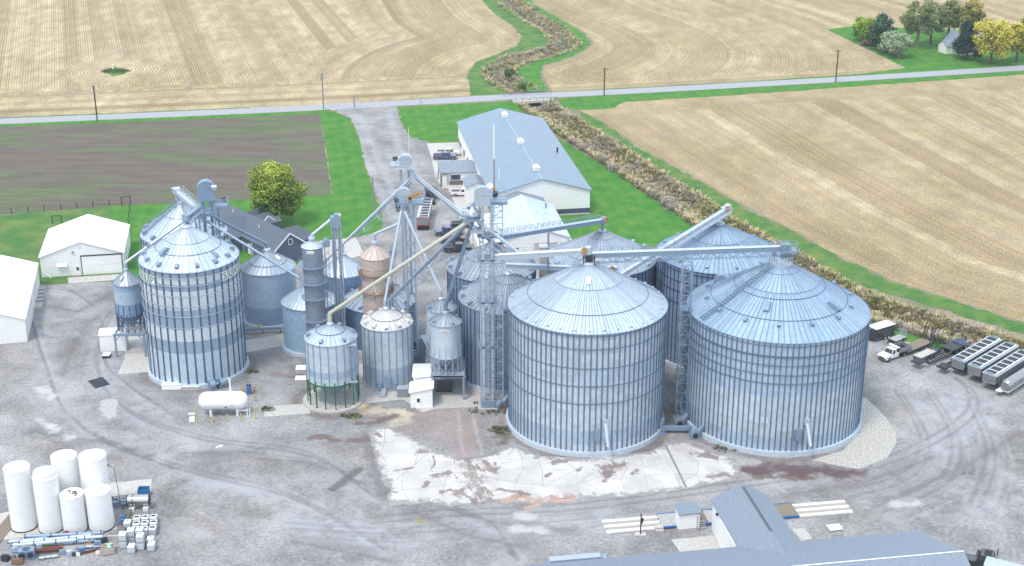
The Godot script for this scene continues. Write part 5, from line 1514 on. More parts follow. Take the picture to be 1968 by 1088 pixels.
	motor(l2, Vector3(-2.3, 29.3, 0.3), Vector3(-1.6, 29.3, 0.3), 0.32, M.dark_steel)
	part("elevator_boot", boxed(Vector3(0.1, 0.8, 0), Vector3(2.2, 1.5, 0.9)), gm, l2)
	var d2 := Vector3(-17.8, 27.6, -224.8)
	spout("short pale spout down to the rusty dryer top", d2 + Vector3(-0.5, -2.2, 0), Vector3(-22.7, 23.0, -225.2), 0.24, gp, 0.0, 0.3)
	spout("near vertical pale spout down to the white roofed bin", d2 + Vector3(-0.3, 0, 0.2), Vector3(-20.7, 13.6, -218.3), 0.24, gp, 0.0, 0.5)
	spout("white spout slanting right to the bin tucked behind the badged one", d2 + Vector3(0.2, 0, 0.4), Vector3(-11.6, 15.2, -218.8), 0.24, gp, 1.0, 0.5)
	var l4 := thing("bucket_elevator", "thin twin lattice leg with a square grey head beside the slim dryer", "elevator leg", Vector3(-29.2, 0, -227.2))
	for x in [-0.5, 0.5]: lattice(l4, 0.55, 0.9, 0, 24.2, 1.3, 0.08, gp, Vector3(x, 0, 0))
	for x in [-0.5, 0.5]: part("leg_tube", boxed(Vector3(x, 12, 0), Vector3(0.26, 24, 0.3)), gm, l4)
	var h4 := MB.new()
	h4.box(Vector3(-0.1, 24.9, 0), Vector3(1.55, 1.6, 1.2)); h4.box(Vector3(0.2, 25.9, 0), Vector3(0.9, 0.5, 0.9)); h4.box(Vector3(0, 24.0, 0), Vector3(1.7, 0.2, 1.4))
	part("elevator_head", h4, gm, l4)
	motor(l4, Vector3(0.5, 26.0, 0.3), Vector3(0.9, 26.0, 0.3), 0.26, M.cream_paint)
	spout("short spout from the square headed leg to the slim dryer", Vector3(-29.9, 25.3, -227.0), Vector3(-33.0, 23.3, -224.6), 0.24, gp, 0.0, 0.0)

	# --- the left leg
	var l5 := thing("support_tower", "four post steel tower rising between the two banded bins", "tower", Vector3(-52.6, 0, -236.5))
	lattice(l5, 3.4, 3.0, 0, 23.8, 2.4, 0.2, gm)
	platform(l5, Vector3(0, 23.4, 0), 4.2, 3.6, gm)
	platform(l5, Vector3(2.6, 24.6, 0), 2.4, 1.8, gm)
	var l5b := thing("bucket_elevator", "left bucket elevator with a round grey blue head on the four post tower", "elevator leg", Vector3(-52.4, 0, -236.3))
	for x in [-0.6, 0.7]: part("leg_tube", boxed(Vector3(x, 13, 0), Vector3(0.45, 26, 0.5)), gm, l5b)
	hood(l5b, Vector3(0.05, 27.6, 0), 1.45, 1.5, 2.2, gm, 0.25)
	motor(l5b, Vector3(1.2, 28.0, 0.6), Vector3(2.0, 28.0, 0.6), 0.4, gp)
	part("lightning_rod", tubed(Vector3(-1.8, 24, 0), Vector3(-1.8, 29.6, 0), 0.03, 6), M.grey_pole, l5b)
	var v5 := MB.new()
	v5.frustum(Vector3(-1.9, 23.2, 0.4), Vector2(1.1, 1.1), Vector2(0.5, 0.6), 1.5)
	part("valve_box", v5, gp, l5b)
	var d5 := Vector3(-54.4, 23.4, -235.6)
	spout("pale spout running left over the banded bin to the small hopper bin", d5, Vector3(-65.7, 15.9, -230.1), 0.26, gp, 0.0, 0.4)
	spout("long blue grey spout from the left tower to the slim dryer", d5 + Vector3(0.3, -0.2, 0.4), Vector3(-35.2, 15.84, -224.2), 0.24, gm, 0.0)
	spout("blue grey spout from the left tower to the smooth bin by the house", Vector3(-51.0, 22.0, -236.6), Vector3(-44.0, 14.1, -244.1), 0.24, gm, 0.0, 0.5)
	conveyor("short sloping conveyor down to the peak of the big banded bin", Vector3(-53.4, 24.6, -234.5), Vector3(-53.2, 26.6, -223.6), 0.6, 0.6, gm, -1, "cream_paint", true)
	conveyor("conveyor rising left to the peak of the rear striped bin", Vector3(-53.8, 22.8, -237.4), Vector3(-60.2, 23.4, -247.4), 0.6, 0.6, gp, 1, "white_paint", true)

	# --- the drive-through under the loading bins
	var dr := thing("drive_through", "grey steel drive-through frame holding up the two loading bins", "steel frame", Vector3(-10.4, 0, -215.6))
	for p in [Vector3(-2.4, 2, 4.6), Vector3(2.6, 2, 4.6), Vector3(-2.4, 2, -5.4), Vector3(2.6, 2, -5.4), Vector3(2.6, 2, -0.4), Vector3(-2.4, 2, -0.4)]:
		part("frame_post", boxed(p, Vector3(0.34, 4.0, 0.34)), M.galv_mid, dr)
	for z in [4.6, -0.4, -5.4]: part("beam", boxed(Vector3(0.1, 4.1, z), Vector3(5.7, 0.42, 0.3)), M.galv_mid, dr)
	for x in [-2.5, 2.7]: part("beam", boxed(Vector3(x, 4.12, -0.4), Vector3(0.3, 0.4, 10.4)), M.galv_mid, dr)
	platform(dr, Vector3(0.1, 4.34, -0.4), 5.3, 10.2, M.galv_pale, 0, 0.5)
	var gr := thing("drain_grate", "dark grain pit grate in the floor of the drive-through", "grate", Vector3(-11.07, 0.06, -215.83))
	part("pit_cover", boxed(Vector3(0, 0.02, 0), Vector3(2.6, 0.03, 4.6)), M.dark_steel, gr)
	var hole := MB.new()
	hole.lathe([Vector2(0.8, 0.04), Vector2(0.8, 0.06), Vector2(0.45, 0.06), Vector2(0.45, 0.05)], 24)
	part("ring", hole, M.black, gr)
	var gb := MB.new()
	for k in 9: gb.box(Vector3(-1.1 + k * 0.275, 0.05, 0), Vector3(0.05, 0.04, 4.4))
	part("grate_bar", gb, M.galv_dark, gr)
	# the frame under the small left bin
	var lf := thing("drive_through", "blue steel truck frame under the small hopper bin on the left", "steel frame", Vector3(-65.6, 0, -230.1))
	for p in [Vector3(-2.5, 2, 2.6), Vector3(2.5, 2, 2.6), Vector3(-2.5, 2, -2.6), Vector3(2.5, 2, -2.6)]: part("frame_post", boxed(p, Vector3(0.3, 4.0, 0.3)), M.galv_mid, lf)
	for z in [2.6, -2.6]: part("beam", boxed(Vector3(0, 4.12, z), Vector3(5.5, 0.4, 0.3)), M.galv_mid, lf)
	for x in [-2.5, 2.5]: part("beam", boxed(Vector3(x, 4.14, 0), Vector3(0.26, 0.36, 4.9)), M.galv_mid, lf)
	var kn := MB.new()
	for z in [2.6, -2.6]:
		kn.bar(Vector3(-2.5, 3.0, z), Vector3(-1.5, 4.0, z), 0.14); kn.bar(Vector3(2.5, 3.0, z), Vector3(1.5, 4.0, z), 0.14)
	part("knee_brace", kn, M.galv_mid, lf)
	var ch := thing("drain_chute", "small pale chute with a green mouth on the banded bin", "chute", Vector3(-62.37, 1.2, -229.32))
	part("chute_tube", tubed(Vector3(-1.2, -0.9, 0.5), Vector3(0.3, 0.5, 0), 0.16, 10), M.galv_pale, ch)
	part("mouth", boxed(Vector3(0.35, 0.6, 0), Vector3(0.4, 0.5, 0.4)), M.green_paint, ch)

	# --- machines on the ground between the bins
	var un := thing("unload_conveyor", "blue grey unload conveyor lying between the two giant bins", "conveyor", Vector3(25.39, 0, -199.45), -0.02)
	var um := MB.new()
	um.box(Vector3(0, 0.85, 0), Vector3(5.2, 0.6, 0.6)); um.box(Vector3(-2.3, 0.4, 0.1), Vector3(0.9, 0.8, 1.0)); um.box(Vector3(-2.4, 0.08, 0.3), Vector3(1.9, 0.16, 1.2))
	part("trough", um, gm, un)
	motor(un, Vector3(2.5, 0.7, 0.2), Vector3(3.2, 0.7, 0.5), 0.5, gm)
	part("inlet_pipe", tubed(Vector3(-2.5, 1.0, -0.4), Vector3(-2.1, 2.0, -1.2), 0.3), gm, un)
	var fa := [[Vector3(25.97, 0.8, -201.39), "round fan at the foot of the thin tower between the giants"], [Vector3(27.96, 0.7, -197.61), "blue fan beside the foot of the biggest bin"], [Vector3(-1.82, 0.9, -207.3), "large blue fan with a brown mouth at the foot of the tall tower"]]
	for f in fa:
		var t := thing("aeration_fan", f[1], "fan", f[0], 0.5 if f == fa[2] else 0.2, "fans at the bin feet")
		var k := MB.new()
		k.tube(Vector3(0, 0, -0.5), Vector3(0, 0, 0.5), 0.75, 0.75, 18)
		k.box(Vector3(0.3, -0.6, 0), Vector3(1.6, 0.35, 0.9))
		k.bar(Vector3(0.4, 0.2, 0), Vector3(1.6, 0.9, -0.6), 0.6)
		part("housing", k, gm, t)
		part("fan_mouth", tubed(Vector3(0, 0, 0.5), Vector3(0, 0, 0.58), 0.45, 14), M.rust_dark if f == fa[2] else M.dark_steel, t)
	for b in [[Vector3(27.88, 0, -203.64), "tan post at the foot of the ladder side of the biggest bin"], [Vector3(28.47, 0, -202.41), "second tan post, nearer, beside the biggest bin"]]:
		var t := thing("bollard", b[1], "bollard", b[0], 0.0, "tan posts by the biggest bin")
		part("post", tubed(Vector3.ZERO, UP * 1.5, 0.1, 10), M.cream_paint, t)
		part("cap", tubed(UP * 1.5, UP * 1.58, 0.1, 10), M.orange_paint, t)
	var ug := thing("unload_conveyor", "dark pipe run on stands beside the smooth walled bin", "conveyor", Vector3(-44.54, 0, -237.37), 0.12)
	part("trough", boxed(Vector3(0, 0.9, 0), Vector3(7.6, 0.35, 0.4)), gm, ug)
	for x in [-3.2, 0.0, 3.2]: part("leg", boxed(Vector3(x, 0.4, 0), Vector3(0.15, 0.8, 0.3)), M.dark_steel, ug)
	motor(ug, Vector3(-0.6, 1.2, 0.3), Vector3(-0.6, 1.8, 0.3), 0.2, M.yellow_paint)
	var ct := thing("bucket_conveyor", "covered grey chute leaning against the badged loading bin", "conveyor", Vector3(-15.23, 0, -224.03), 0.2)
	part("casing", boxed(Vector3(0, 2.6, 0), Vector3(0.9, 5.0, 0.9)), gm, ct)
	var lean := MB.new()
	lean.bar(Vector3(0.2, 5.2, -0.4), Vector3(1.2, 3.4, 3.2), 0.9, 0.6)
	part("sloping_duct", lean, gm, ct)
	var pm := thing("pump_group", "dark pumps and pipes between the white roofed bin and the loading bins", "pump", Vector3(-16.31, 0, -228.69), 0.0)
	var pg := MB.new()
	pg.box(Vector3(0, 1.4, 0), Vector3(2.0, 0.7, 1.0)); pg.tube(Vector3(-0.8, 2.0, 0), Vector3(0.3, 2.0, 0), 0.4); pg.tube(Vector3(0.6, 0.4, 0.4), Vector3(0.6, 2.4, 0.4), 0.18)
	pg.box(Vector3(0.2, 0.5, 0.6), Vector3(2.4, 0.4, 0.5))
	part("pump_body", pg, M.dark_steel, pm)
	part("pipe", tubed(Vector3(-1.0, 1.0, 0.9), Vector3(1.2, 1.0, 0.9), 0.16), gm, pm)

# ---------------------------------------------------------------- buildings
# a gabled block: its ridge runs along local z, its front gable faces +z
func gable(t: Node3D, c: Vector3, w: float, l: float, eave: float, ridge: float, wm: Material, rm: Material, turn := 0.0, over := 0.35, cap: Material = null, base := ""):
	var xf := Transform3D(Basis(UP, turn), c)
	var o := PackedVector2Array([Vector2(-w / 2, 0), Vector2(w / 2, 0), Vector2(w / 2, eave), Vector2(0, ridge), Vector2(-w / 2, eave)])
	for s in [1, -1]:
		var m := MB.new()
		m.plate(o, -0.1, 0.1)
		part("gable_wall", m, wm, t, xf * Transform3D(Basis(), Vector3(0, 0, s * (l / 2 - 0.1))))
		part("side_wall", boxed(Vector3(s * (w / 2 - 0.1), eave / 2, 0), Vector3(0.2, eave, l - 0.42)), wm, t, xf)
	var rise := ridge - eave
	var run := w / 2
	var k := over / run
	for s in [1, -1]:
		var m := MB.new()
		var a := Vector3(0, ridge + 0.06, 0)
		var b := Vector3(s * (run + over), eave - rise * k + 0.06, 0)
		var z := Vector3(0, 0, l / 2 + over)
		var up := Vector3(0, 0.14, 0)
		if s > 0:
			m.quad(a + up + z, b + up + z, b + up - z, a + up - z)
			m.quad(b + z, a + z, a - z, b - z)
			m.quad(b + z, b - z, b + up - z, b + up + z)
			m.quad(a + z, b + z, b + up + z, a + up + z)
			m.quad(b - z, a - z, a + up - z, b + up - z)
		else:
			m.quad(b + up + z, a + up + z, a + up - z, b + up - z)
			m.quad(a + z, b + z, b - z, a - z)
			m.quad(b - z, b + z, b + up + z, b + up - z)
			m.quad(b + z, a + z, a + up + z, b + up + z)
			m.quad(a - z, b - z, b + up - z, a + up - z)
		part("roof_slope", m, rm, t, xf)
	if cap: part("ridge_cap", boxed(Vector3(0, ridge + 0.22, 0), Vector3(0.14, 0.05, l + over * 2)), cap, t, xf)
	if base:
		for s in [1, -1]: part("wainscot", boxed(Vector3(0, 0.75, s * (l / 2 + 0.02)), Vector3(w + 0.06, 1.1, 0.06)), M[base], t, xf)
		for s in [1, -1]: part("wainscot", boxed(Vector3(s * (w / 2 + 0.02), 0.75, 0), Vector3(0.06, 1.1, l + 0.06)), M[base], t, xf)

func window_on(t: Node3D, c: Vector3, w: float, h: float, turn := 0.0, frame := "white_paint"):
	var xf := Transform3D(Basis(UP, turn), c)
	var m := MB.new()
	for s in [-1, 1]:
		m.box(Vector3(s * w / 2, 0, 0.02), Vector3(0.14, h + 0.14, 0.1))
		m.box(Vector3(0, s * h / 2, 0.02), Vector3(w - 0.14, 0.14, 0.1))
	var f := part("window", m, M[frame], t, xf)
	part("pane", boxed(Vector3.ZERO, Vector3(w - 0.12, h - 0.12, 0.06)), M.glass, f)

func door_on(t: Node3D, c: Vector3, w: float, h: float, m: Material, turn := 0.0, glazed := false):
	var d := part("door", boxed(Vector3(0, h / 2, 0), Vector3(w, h, 0.1)), m, t, Transform3D(Basis(UP, turn), c))
	part("handle", boxed(Vector3(w * 0.38, h * 0.48, 0.08), Vector3(0.06, 0.14, 0.06)), M.dark_steel, d)
	if glazed: part("pane", boxed(Vector3(0, h * 0.68, 0.04), Vector3(w * 0.5, h * 0.34, 0.06)), M.glass, d)

func build_buildings():
	# the long shed behind
	var a := 0.161
	var big := thing("long_shed", "long white shed with a wide blue grey roof and three ridge vents", "shed", Vector3(1.7, 0, -330.4), a)
	gable(big, Vector3.ZERO, 21.6, 59.2, 5.4, 8.4, M.white_paint, M.shed_roof, 0, 0.4, M.galv_pale, "navy_trim")
	for z in [23.0, 2.0, -22.0]:
		var v := MB.new()
		v.frustum(Vector3(0, 8.3, z), Vector2(1.3, 1.3), Vector2(1.3, 1.3), 0.9)
		v.frustum(Vector3(0, 9.2, z), Vector2(1.6, 1.6), Vector2(0.1, 0.1), 0.75)
		part("ridge_vent", v, M.white_roof, big)
	part("flue_pipe", tubed(Vector3(8.6, 5.7, 3.0), Vector3(8.6, 7.4, 3.0), 0.2, 10), M.black, big)
	for y in [-9.0, -2.5, 5.0]: part("side_door", boxed(Vector3(-10.85, 1.8, y - 12), Vector3(0.1, 3.6, 3.2)), M.white_roof, big)
	for k in 9: part("downspout", boxed(Vector3(-10.9, 2.7, -27 + k * 6.7), Vector3(0.12, 5.2, 0.12)), M.white_paint, big)
	# offices
	var off := thing("office", "low office wing with a stone foot and one shuttered window", "office", Vector3(-12.7, 0, -327.6), a * 0.6)
	gable(off, Vector3.ZERO, 9.0, 8.8, 3.0, 3.9, M.white_paint, M.grey_roof, PI / 2, 0.3)
	part("stone_foot", boxed(Vector3(1.0, 0.55, 4.55), Vector3(6.6, 1.1, 0.16)), M.stone_veneer, off)
	part("porch_wall", boxed(Vector3(-3.4, 1.4, 4.53), Vector3(2.2, 2.8, 0.14)), M.concrete, off)
	window_on(off, Vector3(-0.9, 1.9, 4.54), 1.3, 1.0, 0, "navy_trim")
	for s in [-1, 1]: part("shutter", boxed(Vector3(-0.9 + s * 0.95, 1.9, 4.53), Vector3(0.4, 1.15, 0.08)), M.navy_trim, off)
	door_on(off, Vector3(-3.5, 0, 4.62), 1.0, 2.1, M.white_roof)
	for p in [Vector3(-4.3, 1.4, 5.6), Vector3(-4.4, 1.4, -4.0)]: part("porch_post", boxed(p, Vector3(0.3, 2.8, 0.3)), M.stone_veneer, off)
	var ent := thing("shop_entry", "small white entry block with a sloping blue roof behind the tallest leg", "entry block", Vector3(-8.2, 0, -313.5), a)
	gable(ent, Vector3.ZERO, 5.0, 6.4, 3.6, 4.6, M.white_paint, M.grey_roof, 0, 0.25)
	var link := thing("link_building", "short blue roofed block joining the long shed to the old shop", "shed", Vector3(1.5, 0, -298.8), a)
	gable(link, Vector3(0, 0, 0), 10.5, 7.5, 4.2, 5.8, M.white_paint, M.grey_roof, 0, 0.3)
	# the old shop
	var shop := thing("old_shop", "old shop with a weathered white roof behind the farthest bins", "shop", Vector3(3.5, 0, -285.6), a * 0.9)
	gable(shop, Vector3.ZERO, 13.4, 20.6, 4.0, 6.4, M.white_paint, M.old_white_roof, 0, 0.25, M.white_roof)
	part("garage_door", boxed(Vector3(2.3, 1.6, 10.34), Vector3(5.6, 3.2, 0.1)), M.concrete, shop)
	for k in 3: part("door_rib", boxed(Vector3(2.3, 0.8 + k * 0.8, 10.41), Vector3(5.6, 0.05, 0.04)), M.white_paint, shop)
	window_on(shop, Vector3(-4.3, 1.8, 10.36), 1.0, 1.0, 0, "navy_trim")
	part("roof_vent", tubed(Vector3(4.6, 5.0, -6.0), Vector3(4.6, 5.9, -6.0), 0.2, 10), M.galv_mid, shop)
	var lean := MB.new()
	lean.xf = Transform3D(Basis(), Vector3(-9.3, 0, 1.0))
	lean.quad(Vector3(-2.5, 3.0, 9), Vector3(2.5, 3.8, 9), Vector3(2.5, 3.8, -9), Vector3(-2.5, 3.0, -9))
	lean.quad(Vector3(-2.5, 2.9, -9), Vector3(2.5, 3.7, -9), Vector3(2.5, 3.7, 9), Vector3(-2.5, 2.9, 9))
	part("lean_to_roof", lean, M.white_roof, shop)
	part("lean_to_wall", boxed(Vector3(-11.6, 1.45, 1.0), Vector3(0.15, 2.9, 17.6)), M.white_paint, shop)
	part("lean_to_wall", boxed(Vector3(-9.2, 1.5, 9.8), Vector3(4.9, 2.95, 0.15)), M.white_paint, shop)

	# white barns
	var b1 := thing("barn", "white barn with a black framed bifold door and one small door", "barn", Vector3(-85.7, 0, -273.8), 0.172)
	gable(b1, Vector3.ZERO, 15.8, 16.2, 4.2, 6.9, M.white_paint, M.white_roof, 0, 0.25)
	var df := MB.new()
	df.box(Vector3(3.7, 4.02, 8.16), Vector3(7.9, 0.22, 0.16))
	for x in [-0.2, 7.6]: df.box(Vector3(x, 2.0, 8.16), Vector3(0.12, 4.0, 0.14))
	part("door_frame", df, M.dark_steel, b1)
	for y in [1.0, 2.95]: part("door_leaf", boxed(Vector3(3.7, y, 8.13), Vector3(7.6, 1.92, 0.1)), M.white_roof, b1)
	door_on(b1, Vector3(-1.0, 0, 8.14), 0.95, 2.1, M.white_roof, 0, true)
	part("wall_lamp", boxed(Vector3(-1.6, 4.9, 8.2), Vector3(0.4, 0.3, 0.3)), M.plastic_grey, b1)
	part("wall_vent", boxed(Vector3(-0.3, 5.9, 8.13), Vector3(0.7, 0.7, 0.06)), M.plastic_white, b1)
	var aw := MB.new()
	aw.frustum(Vector3(-3.9, 2.2, 8.4), Vector2(1.9, 0.6), Vector2(1.9, 0.1), 0.5, Vector2(0, -0.2))
	part("awning", aw, M.white_roof, b1)
	part("downspout", tubed(Vector3(-7.6, 1.2, 8.2), Vector3(-6.1, 0.1, 8.9), 0.08, 8), M.white_paint, b1)
	part("side_door", boxed(Vector3(7.95, 1.9, 2.0), Vector3(0.1, 3.4, 3.0)), M.plastic_white, b1)
	var b2 := thing("barn", "white barn at the left edge of the picture with stacked slabs along its side", "barn", Vector3(-97.2, 0, -245.3), 0.216)
	gable(b2, Vector3.ZERO, 18.0, 27.6, 4.3, 7.3, M.white_paint, M.white_roof, 0, 0.2)
	for k in 5: part("side_batten", boxed(Vector3(9.05, 2.1, -11.5 + k * 4.6), Vector3(0.12, 4.0, 0.25)), M.plastic_white, b2)
	part("side_door", boxed(Vector3(9.06, 1.9, -6.0), Vector3(0.1, 3.6, 3.4)), M.plastic_white, b2)

	# the gabled house turned offices
	var h := thing("gabled_house", "long grey blue house with a slate roof and white trimmed dormers", "house", Vector3(-44.5, 0, -272.8), 0.70)
	gable(h, Vector3(0, 0, -5.5), 7.6, 11.0, 3.2, 6.15, M.siding, M.shingle, 0, 0.3)
	gable(h, Vector3(0, 0, -19.6), 7.4, 16.6, 3.2, 6.0, M.siding, M.shingle, 0, 0.3)
	gable(h, Vector3(-5.6, 0, -16.6), 9.0, 7.4, 3.2, 6.0, M.siding, M.shingle, PI / 2, 0.3)
	for k in 6:
		var z: float = [-2.4, -5.0, -7.6, -15.4, -18.6, -21.8][k]
		gable(h, Vector3(4.4, 1.7, z), 1.9, 4.6, 1.7, 2.5, M.siding, M.shingle, PI / 2, 0.2)
		part("eave_board", boxed(Vector3(4.6, 3.38, z + 1.0), Vector3(4.4, 0.2, 0.08)), M.white_paint, h)
		part("eave_board", boxed(Vector3(6.76, 3.5, z), Vector3(0.07, 0.2, 2.0)), M.white_paint, h)
	var bg := MB.new()
	for s in [-1, 1]:
		bg.bar(Vector3(s * 4.1, 3.05, 0.33), Vector3(0, 6.25, 0.33), 0.08, 0.3)
		bg.bar(Vector3(s * 1.6 + 1.9, 5.2, -11.0), Vector3(1.9, 6.5, -11.0), 0.08, 0.22)
	part("barge_board", bg, M.white_paint, h)
	window_on(h, Vector3(0.1, 4.4, 0.02), 0.8, 1.1)
	window_on(h, Vector3(-3.82, 1.6, -3.6), 1.0, 1.3, -PI / 2)
	window_on(h, Vector3(-9.35, 1.7, -14.0), 1.0, 1.3, -PI / 2)
	for z in [-8.5, -12.1]: part("corner_board", boxed(Vector3(-3.85, 1.6, z), Vector3(0.14, 3.1, 0.2)), M.white_paint, h)
	door_on(h, Vector3(-3.84, 0, -9.6), 1.0, 2.1, M.white_paint, -PI / 2)
	for p in [Vector3(-1.6, 5.2, -9.0), Vector3(-1.2, 5.5, -20.0), Vector3(1.0, 5.6, -26.0)]: part("vent_pipe", tubed(p, p + UP * 0.7, 0.09, 8), M.white_paint, h)
	part("chimney", boxed(Vector3(0.6, 6.2, -27.2), Vector3(0.7, 1.6, 0.7)), M.stone_veneer, h)
	part("wing_lamp_post", tubed(Vector3(-9.2, 3.6, -13.2), Vector3(-9.2, 5.2, -13.2), 0.05, 6), M.white_paint, h)

	# the buildings at the lower edge
	var low := thing("long_building", "blue roofed long building cut off by the lower edge of the picture", "building", Vector3(24.9, 0, -146.6), SITE)
	gable(low, Vector3.ZERO, 24.0, 60.0, 4.5, 9.0, M.white_paint, M.shop_roof, PI / 2, 0.3, M.white_roof)
	part("roof_vent_strip", boxed(Vector3(28.6, 8.4, 2.6), Vector3(1.0, 0.06, 0.12)), M.dark_steel, low)
	var sc := thing("shop_wing", "white sided shop wing with a blue gable roof by the truck scale", "shop", Vector3(32.0, 0, -165.6), 0.17)
	gable(sc, Vector3(0, 0, 2.4), 7.6, 17.4, 4.5, 6.6, M.white_paint, M.shop_roof, 0, 0.25)
	part("big_door", boxed(Vector3(-3.85, 1.9, 0.4), Vector3(0.1, 3.8, 6.4)), M.white_roof, sc)
	var lamp := MB.new()
	lamp.box(Vector3(-3.95, 3.9, -3.9), Vector3(0.3, 0.3, 0.3))
	part("wall_lamp", lamp, M.dark_steel, sc)
	part("wall_box", boxed(Vector3(-3.95, 1.5, 3.6), Vector3(0.2, 1.0, 0.5)), M.plastic_grey, sc)
	for x in [-0.12, 0.12]: part("ridge_pipe", boxed(Vector3(x, 6.86, 0.2), Vector3(0.06, 0.06, 11.4)), M.dark_steel, sc)
	# truck scale
	var ts := thing("truck_scale", "long low truck scale with striped concrete ramps at both ends", "truck scale", Vector3(29.9, 0, -174.5), 0.156)
	for s in [-1, 1]:
		for k in 3:
			var m := MB.new()
			m.frustum(Vector3(s * 13.6, 0, -1.35 + k * 1.35), Vector2(7.8, 0.56), Vector2(7.8, 0.5), 0.22)
			part("ramp_strip", m, M.white_paint, ts)
		for k in 2:
			part("ramp_infill", boxed(Vector3(s * 13.6, 0.07, -0.675 + k * 1.35), Vector3(7.7, 0.14, 0.78)), M.tan_infill, ts)
		part("ramp_side", boxed(Vector3(s * 13.4, 0.1, 1.8), Vector3(7.2, 0.2, 0.14)), M.concrete, ts)
	for k in 6:
		part("deck_plate", boxed(Vector3(-8.1 + k * 3.24, 0.34, 0), Vector3(3.16, 0.12, 3.3)), M.wood_deck if k % 2 else M.crust, ts)
	for z in [-1.72, 1.72]: part("side_rail", boxed(Vector3(0, 0.32, z), Vector3(19.4, 0.3, 0.14)), M.blue_paint, ts)
	part("scale_beam", boxed(Vector3(0, 0.15, 0), Vector3(19.0, 0.24, 2.6)), M.dark_steel, ts)
	var sh := thing("scale_house", "tiny white scale house with a flat blue roof beside the truck scale", "scale house", Vector3(23.9, 0, -171.6), 0.18)
	part("wall", boxed(Vector3(0, 1.75, 0), Vector3(2.8, 2.3, 2.0)), M.white_paint, sh)
	part("plinth", boxed(Vector3(0, 0.3, 0), Vector3(2.9, 0.6, 2.1)), M.concrete, sh)
	var fr := MB.new()
	fr.quad(Vector3(-1.6, 2.95, 1.2), Vector3(1.6, 2.95, 1.2), Vector3(1.6, 3.35, -1.2), Vector3(-1.6, 3.35, -1.2))
	fr.quad(Vector3(-1.6, 2.85, 1.2), Vector3(-1.6, 3.25, -1.2), Vector3(1.6, 3.25, -1.2), Vector3(1.6, 2.85, 1.2))
	part("roof", fr, M.shop_roof, sh)
	part("side_wall", boxed(Vector3(0, 3.0, -0.9), Vector3(2.7, 0.4, 0.1)), M.white_paint, sh)
	for k in 4: part("step", boxed(Vector3(2.0, 0.15 + k * 0.18, 0.5 - k * 0.28), Vector3(1.1, 0.08, 0.3)), M.concrete, sh)
	part("downspout", tubed(Vector3(1.1, 0.4, 1.06), Vector3(1.1, 2.4, 1.06), 0.05, 6), M.plastic_grey, sh)
	# sheds of the loading bins
	var ls := thing("loading_shed", "white loading shed with a half glazed door beside the drive-through", "shed", Vector3(-14.5, 0, -209.9), 0.03)
	var lo := PackedVector2Array([Vector2(-1.75, 0), Vector2(1.75, 0), Vector2(1.75, 3.4), Vector2(-1.75, 2.7)])
	for z in [1.85, -1.85]:
		var m := MB.new()
		m.plate(lo, z - 0.06, z + 0.06)
		part("end_wall", m, M.white_paint, ls)
	for s in [-1, 1]: part("side_wall", boxed(Vector3(s * 1.69, 1.35 if s < 0 else 1.7, 0), Vector3(0.12, 2.7 if s < 0 else 3.4, 3.56)), M.white_paint, ls)
	var lr := MB.new()
	lr.quad(Vector3(-2.0, 2.72, 2.1), Vector3(2.0, 3.52, 2.1), Vector3(2.0, 3.52, -2.1), Vector3(-2.0, 2.72, -2.1))
	lr.quad(Vector3(-2.0, 2.62, -2.1), Vector3(2.0, 3.42, -2.1), Vector3(2.0, 3.42, 2.1), Vector3(-2.0, 2.62, 2.1))
	part("roof", lr, M.white_roof, ls)
	door_on(ls, Vector3(-0.5, 0, 1.93), 0.9, 2.0, M.white_roof, 0, true)
	var ls2 := thing("loading_shed", "plain white lean-to behind the shed with the half glazed door", "shed", Vector3(-14.6, 0, -214.6), 0.03)
	part("wall", boxed(Vector3(0, 1.7, 0), Vector3(3.0, 3.4, 4.6)), M.white_paint, ls2)
	part("roof", boxed(Vector3(0, 3.5, 0), Vector3(3.3, 0.14, 4.9)), M.white_roof, ls2)
	var ws := thing("white_shed", "small white gabled shed beside the truck frame on the left", "shed", Vector3(-69.4, 0, -231.2), 0.1)
	gable(ws, Vector3.ZERO, 3.0, 4.4, 3.0, 3.5, M.white_paint, M.white_roof, PI / 2, 0.1)
	# the farmhouse across the road
	var fh := thing("farmhouse", "white farmhouse with a steep grey gable among the far trees", "house", Vector3(143.79, 0, -461.1), 0.35)
	gable(fh, Vector3(0, 0, 0), 5.0, 9.0, 3.4, 6.2, M.white_paint, M.grey_roof, 0, 0.3)
	gable(fh, Vector3(-3.8, 0, -1.0), 4.2, 4.0, 2.5, 4.0, M.white_paint, M.grey_roof, PI / 2, 0.25)
	gable(fh, Vector3(7.5, 0, -2.5), 8.0, 12.0, 3.2, 5.0, M.white_paint, M.white_roof, PI / 2, 0.25)
	window_on(fh, Vector3(0, 4.1, 4.52), 0.9, 1.2, 0, "navy_trim")
	window_on(fh, Vector3(-1.2, 1.8, 4.52), 0.9, 1.2, 0, "navy_trim")
	window_on(fh, Vector3(1.2, 1.8, 4.52), 0.9, 1.2, 0, "navy_trim")
	var fg := thing("farm_shed", "white roofed farm building at the far right edge behind the yellow trees", "shed", Vector3(169.65, 0, -472.53), 0.35)
	gable(fg, Vector3.ZERO, 9.0, 16.0, 3.6, 5.6, M.white_paint, M.white_roof, PI / 2, 0.3)
	# bridge over the creek
	var br := thing("road_bridge", "small concrete road bridge with a dark opening over the creek", "bridge", Vector3(5.18, 0, -403.13), 0.2)
	part("deck", boxed(Vector3(0, -0.32, 0), Vector3(14, 0.6, 7.4)), M.concrete, br)
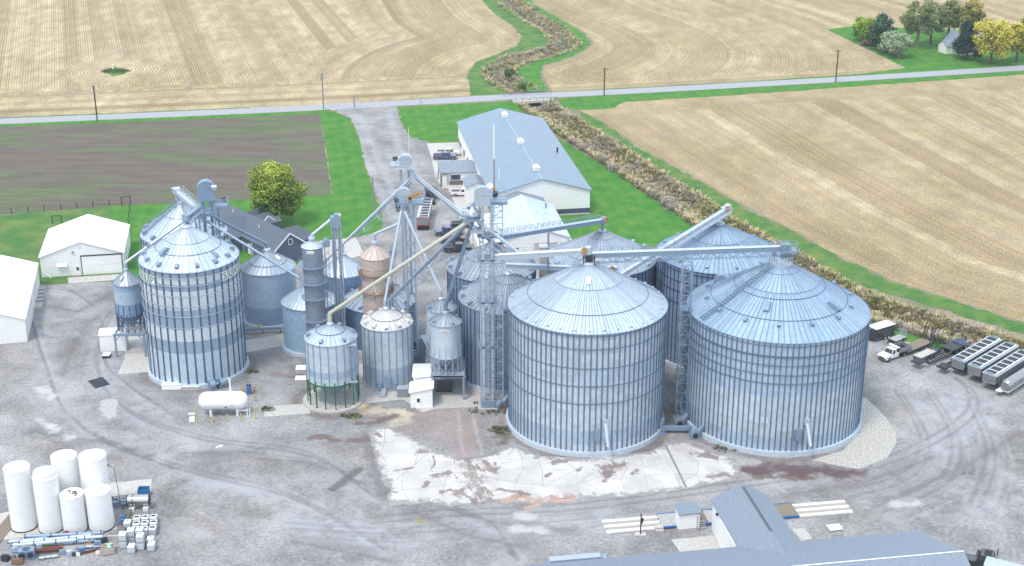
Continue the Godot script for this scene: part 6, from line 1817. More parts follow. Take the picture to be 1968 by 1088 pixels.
	for z in [3.6, -3.6]:
		var m := MB.new()
		for h2 in [0.45, 0.85]: m.bar(Vector3(-7, h2, z), Vector3(7, h2, z), 0.12)
		for k in 8: m.bar(Vector3(-7 + k * 2, -0.2, z), Vector3(-7 + k * 2, 0.95, z), 0.13)
		part("guard_rail", m, M.grey_pole, br)
	for x in [-6.4, 6.4]:
		part("abutment", boxed(Vector3(x, -1.3, 0), Vector3(1.2, 2.4, 7.2)), M.concrete, br)
		part("wing_wall", boxed(Vector3.ZERO, Vector3(0.5, 1.5, 2.4)), M.concrete, br, Transform3D(Basis(UP, 0.5 * signf(x)), Vector3(x * 1.12, -0.8, 4.6)))

# ---------------------------------------------------------------- things in the yard
func upright_tank(label: String, at: Vector2, r: float, h: float, cap := 0.0, rusty := false) -> Node3D:
	var t := thing("storage_tank", label, "storage tank", Vector3(at.x, 0.06, at.y))
	var m := MB.new()
	m.lathe([Vector2(r, 0.12), Vector2(r, h - 0.05), Vector2(r - 0.04, h)], 40)
	part("shell", m, M.white_paint, t)
	var c := MB.new()
	c.lathe([Vector2(r + 0.02, h - 0.06), Vector2(r + 0.02, h + 0.02), Vector2(0, h + 0.12)], 40)
	part("lid", c, M.white_paint, t)
	var b := MB.new()
	b.lathe([Vector2(r + 0.06, 0), Vector2(r + 0.06, 0.14), Vector2(r - 0.02, 0.16)], 40)
	part("base_ring", b, M.rubber, t)
	if cap > 0.0:
		var k := MB.new()
		k.lathe([Vector2(r - 0.2, h), Vector2(r - 0.2, h + cap), Vector2(0, h + cap + 0.1)], 36)
		part("dome", k, M.white_paint, t)
	var f := MB.new()
	f.tube(Vector3(0.1, h, 0), Vector3(0.1, h + 0.4 + cap, 0), 0.12, 0.12, 10)
	f.tube(Vector3(-r * 0.5, h, 0.5), Vector3(-r * 0.5, h + 0.16 + cap, 0.5), 0.2, 0.2, 12)
	part("vent", f, M.plastic_white, t)
	for y in [0.33, 0.66]: part("weld_seam", ring_mesh(r, h * y, 0.012, 0.05, 40), M.plastic_white, t)
	if rusty:
		for k in 4:
			var s := MB.new()
			var o := PackedVector2Array()
			for i in 9: o.append(Vector2(cos(TAU * i / 9.0) * (0.45 + 0.2 * sin(i * 2.3 + k)), sin(TAU * i / 9.0) * 0.16))
			s.xf = Transform3D(Basis(UP, 0.5 * k), Vector3(-0.3 + 0.35 * k, h + 0.1, -0.5 + 0.3 * k))
			s.prism(o, 0.0, 0.04)
			part("rust_patch", s, M.rust_dark, t)
	return t

func tote_shape(label: String, at: Vector3, turn: float, group: String, open_top: bool) -> Node3D:
	var t := thing("liquid_tote", label, "tote", at, turn, group)
	part("pallet", boxed(Vector3(0, 0.07, 0), Vector3(1.0, 0.14, 1.15)), M.plastic_grey, t)
	var m := MB.new()
	m.frustum(Vector3(0, 0.15, 0), Vector2(0.93, 1.08), Vector2(0.93, 1.08), 0.82)
	m.frustum(Vector3(0, 0.97, 0), Vector2(0.93, 1.08), Vector2(0.8, 0.94), 0.07)
	part("bottle", m, M.plastic_white, t)
	var c := MB.new()
	for y in [0.35, 0.6, 0.85]:
		for s in [-1, 1]:
			c.bar(Vector3(-0.5, y, s * 0.57), Vector3(0.5, y, s * 0.57), 0.025)
			c.bar(Vector3(s * 0.5, y, -0.57), Vector3(s * 0.5, y, 0.57), 0.025)
	for k in 5:
		for s in [-1, 1]:
			c.bar(Vector3(-0.5 + k * 0.25, 0.14, s * 0.57), Vector3(-0.5 + k * 0.25, 1.0, s * 0.57), 0.025)
			c.bar(Vector3(s * 0.5, 0.14, -0.57 + k * 0.285), Vector3(s * 0.5, 1.0, -0.57 + k * 0.285), 0.025)
	part("cage", c, M.galv_pale, t)
	if open_top:
		var r := MB.new()
		r.box(Vector3(0, 1.06, 0), Vector3(0.66, 0.03, 0.36))
		part("dark_opening", r, M.dark_steel, t)
	var k := MB.new()
	k.tube(Vector3(0, 1.02, -0.15), Vector3(0, 1.09, -0.15), 0.09, 0.09, 12)
	part("screw_cap", k, M.dark_steel, t)
	return t

func post_thing(called: String, label: String, at: Vector2, h: float, r: float, m: Material, lean := Vector2.ZERO, group := "", cat := "bollard") -> Node3D:
	var t := thing(called, label, cat, Vector3(at.x, 0, at.y), 0.0, group)
	part("post", tubed(Vector3.ZERO, Vector3(lean.x, h, lean.y), r, 10), m, t)
	return t

func build_yard_things():
	# --- white tanks
	upright_tank("leftmost tall white tank of the battery, at the picture's left edge", Vector2(-66.7, -172.0), 1.72, 9.2)
	upright_tank("tall white tank with a stepped dome, second from the left in front", Vector2(-62.85, -171.5), 1.65, 8.2, 0.7)
	upright_tank("tall white tank at the back with a small vent stub, left of its neighbour", Vector2(-61.4, -175.6), 1.75, 9.0)
	upright_tank("tall white tank at the back right of the battery, beside the lamp pole", Vector2(-57.4, -175.3), 1.85, 9.2)
	upright_tank("short white tank with rust stains on its lid", Vector2(-59.5, -171.25), 1.6, 5.6, 0.0, true)
	upright_tank("short clean white tank at the front right of the battery", Vector2(-56.15, -172.0), 1.7, 5.7)
	var wall := thing("kerb_wall", "low concrete kerb wall round the tank battery", "kerb", Vector3(-60.5, 0, -171.5), 0.06)
	part("wall_side", boxed(Vector3(0, 0.25, 3.0), Vector3(15.5, 0.5, 0.25)), M.concrete, wall)
	part("wall_side", boxed(Vector3(7.6, 0.25, -1.5), Vector3(0.25, 0.5, 8.6)), M.wood_deck, wall)
	var pl := thing("plank_walk", "grey plank walk lying at the left of the tank battery", "planks", Vector3(-69.3, 0.06, -171.5), -0.12)
	for k in 4: part("plank", boxed(Vector3(-0.75 + k * 0.5, 0.06, 0), Vector3(0.44, 0.1, 9.0)), M.wood_deck, pl)
	var sw := thing("steel_tank", "shiny horizontal stainless tank on white stands", "tank", Vector3(-52.2, 0, -177.04), 0.06)
	part("shell", tubed(Vector3(-1.5, 1.25, 0), Vector3(1.5, 1.25, 0), 0.8, 24), M.stainless, sw)
	for x in [-1.5, -0.75, 1.48]: part("band", tubed(Vector3(x - 0.06, 1.25, 0), Vector3(x + 0.06, 1.25, 0), 0.83, 24), M.dark_steel, sw)
	for x in [-0.9, 1.0]: part("stand", boxed(Vector3(x, 0.25, 0.3), Vector3(0.7, 0.5, 1.6)), M.plastic_white, sw)
	part("outlet", tubed(Vector3(-1.6, 1.2, 0), Vector3(-2.5, 1.2, 0), 0.22, 12), M.galv_mid, sw)
	var bb := thing("blue_bin", "small open blue steel bin behind the stainless tank", "bin", Vector3(-52.39, 0, -180.62), 0.06)
	for s in [-1, 1]:
		part("side", boxed(Vector3(0, 0.6, s * 0.55), Vector3(1.5, 1.0, 0.08)), M.blue_paint, bb)
		part("end", boxed(Vector3(s * 0.75, 0.6, 0), Vector3(0.08, 1.0, 1.1)), M.blue_paint, bb)
	part("floor", boxed(Vector3(0, 0.15, 0), Vector3(1.4, 0.1, 1.0)), M.blue_paint, bb)
	var lp := thing("lamp_pole", "thin bent lamp pole behind the tank battery", "lamp pole", Vector3(-55.11, 0, -178.17))
	part("pole", tubed(Vector3.ZERO, Vector3(-0.4, 5.6, 0), 0.06, 8), M.grey_pole, lp)
	part("arm", tubed(Vector3(-0.4, 5.6, 0), Vector3(-1.1, 6.1, 0), 0.05, 8), M.grey_pole, lp)
	part("lamp_head", boxed(Vector3(-1.3, 6.15, 0), Vector3(0.55, 0.12, 0.25)), M.dark_steel, lp)
	var hs := thing("hose_manifold", "tangle of dark hoses and valves between the tanks and the stainless tank", "hoses", Vector3(-55.48, 0, -177.32))
	var hg := RandomNumberGenerator.new()
	hg.seed = 4
	for k in 9:
		var m := MB.new()
		var p := Vector3(hg.randf_range(-1.3, 1.3), 0.2, hg.randf_range(-0.9, 0.9))
		for i in 7:
			var q := p + Vector3(hg.randf_range(-0.5, 0.5), hg.randf_range(-0.35, 0.4), hg.randf_range(-0.4, 0.4))
			q.y = clampf(q.y, 0.1, 1.3)
			m.tube(p, q, 0.06, 0.06, 6)
			p = q
		part("hose", m, M.rubber if k % 3 else M.galv_mid, hs)
	part("valve_block", boxed(Vector3(0, 0.5, 0), Vector3(0.9, 0.7, 0.5)), M.galv_mid, hs)

	# --- totes
	var grey_tote: Node3D = null
	for j in 3:
		for i in 3:
			var p: Vector2 = [[Vector2(-51.5, -172.88), Vector2(-50.38, -173.01), Vector2(-49.27, -173.15)], [Vector2(-51.21, -171.39), Vector2(-50.11, -171.53), Vector2(-48.93, -171.66)], [Vector2(-50.93, -169.93), Vector2(-49.83, -170.06), Vector2(-48.73, -170.19)]][j][i]
			var l: String = "open topped white tote, %s of three, %s of the grey tote block" % [["left", "middle", "right"][i], ["back row", "middle row", "front row"][j]]
			var turn := 0.05 + 0.04 * sin(i * 3.1 + j * 2.0)
			if grey_tote == null: grey_tote = tote_shape(l, Vector3(p.x, 0, p.y), turn, "open topped totes in a block", true)
			else: dup(grey_tote, Vector3(p.x, 0, p.y), turn, l, "open topped totes in a block")
	var white_tote: Node3D = null
	for w in [[Vector2(-51.88, -166.93), 0, "bottom tote of the leftmost white stack"], [Vector2(-51.88, -166.93), 1, "top tote of the leftmost white stack"], [Vector2(-51.02, -167.96), 0, "bottom tote of the second white stack from the left"], [Vector2(-51.02, -167.96), 1, "top tote of the second white stack from the left"],
			[Vector2(-50.49, -165.78), 0, "single white tote in front of the second stack"], [Vector2(-49.86, -168.09), 0, "bottom tote of the rear stack in the middle"], [Vector2(-49.86, -168.09), 1, "top tote of the rear stack in the middle"], [Vector2(-49.46, -166.55), 0, "bottom tote of the front stack in the middle"], [Vector2(-49.46, -166.55), 1, "top tote of the front stack in the middle"],
			[Vector2(-48.41, -167.58), 0, "white tote at the right end, behind its twin"], [Vector2(-47.98, -166.29), 0, "white tote at the right end, nearest the camera"], [Vector2(-52.52, -171.8), 0, "single white tote beside the blue drums"]]:
		var p: Vector2 = w[0]
		var at := Vector3(p.x, 1.12 * w[1], p.y)
		var turn: float = 0.04 + 0.05 * sin(p.x * 7.0 + w[1])
		if white_tote == null: white_tote = tote_shape(w[2], at, turn, "white totes by the tank battery", false)
		else: dup(white_tote, at, turn, w[2], "white totes by the tank battery")
	for k in 2:
		var p: Vector2 = [Vector2(-53.33, -172.47), Vector2(-53.46, -173.29)][k]
		var t := thing("drum", ["blue plastic drum nearest beside the lone tote", "blue plastic drum behind the first by the lone tote"][k], "drum", Vector3(p.x, 0, p.y), 0.0, "blue drums")
		var m := MB.new()
		m.lathe([Vector2(0.29, 0), Vector2(0.31, 0.3), Vector2(0.29, 0.32), Vector2(0.31, 0.6), Vector2(0.28, 0.9), Vector2(0, 0.92)], 20)
		part("barrel", m, M.blue_paint, t)
		part("bung", tubed(Vector3(0.12, 0.9, 0), Vector3(0.12, 0.96, 0), 0.05, 8), M.black, t)

	# --- the scrap row
	var tubes := [[Vector3(-65.39, 0.9, -168.02), Vector3(-55.11, 0.9, -169), 0.26, "galv_mid"], [Vector3(-67.31, 0.7, -166.97), Vector3(-62.27, 0.7, -168.01), 0.22, "galv_pale"], [Vector3(-65.69, 0.9, -166.52), Vector3(-56.23, 0.9, -168.47), 0.24, "galv_pale"], [Vector3(-62.5, 0.7, -167.36), Vector3(-54.76, 0.7, -168.4), 0.28, "galv_pale"], [Vector3(-66.6, 0.6, -166.23), Vector3(-58.17, 0.6, -167.78), 0.34, "galv_pale"], [Vector3(-64.15, 0.3, -166.71), Vector3(-55.99, 0.3, -168.13), 0.3, "galv_mid"], [Vector3(-62.29, 0.25, -163.75), Vector3(-59.87, 0.25, -164.38), 0.18, "galv_pale"], [Vector3(-57.93, 0.25, -166.28), Vector3(-54.84, 0.25, -166.66), 0.16, "galv_mid"]]
	var names := ["rearmost long auger tube against the white tanks", "short pale tube at the left of the scrap row", "long pale auger tube crossing the middle of the scrap row", "pale tube at the right of the scrap row", "fattest pale auger tube at the front of the scrap row", "grey tube lying lowest under the fat auger tube", "short pale tube lying in front of the red beams", "short grey tube beside the rusty crate"]
	for k in tubes.size():
		var t := thing("auger_tube", names[k], "auger tube", tubes[k][0], 0.0, "auger tubes in the scrap row")
		var e: Vector3 = tubes[k][1] - tubes[k][0]
		part("tube", tubed(Vector3.ZERO, e, tubes[k][2], 12), M[tubes[k][3]], t)
		for f in [0.0, 0.33, 0.66, 0.97]:
			part("flange", tubed(e * f, e * (f + 0.015), tubes[k][2] * 1.3, 12), M.galv_dark, t)
		part("saddle", boxed(Vector3(e.x * 0.2, -0.3, e.z * 0.2), Vector3(0.4, 0.5, 0.7)), M.wood_deck, t)
		part("saddle", boxed(Vector3(e.x * 0.75, -0.3, e.z * 0.75), Vector3(0.4, 0.5, 0.7)), M.wood_deck, t)
	var fh := thing("fan_housing", "blue grey fan housing with two round mouths in the scrap row", "fan housing", Vector3(-63.99, 0, -164.27), 0.2)
	part("case", boxed(Vector3(0, 0.7, 0), Vector3(2.1, 1.3, 1.2)), M.galv_mid, fh)
	for x in [-0.5, 0.55]:
		part("ring", tubed(Vector3(x, 0.75, 0.6), Vector3(x, 0.75, 0.72), 0.46, 18), M.galv_dark, fh)
		part("mouth", tubed(Vector3(x, 0.75, 0.7), Vector3(x, 0.75, 0.74), 0.34, 16), M.dark_hole, fh)
	part("lid_ring", tubed(Vector3(0, 1.35, 0), Vector3(0, 1.42, 0), 0.5, 18), M.galv_dark, fh)
	for k in 3:
		var t := thing("steel_beam", ["rearmost dark red steel beam in the scrap row", "middle dark red steel beam in the scrap row", "front dark red steel beam in the scrap row"][k], "beam", Vector3(-61.69, 0, -165.78) + Vector3(0, 0.2 + 0.1 * k, 0.5 * k - 0.5), 0.12, "red beams")
		var m := MB.new()
		m.box(Vector3(0, 0.14, 0), Vector3(3.6, 0.04, 0.24)); m.box(Vector3(0, -0.14, 0), Vector3(3.6, 0.04, 0.24)); m.box(Vector3.ZERO, Vector3(3.6, 0.24, 0.05))
		part("girder", m, M.brown_steel if k else M.red_paint, t)
	var cr := thing("crate", "rusty crate with a green tarp at the right end of the scrap row", "crate", Vector3(-53.6, 0, -165.53), 0.3)
	for s in [-1, 1]:
		for y in 3:
			part("board", boxed(Vector3(0, 0.3 + 0.28 * y, s * 0.75), Vector3(1.6, 0.22, 0.06)), M.rust, cr)
			part("board", boxed(Vector3(s * 0.8, 0.3 + 0.28 * y, 0), Vector3(0.06, 0.22, 1.44)), M.rust, cr)
	part("base", boxed(Vector3(0, 0.12, 0), Vector3(1.6, 0.14, 1.5)), M.wood_deck, cr)
	var tp := MB.new()
	tp.prism(PackedVector2Array([Vector2(-0.3, -0.7), Vector2(0.7, -0.5), Vector2(0.3, 0), Vector2(0.5, 0.6), Vector2(-0.1, 0.5), Vector2(0, -0.1)]), 1.0, 1.08)
	part("tarp", tp, mat("mint_tarp", lin(0.30, 0.62, 0.42), 0.8), cr)
	part("contents", boxed(Vector3(0, 0.6, 0), Vector3(1.4, 0.7, 1.3)), M.wood_deck, cr)
	var bits := [["red_paint", Vector3(-60.19, 0.9, -168.87), Vector3(0.5, 0.35, 0.4), "small red bracket on top of the auger tubes"], ["red_paint", Vector3(-60.02, 0.9, -169.13), Vector3(0.4, 0.3, 0.4), "second red bracket just behind the first on the tubes"], ["orange_paint", Vector3(-56.54, 0.2, -167), Vector3(0.7, 0.4, 0.5), "orange cover lying in the scrap row"], ["blue_paint", Vector3(-57.16, 0.2, -165.72), Vector3(0.7, 0.4, 0.5), "small blue box in the scrap row"], ["plastic_white", Vector3(-56.33, 0.2, -166.74), Vector3(1.2, 0.2, 0.4), "white plank end beside the orange cover"], ["plastic_white", Vector3(-54.88, 0.2, -165.21), Vector3(0.6, 0.3, 0.5), "white box beside the rusty crate"], ["rust_dark", Vector3(-64.73, 0.3, -162.8), Vector3(1.5, 0.6, 0.7), "rust red steel box at the front of the scrap row"], ["brown_steel", Vector3(-56.08, 0.15, -165.54), Vector3(2.6, 0.2, 0.4), "rusty flat bar in front of the blue box"], ["green_paint", Vector3(-61.89, 0.3, -166.58), Vector3(1.3, 0.3, 0.5), "dark green trough half under the fat tube"], ["yellow_paint", Vector3(-64.44, 0.3, -166.07), Vector3(1.5, 0.35, 0.5), "ochre steel channel behind the fan housing"], ["galv_mid", Vector3(-59.57, 0.2, -165.21), Vector3(0.8, 0.5, 0.6), "grey gearbox in front of the red beams"], ["galv_pale", Vector3(-58.53, 0.2, -164.96), Vector3(0.9, 0.6, 0.7), "pale dented hood beside the grey gearbox"], ["dark_steel", Vector3(-57.91, 0.2, -164.71), Vector3(0.5, 0.4, 0.4), "black casting at the foot of the pale hood"], ["plastic_white", Vector3(-57.36, 0.2, -164.71), Vector3(0.5, 0.35, 0.4), "white round bucket lump in front of the scrap row"], ["galv_pale", Vector3(-62.83, 0.4, -166.04), Vector3(0.7, 0.7, 0.6), "pale bent elbow behind the red beams"], ["galv_pale", Vector3(-66.01, 0.3, -165.56), Vector3(0.8, 0.6, 0.5), "pale sheet pieces left of the fan housing"], ["galv_mid", Vector3(-55.44, 0.3, -167.36), Vector3(1.0, 0.5, 0.6), "grey bracket heap at the right of the tubes"], ["dark_steel", Vector3(-54.74, 0.3, -167.87), Vector3(0.9, 0.6, 0.7), "black hose coil beyond the end of the tubes"], ["plastic_grey", Vector3(-65.76, 0.2, -164.08), Vector3(0.6, 0.5, 0.5), "grey can cluster left of the rust red box"], ["dark_steel", Vector3(-66.6, 0.3, -163.55), Vector3(1.0, 0.7, 0.8), "black tyre heap at the lower left corner"]]
	for b in bits:
		var t := thing("scrap_piece", b[3], "scrap", b[1], rng.randf_range(-0.4, 0.5), "scrap row pieces")
		var m := MB.new()
		var z: Vector3 = b[2]
		m.frustum(Vector3(0, -0.15, 0), Vector2(z.x, z.z), Vector2(z.x * 0.9, z.z * 0.8), z.y)
		m.tube(Vector3(-z.x * 0.4, z.y * 0.6, 0), Vector3(z.x * 0.3, z.y * 0.9, z.z * 0.2), z.z * 0.22, z.z * 0.18, 8)
		part("lump", m, M[b[0]], t)

	# --- gas tank and its guard posts
	var gt := thing("gas_tank", "big white horizontal gas tank on two saddles", "gas tank", Vector3(-45.6, 0, -205.9), 0.03)
	var gm := MB.new()
	var prof := []
	for k in 9: prof.append(Vector2(sin(PI * 0.5 * k / 8) * 1.4, -3.9 + (1 - cos(PI * 0.5 * k / 8)) * 1.3))
	for k in 9: prof.append(Vector2(cos(PI * 0.5 * k / 8) * 1.4, 2.6 + sin(PI * 0.5 * k / 8) * 1.3))
	gm.lathe(prof, 32, Vector3.ZERO, true)
	part("shell", gm, M.white_paint, gt, Transform3D(Basis(Vector3.BACK, PI / 2), Vector3(0, 2.4, 0)))
	for x in [-2.0, 2.2]: part("saddle", boxed(Vector3(x, 0.65, 0), Vector3(0.28, 1.3, 1.9)), M.white_paint, gt)
	var st := MB.new()
	st.lathe([Vector2(0.32, 3.75), Vector2(0.3, 3.95), Vector2(0.14, 4.0), Vector2(0.12, 5.9), Vector2(0.18, 5.95), Vector2(0, 6.0)], 14)
	part("relief_stack", st, M.white_paint, gt, Transform3D(Basis(), Vector3(1.2, 0, -0.2)))
	part("gauge", boxed(Vector3(0.5, 1.75, 1.32), Vector3(0.24, 0.2, 0.1)), M.dark_steel, gt)
	part("fill_pipe", tubed(Vector3(2.4, 1.0, 0.8), Vector3(3.9, 1.0, 0.9), 0.07, 8), M.white_paint, gt)
	for x in [3.8, 4.2]: part("pipe_post", tubed(Vector3(x, 0, 1.1), Vector3(x, 1.5, 1.1), 0.07, 8), M.white_paint, gt)
	part("stand_base", boxed(Vector3(4.0, 0.1, 1.3), Vector3(0.7, 0.2, 0.6)), M.concrete, gt)
	part("lettering", boxed(Vector3(1.55, 2.05, 1.36), Vector3(0.7, 0.1, 0.03)), M.plastic_grey, gt)
	var spots := [[Vector2(-49.13, -202.41), 3.1, "tallest leaning yellow guard post, left of the gas tank"], [Vector2(-46.91, -203.11), 1.2, "short yellow guard post in front of the tank's left saddle"], [Vector2(-44.66, -203.29), 1.3, "yellow guard post in front of the middle of the gas tank"], [Vector2(-42.51, -203.64), 1.2, "yellow guard post in front of the tank's right saddle"], [Vector2(-40.36, -204), 2.1, "tall yellow guard post right of the fill pipes"], [Vector2(-41.5, -210.4), 1.2, "yellow guard post beside the red hoop"], [Vector2(-40.82, -212.47), 1.8, "yellow guard post farthest right of the gas tank"], [Vector2(-44.42, -214.2), 1.0, "yellow guard post behind the gas tank"]]
	for s in spots: post_thing("guard_post", s[2], s[0], s[1], 0.1, M.yellow_paint, Vector2(-0.12, 0) if s[1] > 3 else Vector2.ZERO, "yellow guard posts")
	var pu := thing("fuel_pump", "blue pump cabinet with two black caps inside a red pipe hoop", "pump", Vector3(-42.87, 0, -213.05), 0.1)
	part("cabinet", boxed(Vector3(0, 0.75, 0), Vector3(0.75, 1.4, 0.6)), M.blue_paint, pu)
	for x in [-0.2, 0.2]: part("cap", tubed(Vector3(x, 1.45, 0), Vector3(x, 1.72, 0), 0.15, 12), M.black, pu)
	var hp := MB.new()
	for z in [-0.5, 0.5]:
		hp.bar(Vector3(-0.9, 0, z), Vector3(-0.9, 0.8, z), 0.06); hp.bar(Vector3(0.9, 0, z), Vector3(0.9, 0.9, z), 0.06)
		hp.bar(Vector3(-0.9, 0.8, z), Vector3(0.9, 0.9, z), 0.06)
	hp.bar(Vector3(0.9, 0.9, -0.5), Vector3(0.9, 0.9, 0.5), 0.1)
	part("hoop", hp, M.red_paint, pu)
	var tr := thing("tool_stand", "white cabinet and sheet lying left of the gas tank", "stand", Vector3(-50.35, 0, -204), 0.2)
	part("sheet", boxed(Vector3(0, 0.1, 0), Vector3(0.8, 0.12, 2.2)), M.plastic_white, tr)
	part("cylinder", tubed(Vector3(-0.6, 0.4, -1.0), Vector3(0.5, 0.4, -1.0), 0.28, 12), M.galv_pale, tr)

	# --- boxes and covers round the bins
	for b in [[Vector3(-55.89, 0, -215.17), Vector3(3.1, 0.8, 1.2), "left of two low white covers against the big banded bin", "white_roof"], [Vector3(-52.81, 0, -215.17), Vector3(2.9, 0.5, 1.2), "right of two low white covers against the big banded bin", "concrete"], [Vector3(-35.35, 0, -221.55), Vector3(2.0, 0.7, 1.7), "rear pale box left of the green legged bin", "concrete"], [Vector3(-34.92, 0, -217.73), Vector3(2.0, 0.6, 1.5), "front pale box left of the green legged bin", "concrete"], [Vector3(-17.77, 0, -212.28), Vector3(1.7, 1.5, 1.4), "green grey transformer box beside the loading shed", "plastic_grey"], [Vector3(-69.85, 0, -227.41), Vector3(1.2, 0.5, 1.4), "dark pump box in the gravel by the small left drive", "dark_steel"]]:
		var t := thing("cover_box", b[2], "cover box", b[0], 0.03)
		var z: Vector3 = b[1]
		part("box_body", boxed(Vector3(0, z.y / 2, 0), z), M[b[3]], t)
		part("box_lid", boxed(Vector3(0, z.y + 0.04, 0), Vector3(z.x + 0.1, 0.08, z.z + 0.1)), M.white_roof if b[3] != "plastic_grey" else M.galv_pale, t)
	var pg := thing("pit_grate", "dark slotted pit grate lying in the gravel left of the banded bin", "grate", Vector3(-68.48, 0, -217.13), 0.62)
	part("plate", boxed(Vector3(0, 0.05, 0), Vector3(2.5, 0.08, 3.4)), M.tarp, pg)
	for k in 6: part("slot", boxed(Vector3(-1.0 + k * 0.4, 0.1, 0), Vector3(0.05, 0.03, 3.2)), M.dark_steel, pg)
	for k in 3: part("slot", boxed(Vector3(0, 0.115, -1.1 + k * 1.1), Vector3(2.3, 0.03, 0.06)), M.dark_steel, pg)
	for k in 5:
		var p: Vector2 = [Vector2(-90.14, -257.31), Vector2(-89.69, -255.47), Vector2(-89.24, -253.66), Vector2(-88.8, -251.87), Vector2(-88.25, -249.1)][k]
		var t := thing("concrete_slab", ["first", "second", "third", "fourth", "fifth"][k] + " pale slab from the back beside the left barn", "slab", Vector3(p.x, 0, p.y), 0.2, "slabs beside the left barn")
		part("block", boxed(Vector3(0, 0.3, 0), Vector3(1.5, 0.6, 0.9 if k < 4 else 2.4)), M.concrete, t)
		part("top_skin", boxed(Vector3(0, 0.62, 0), Vector3(1.54, 0.05, 0.94 if k < 4 else 2.44)), M.crust, t)
	var rp := thing("light_post", "rust red post with two small signal lamps by the truck scale", "post", Vector3(17.43, 0, -170.06))
	part("post", tubed(Vector3.ZERO, UP * 3.2, 0.1, 10), M.brown_steel, rp)
	part("signal_box", boxed(Vector3(0.2, 2.3, 0), Vector3(0.3, 0.5, 0.2)), M.dark_steel, rp)
	part("signal_box", boxed(Vector3(0.1, 1.8, 0), Vector3(0.3, 0.3, 0.2)), M.dark_steel, rp)
	part("foot", boxed(Vector3(0, 0.05, 0), Vector3(1.5, 0.1, 0.9)), M.apron, rp)
	var bl := thing("step_block", "pale concrete step block beside the scale ramp", "step", Vector3(20.02, 0, -171.26), 0.15)
	part("block", boxed(Vector3(0, 0.3, 0), Vector3(1.1, 0.6, 0.9)), M.concrete, bl)
	part("tread", boxed(Vector3(0, 0.15, 0.6), Vector3(1.1, 0.3, 0.4)), M.concrete, bl)
	var wp := thing("scrap_sheet", "white bent panel lying on the gravel right of the shop wing", "panel", Vector3(44.07, 0, -171.53), 0.2)
	part("sheet", boxed(Vector3(0, 0.2, 0), Vector3(1.9, 0.1, 1.5)), M.plastic_white, wp)
	part("flap", boxed(Vector3(0.5, 0.4, 0.4), Vector3(0.9, 0.3, 0.1)), M.white_paint, wp)
	var sp := thing("sheet_stack", "long low stack of blue white sheets beside the long building", "sheets", Vector3(8.28, 0, -163.52), SITE)
	for k in 4: part("sheet", boxed(Vector3(rng.randf_range(-0.3, 0.3), 0.15 + 0.14 * k, rng.randf_range(-0.1, 0.1)), Vector3(8.0 - 0.4 * k, 0.1, 1.1)), M.galv_pale if k % 2 else M.galv_mid, sp)

	# --- poles
	for p in [["tall dark utility pole at the left beside the road", Vector2(-111.48, -378.36), 9.8, "pole_wood", 0], ["brown utility pole just right of the road bridge", Vector2(26.35, -405.48), 8.3, "pole_wood", 1], ["tall brown utility pole before the farmstead", Vector2(95.76, -420.7), 10.0, "pole_wood", 1], ["grey utility pole with cross arms where the drive meets the road", Vector2(-52.05, -390.12), 10.5, "grey_pole", 2], ["short grey pole at the drive entrance", Vector2(-43.79, -392.32), 3.6, "grey_pole", 1], ["slim pale pole on the lawn edge beside the drive", Vector2(-30.53, -302.87), 8.4, "grey_pole", 1]]:
		var at: Vector2 = p[1]
		var t := thing("utility_pole", p[0], "utility pole", Vector3(at.x, 0, at.y))
		part("pole", tubed(Vector3.ZERO, UP * p[2], 0.19, 10), M[p[3]], t)
		for k in int(p[4]):
			part("cross_arm", boxed(Vector3(0, p[2] - 0.5 - k * 0.9, 0.12), Vector3(2.2, 0.14, 0.12)), M[p[3]], t)
			for x in [-0.95, 0.95]: part("insulator", tubed(Vector3(x, p[2] - 0.43 - k * 0.9, 0.12), Vector3(x, p[2] - 0.2 - k * 0.9, 0.12), 0.06, 6), M.plastic_grey, t)
	# wires
	for w in [["wire", [Vector3(87.19, 9.4, -383.04), Vector3(200.15, 9.6, -418.95)]], ["wire", [Vector3(24.42, 7.7, -375.74), Vector3(87.19, 9.4, -383.04)]]]:
		var a: Vector3 = w[1][0]
		var b: Vector3 = w[1][1]
		var m := MB.new()
		for k in 16:
			var f := k / 16.0
			var g := (k + 1) / 16.0
			m.bar(a.lerp(b, f) - UP * 4.0 * f * (1 - f) * 1.2, a.lerp(b, g) - UP * 4.0 * g * (1 - g) * 1.2, 0.03)
		tag(part("power_wire", m, M.grey_pole, self), "thin power wire slung %s" % ("past the farmstead trees" if a.x > 60 else "between the bridge pole and the next pole"), "wire")
	# wire fence
	var fe := thing("wire_fence", "wire fence with dark posts between pasture and ploughed field", "fence", Vector3.ZERO)
	var fp := [Vector3(-115.66, -0, -300.78), Vector3(-110.29, 0, -302.52), Vector3(-106.94, 0, -303.57), Vector3(-103.7, 0, -304.62), Vector3(-100.21, 0, -305.33), Vector3(-96.92, 0, -306.4), Vector3(-93.52, -0, -307.12), Vector3(-90.2, 0, -308.2), Vector3(-87.4, 0, -308.2), Vector3(-85.6, 0, -308.92), Vector3(-84.78, 0, -304.62), Vector3(-83.78, 0, -300.09), Vector3(-82.73, 0, -295.34), Vector3(-81.71, 0, -290.71)]
	for k in fp.size(): part("fence_post", tubed(fp[k], fp[k] + UP * (2.0 if k >= 8 and k <= 9 else 1.35), 0.11, 8), M.pole_wood, fe)
	var fw := MB.new()
	for k in fp.size() - 1:
		for h in [0.5, 0.9, 1.25]: fw.bar(fp[k] + UP * h, fp[k + 1] + UP * h, 0.03)
	fw.bar(fp[8] + UP * 1.9, fp[9] + UP * 1.9, 0.16)
	part("fence_wire", fw, M.pole_wood, fe)
	var g2 := thing("timber_gate", "dark timber goalpost gate behind the white barn", "gate", Vector3(-98.31, 0, -296.01))
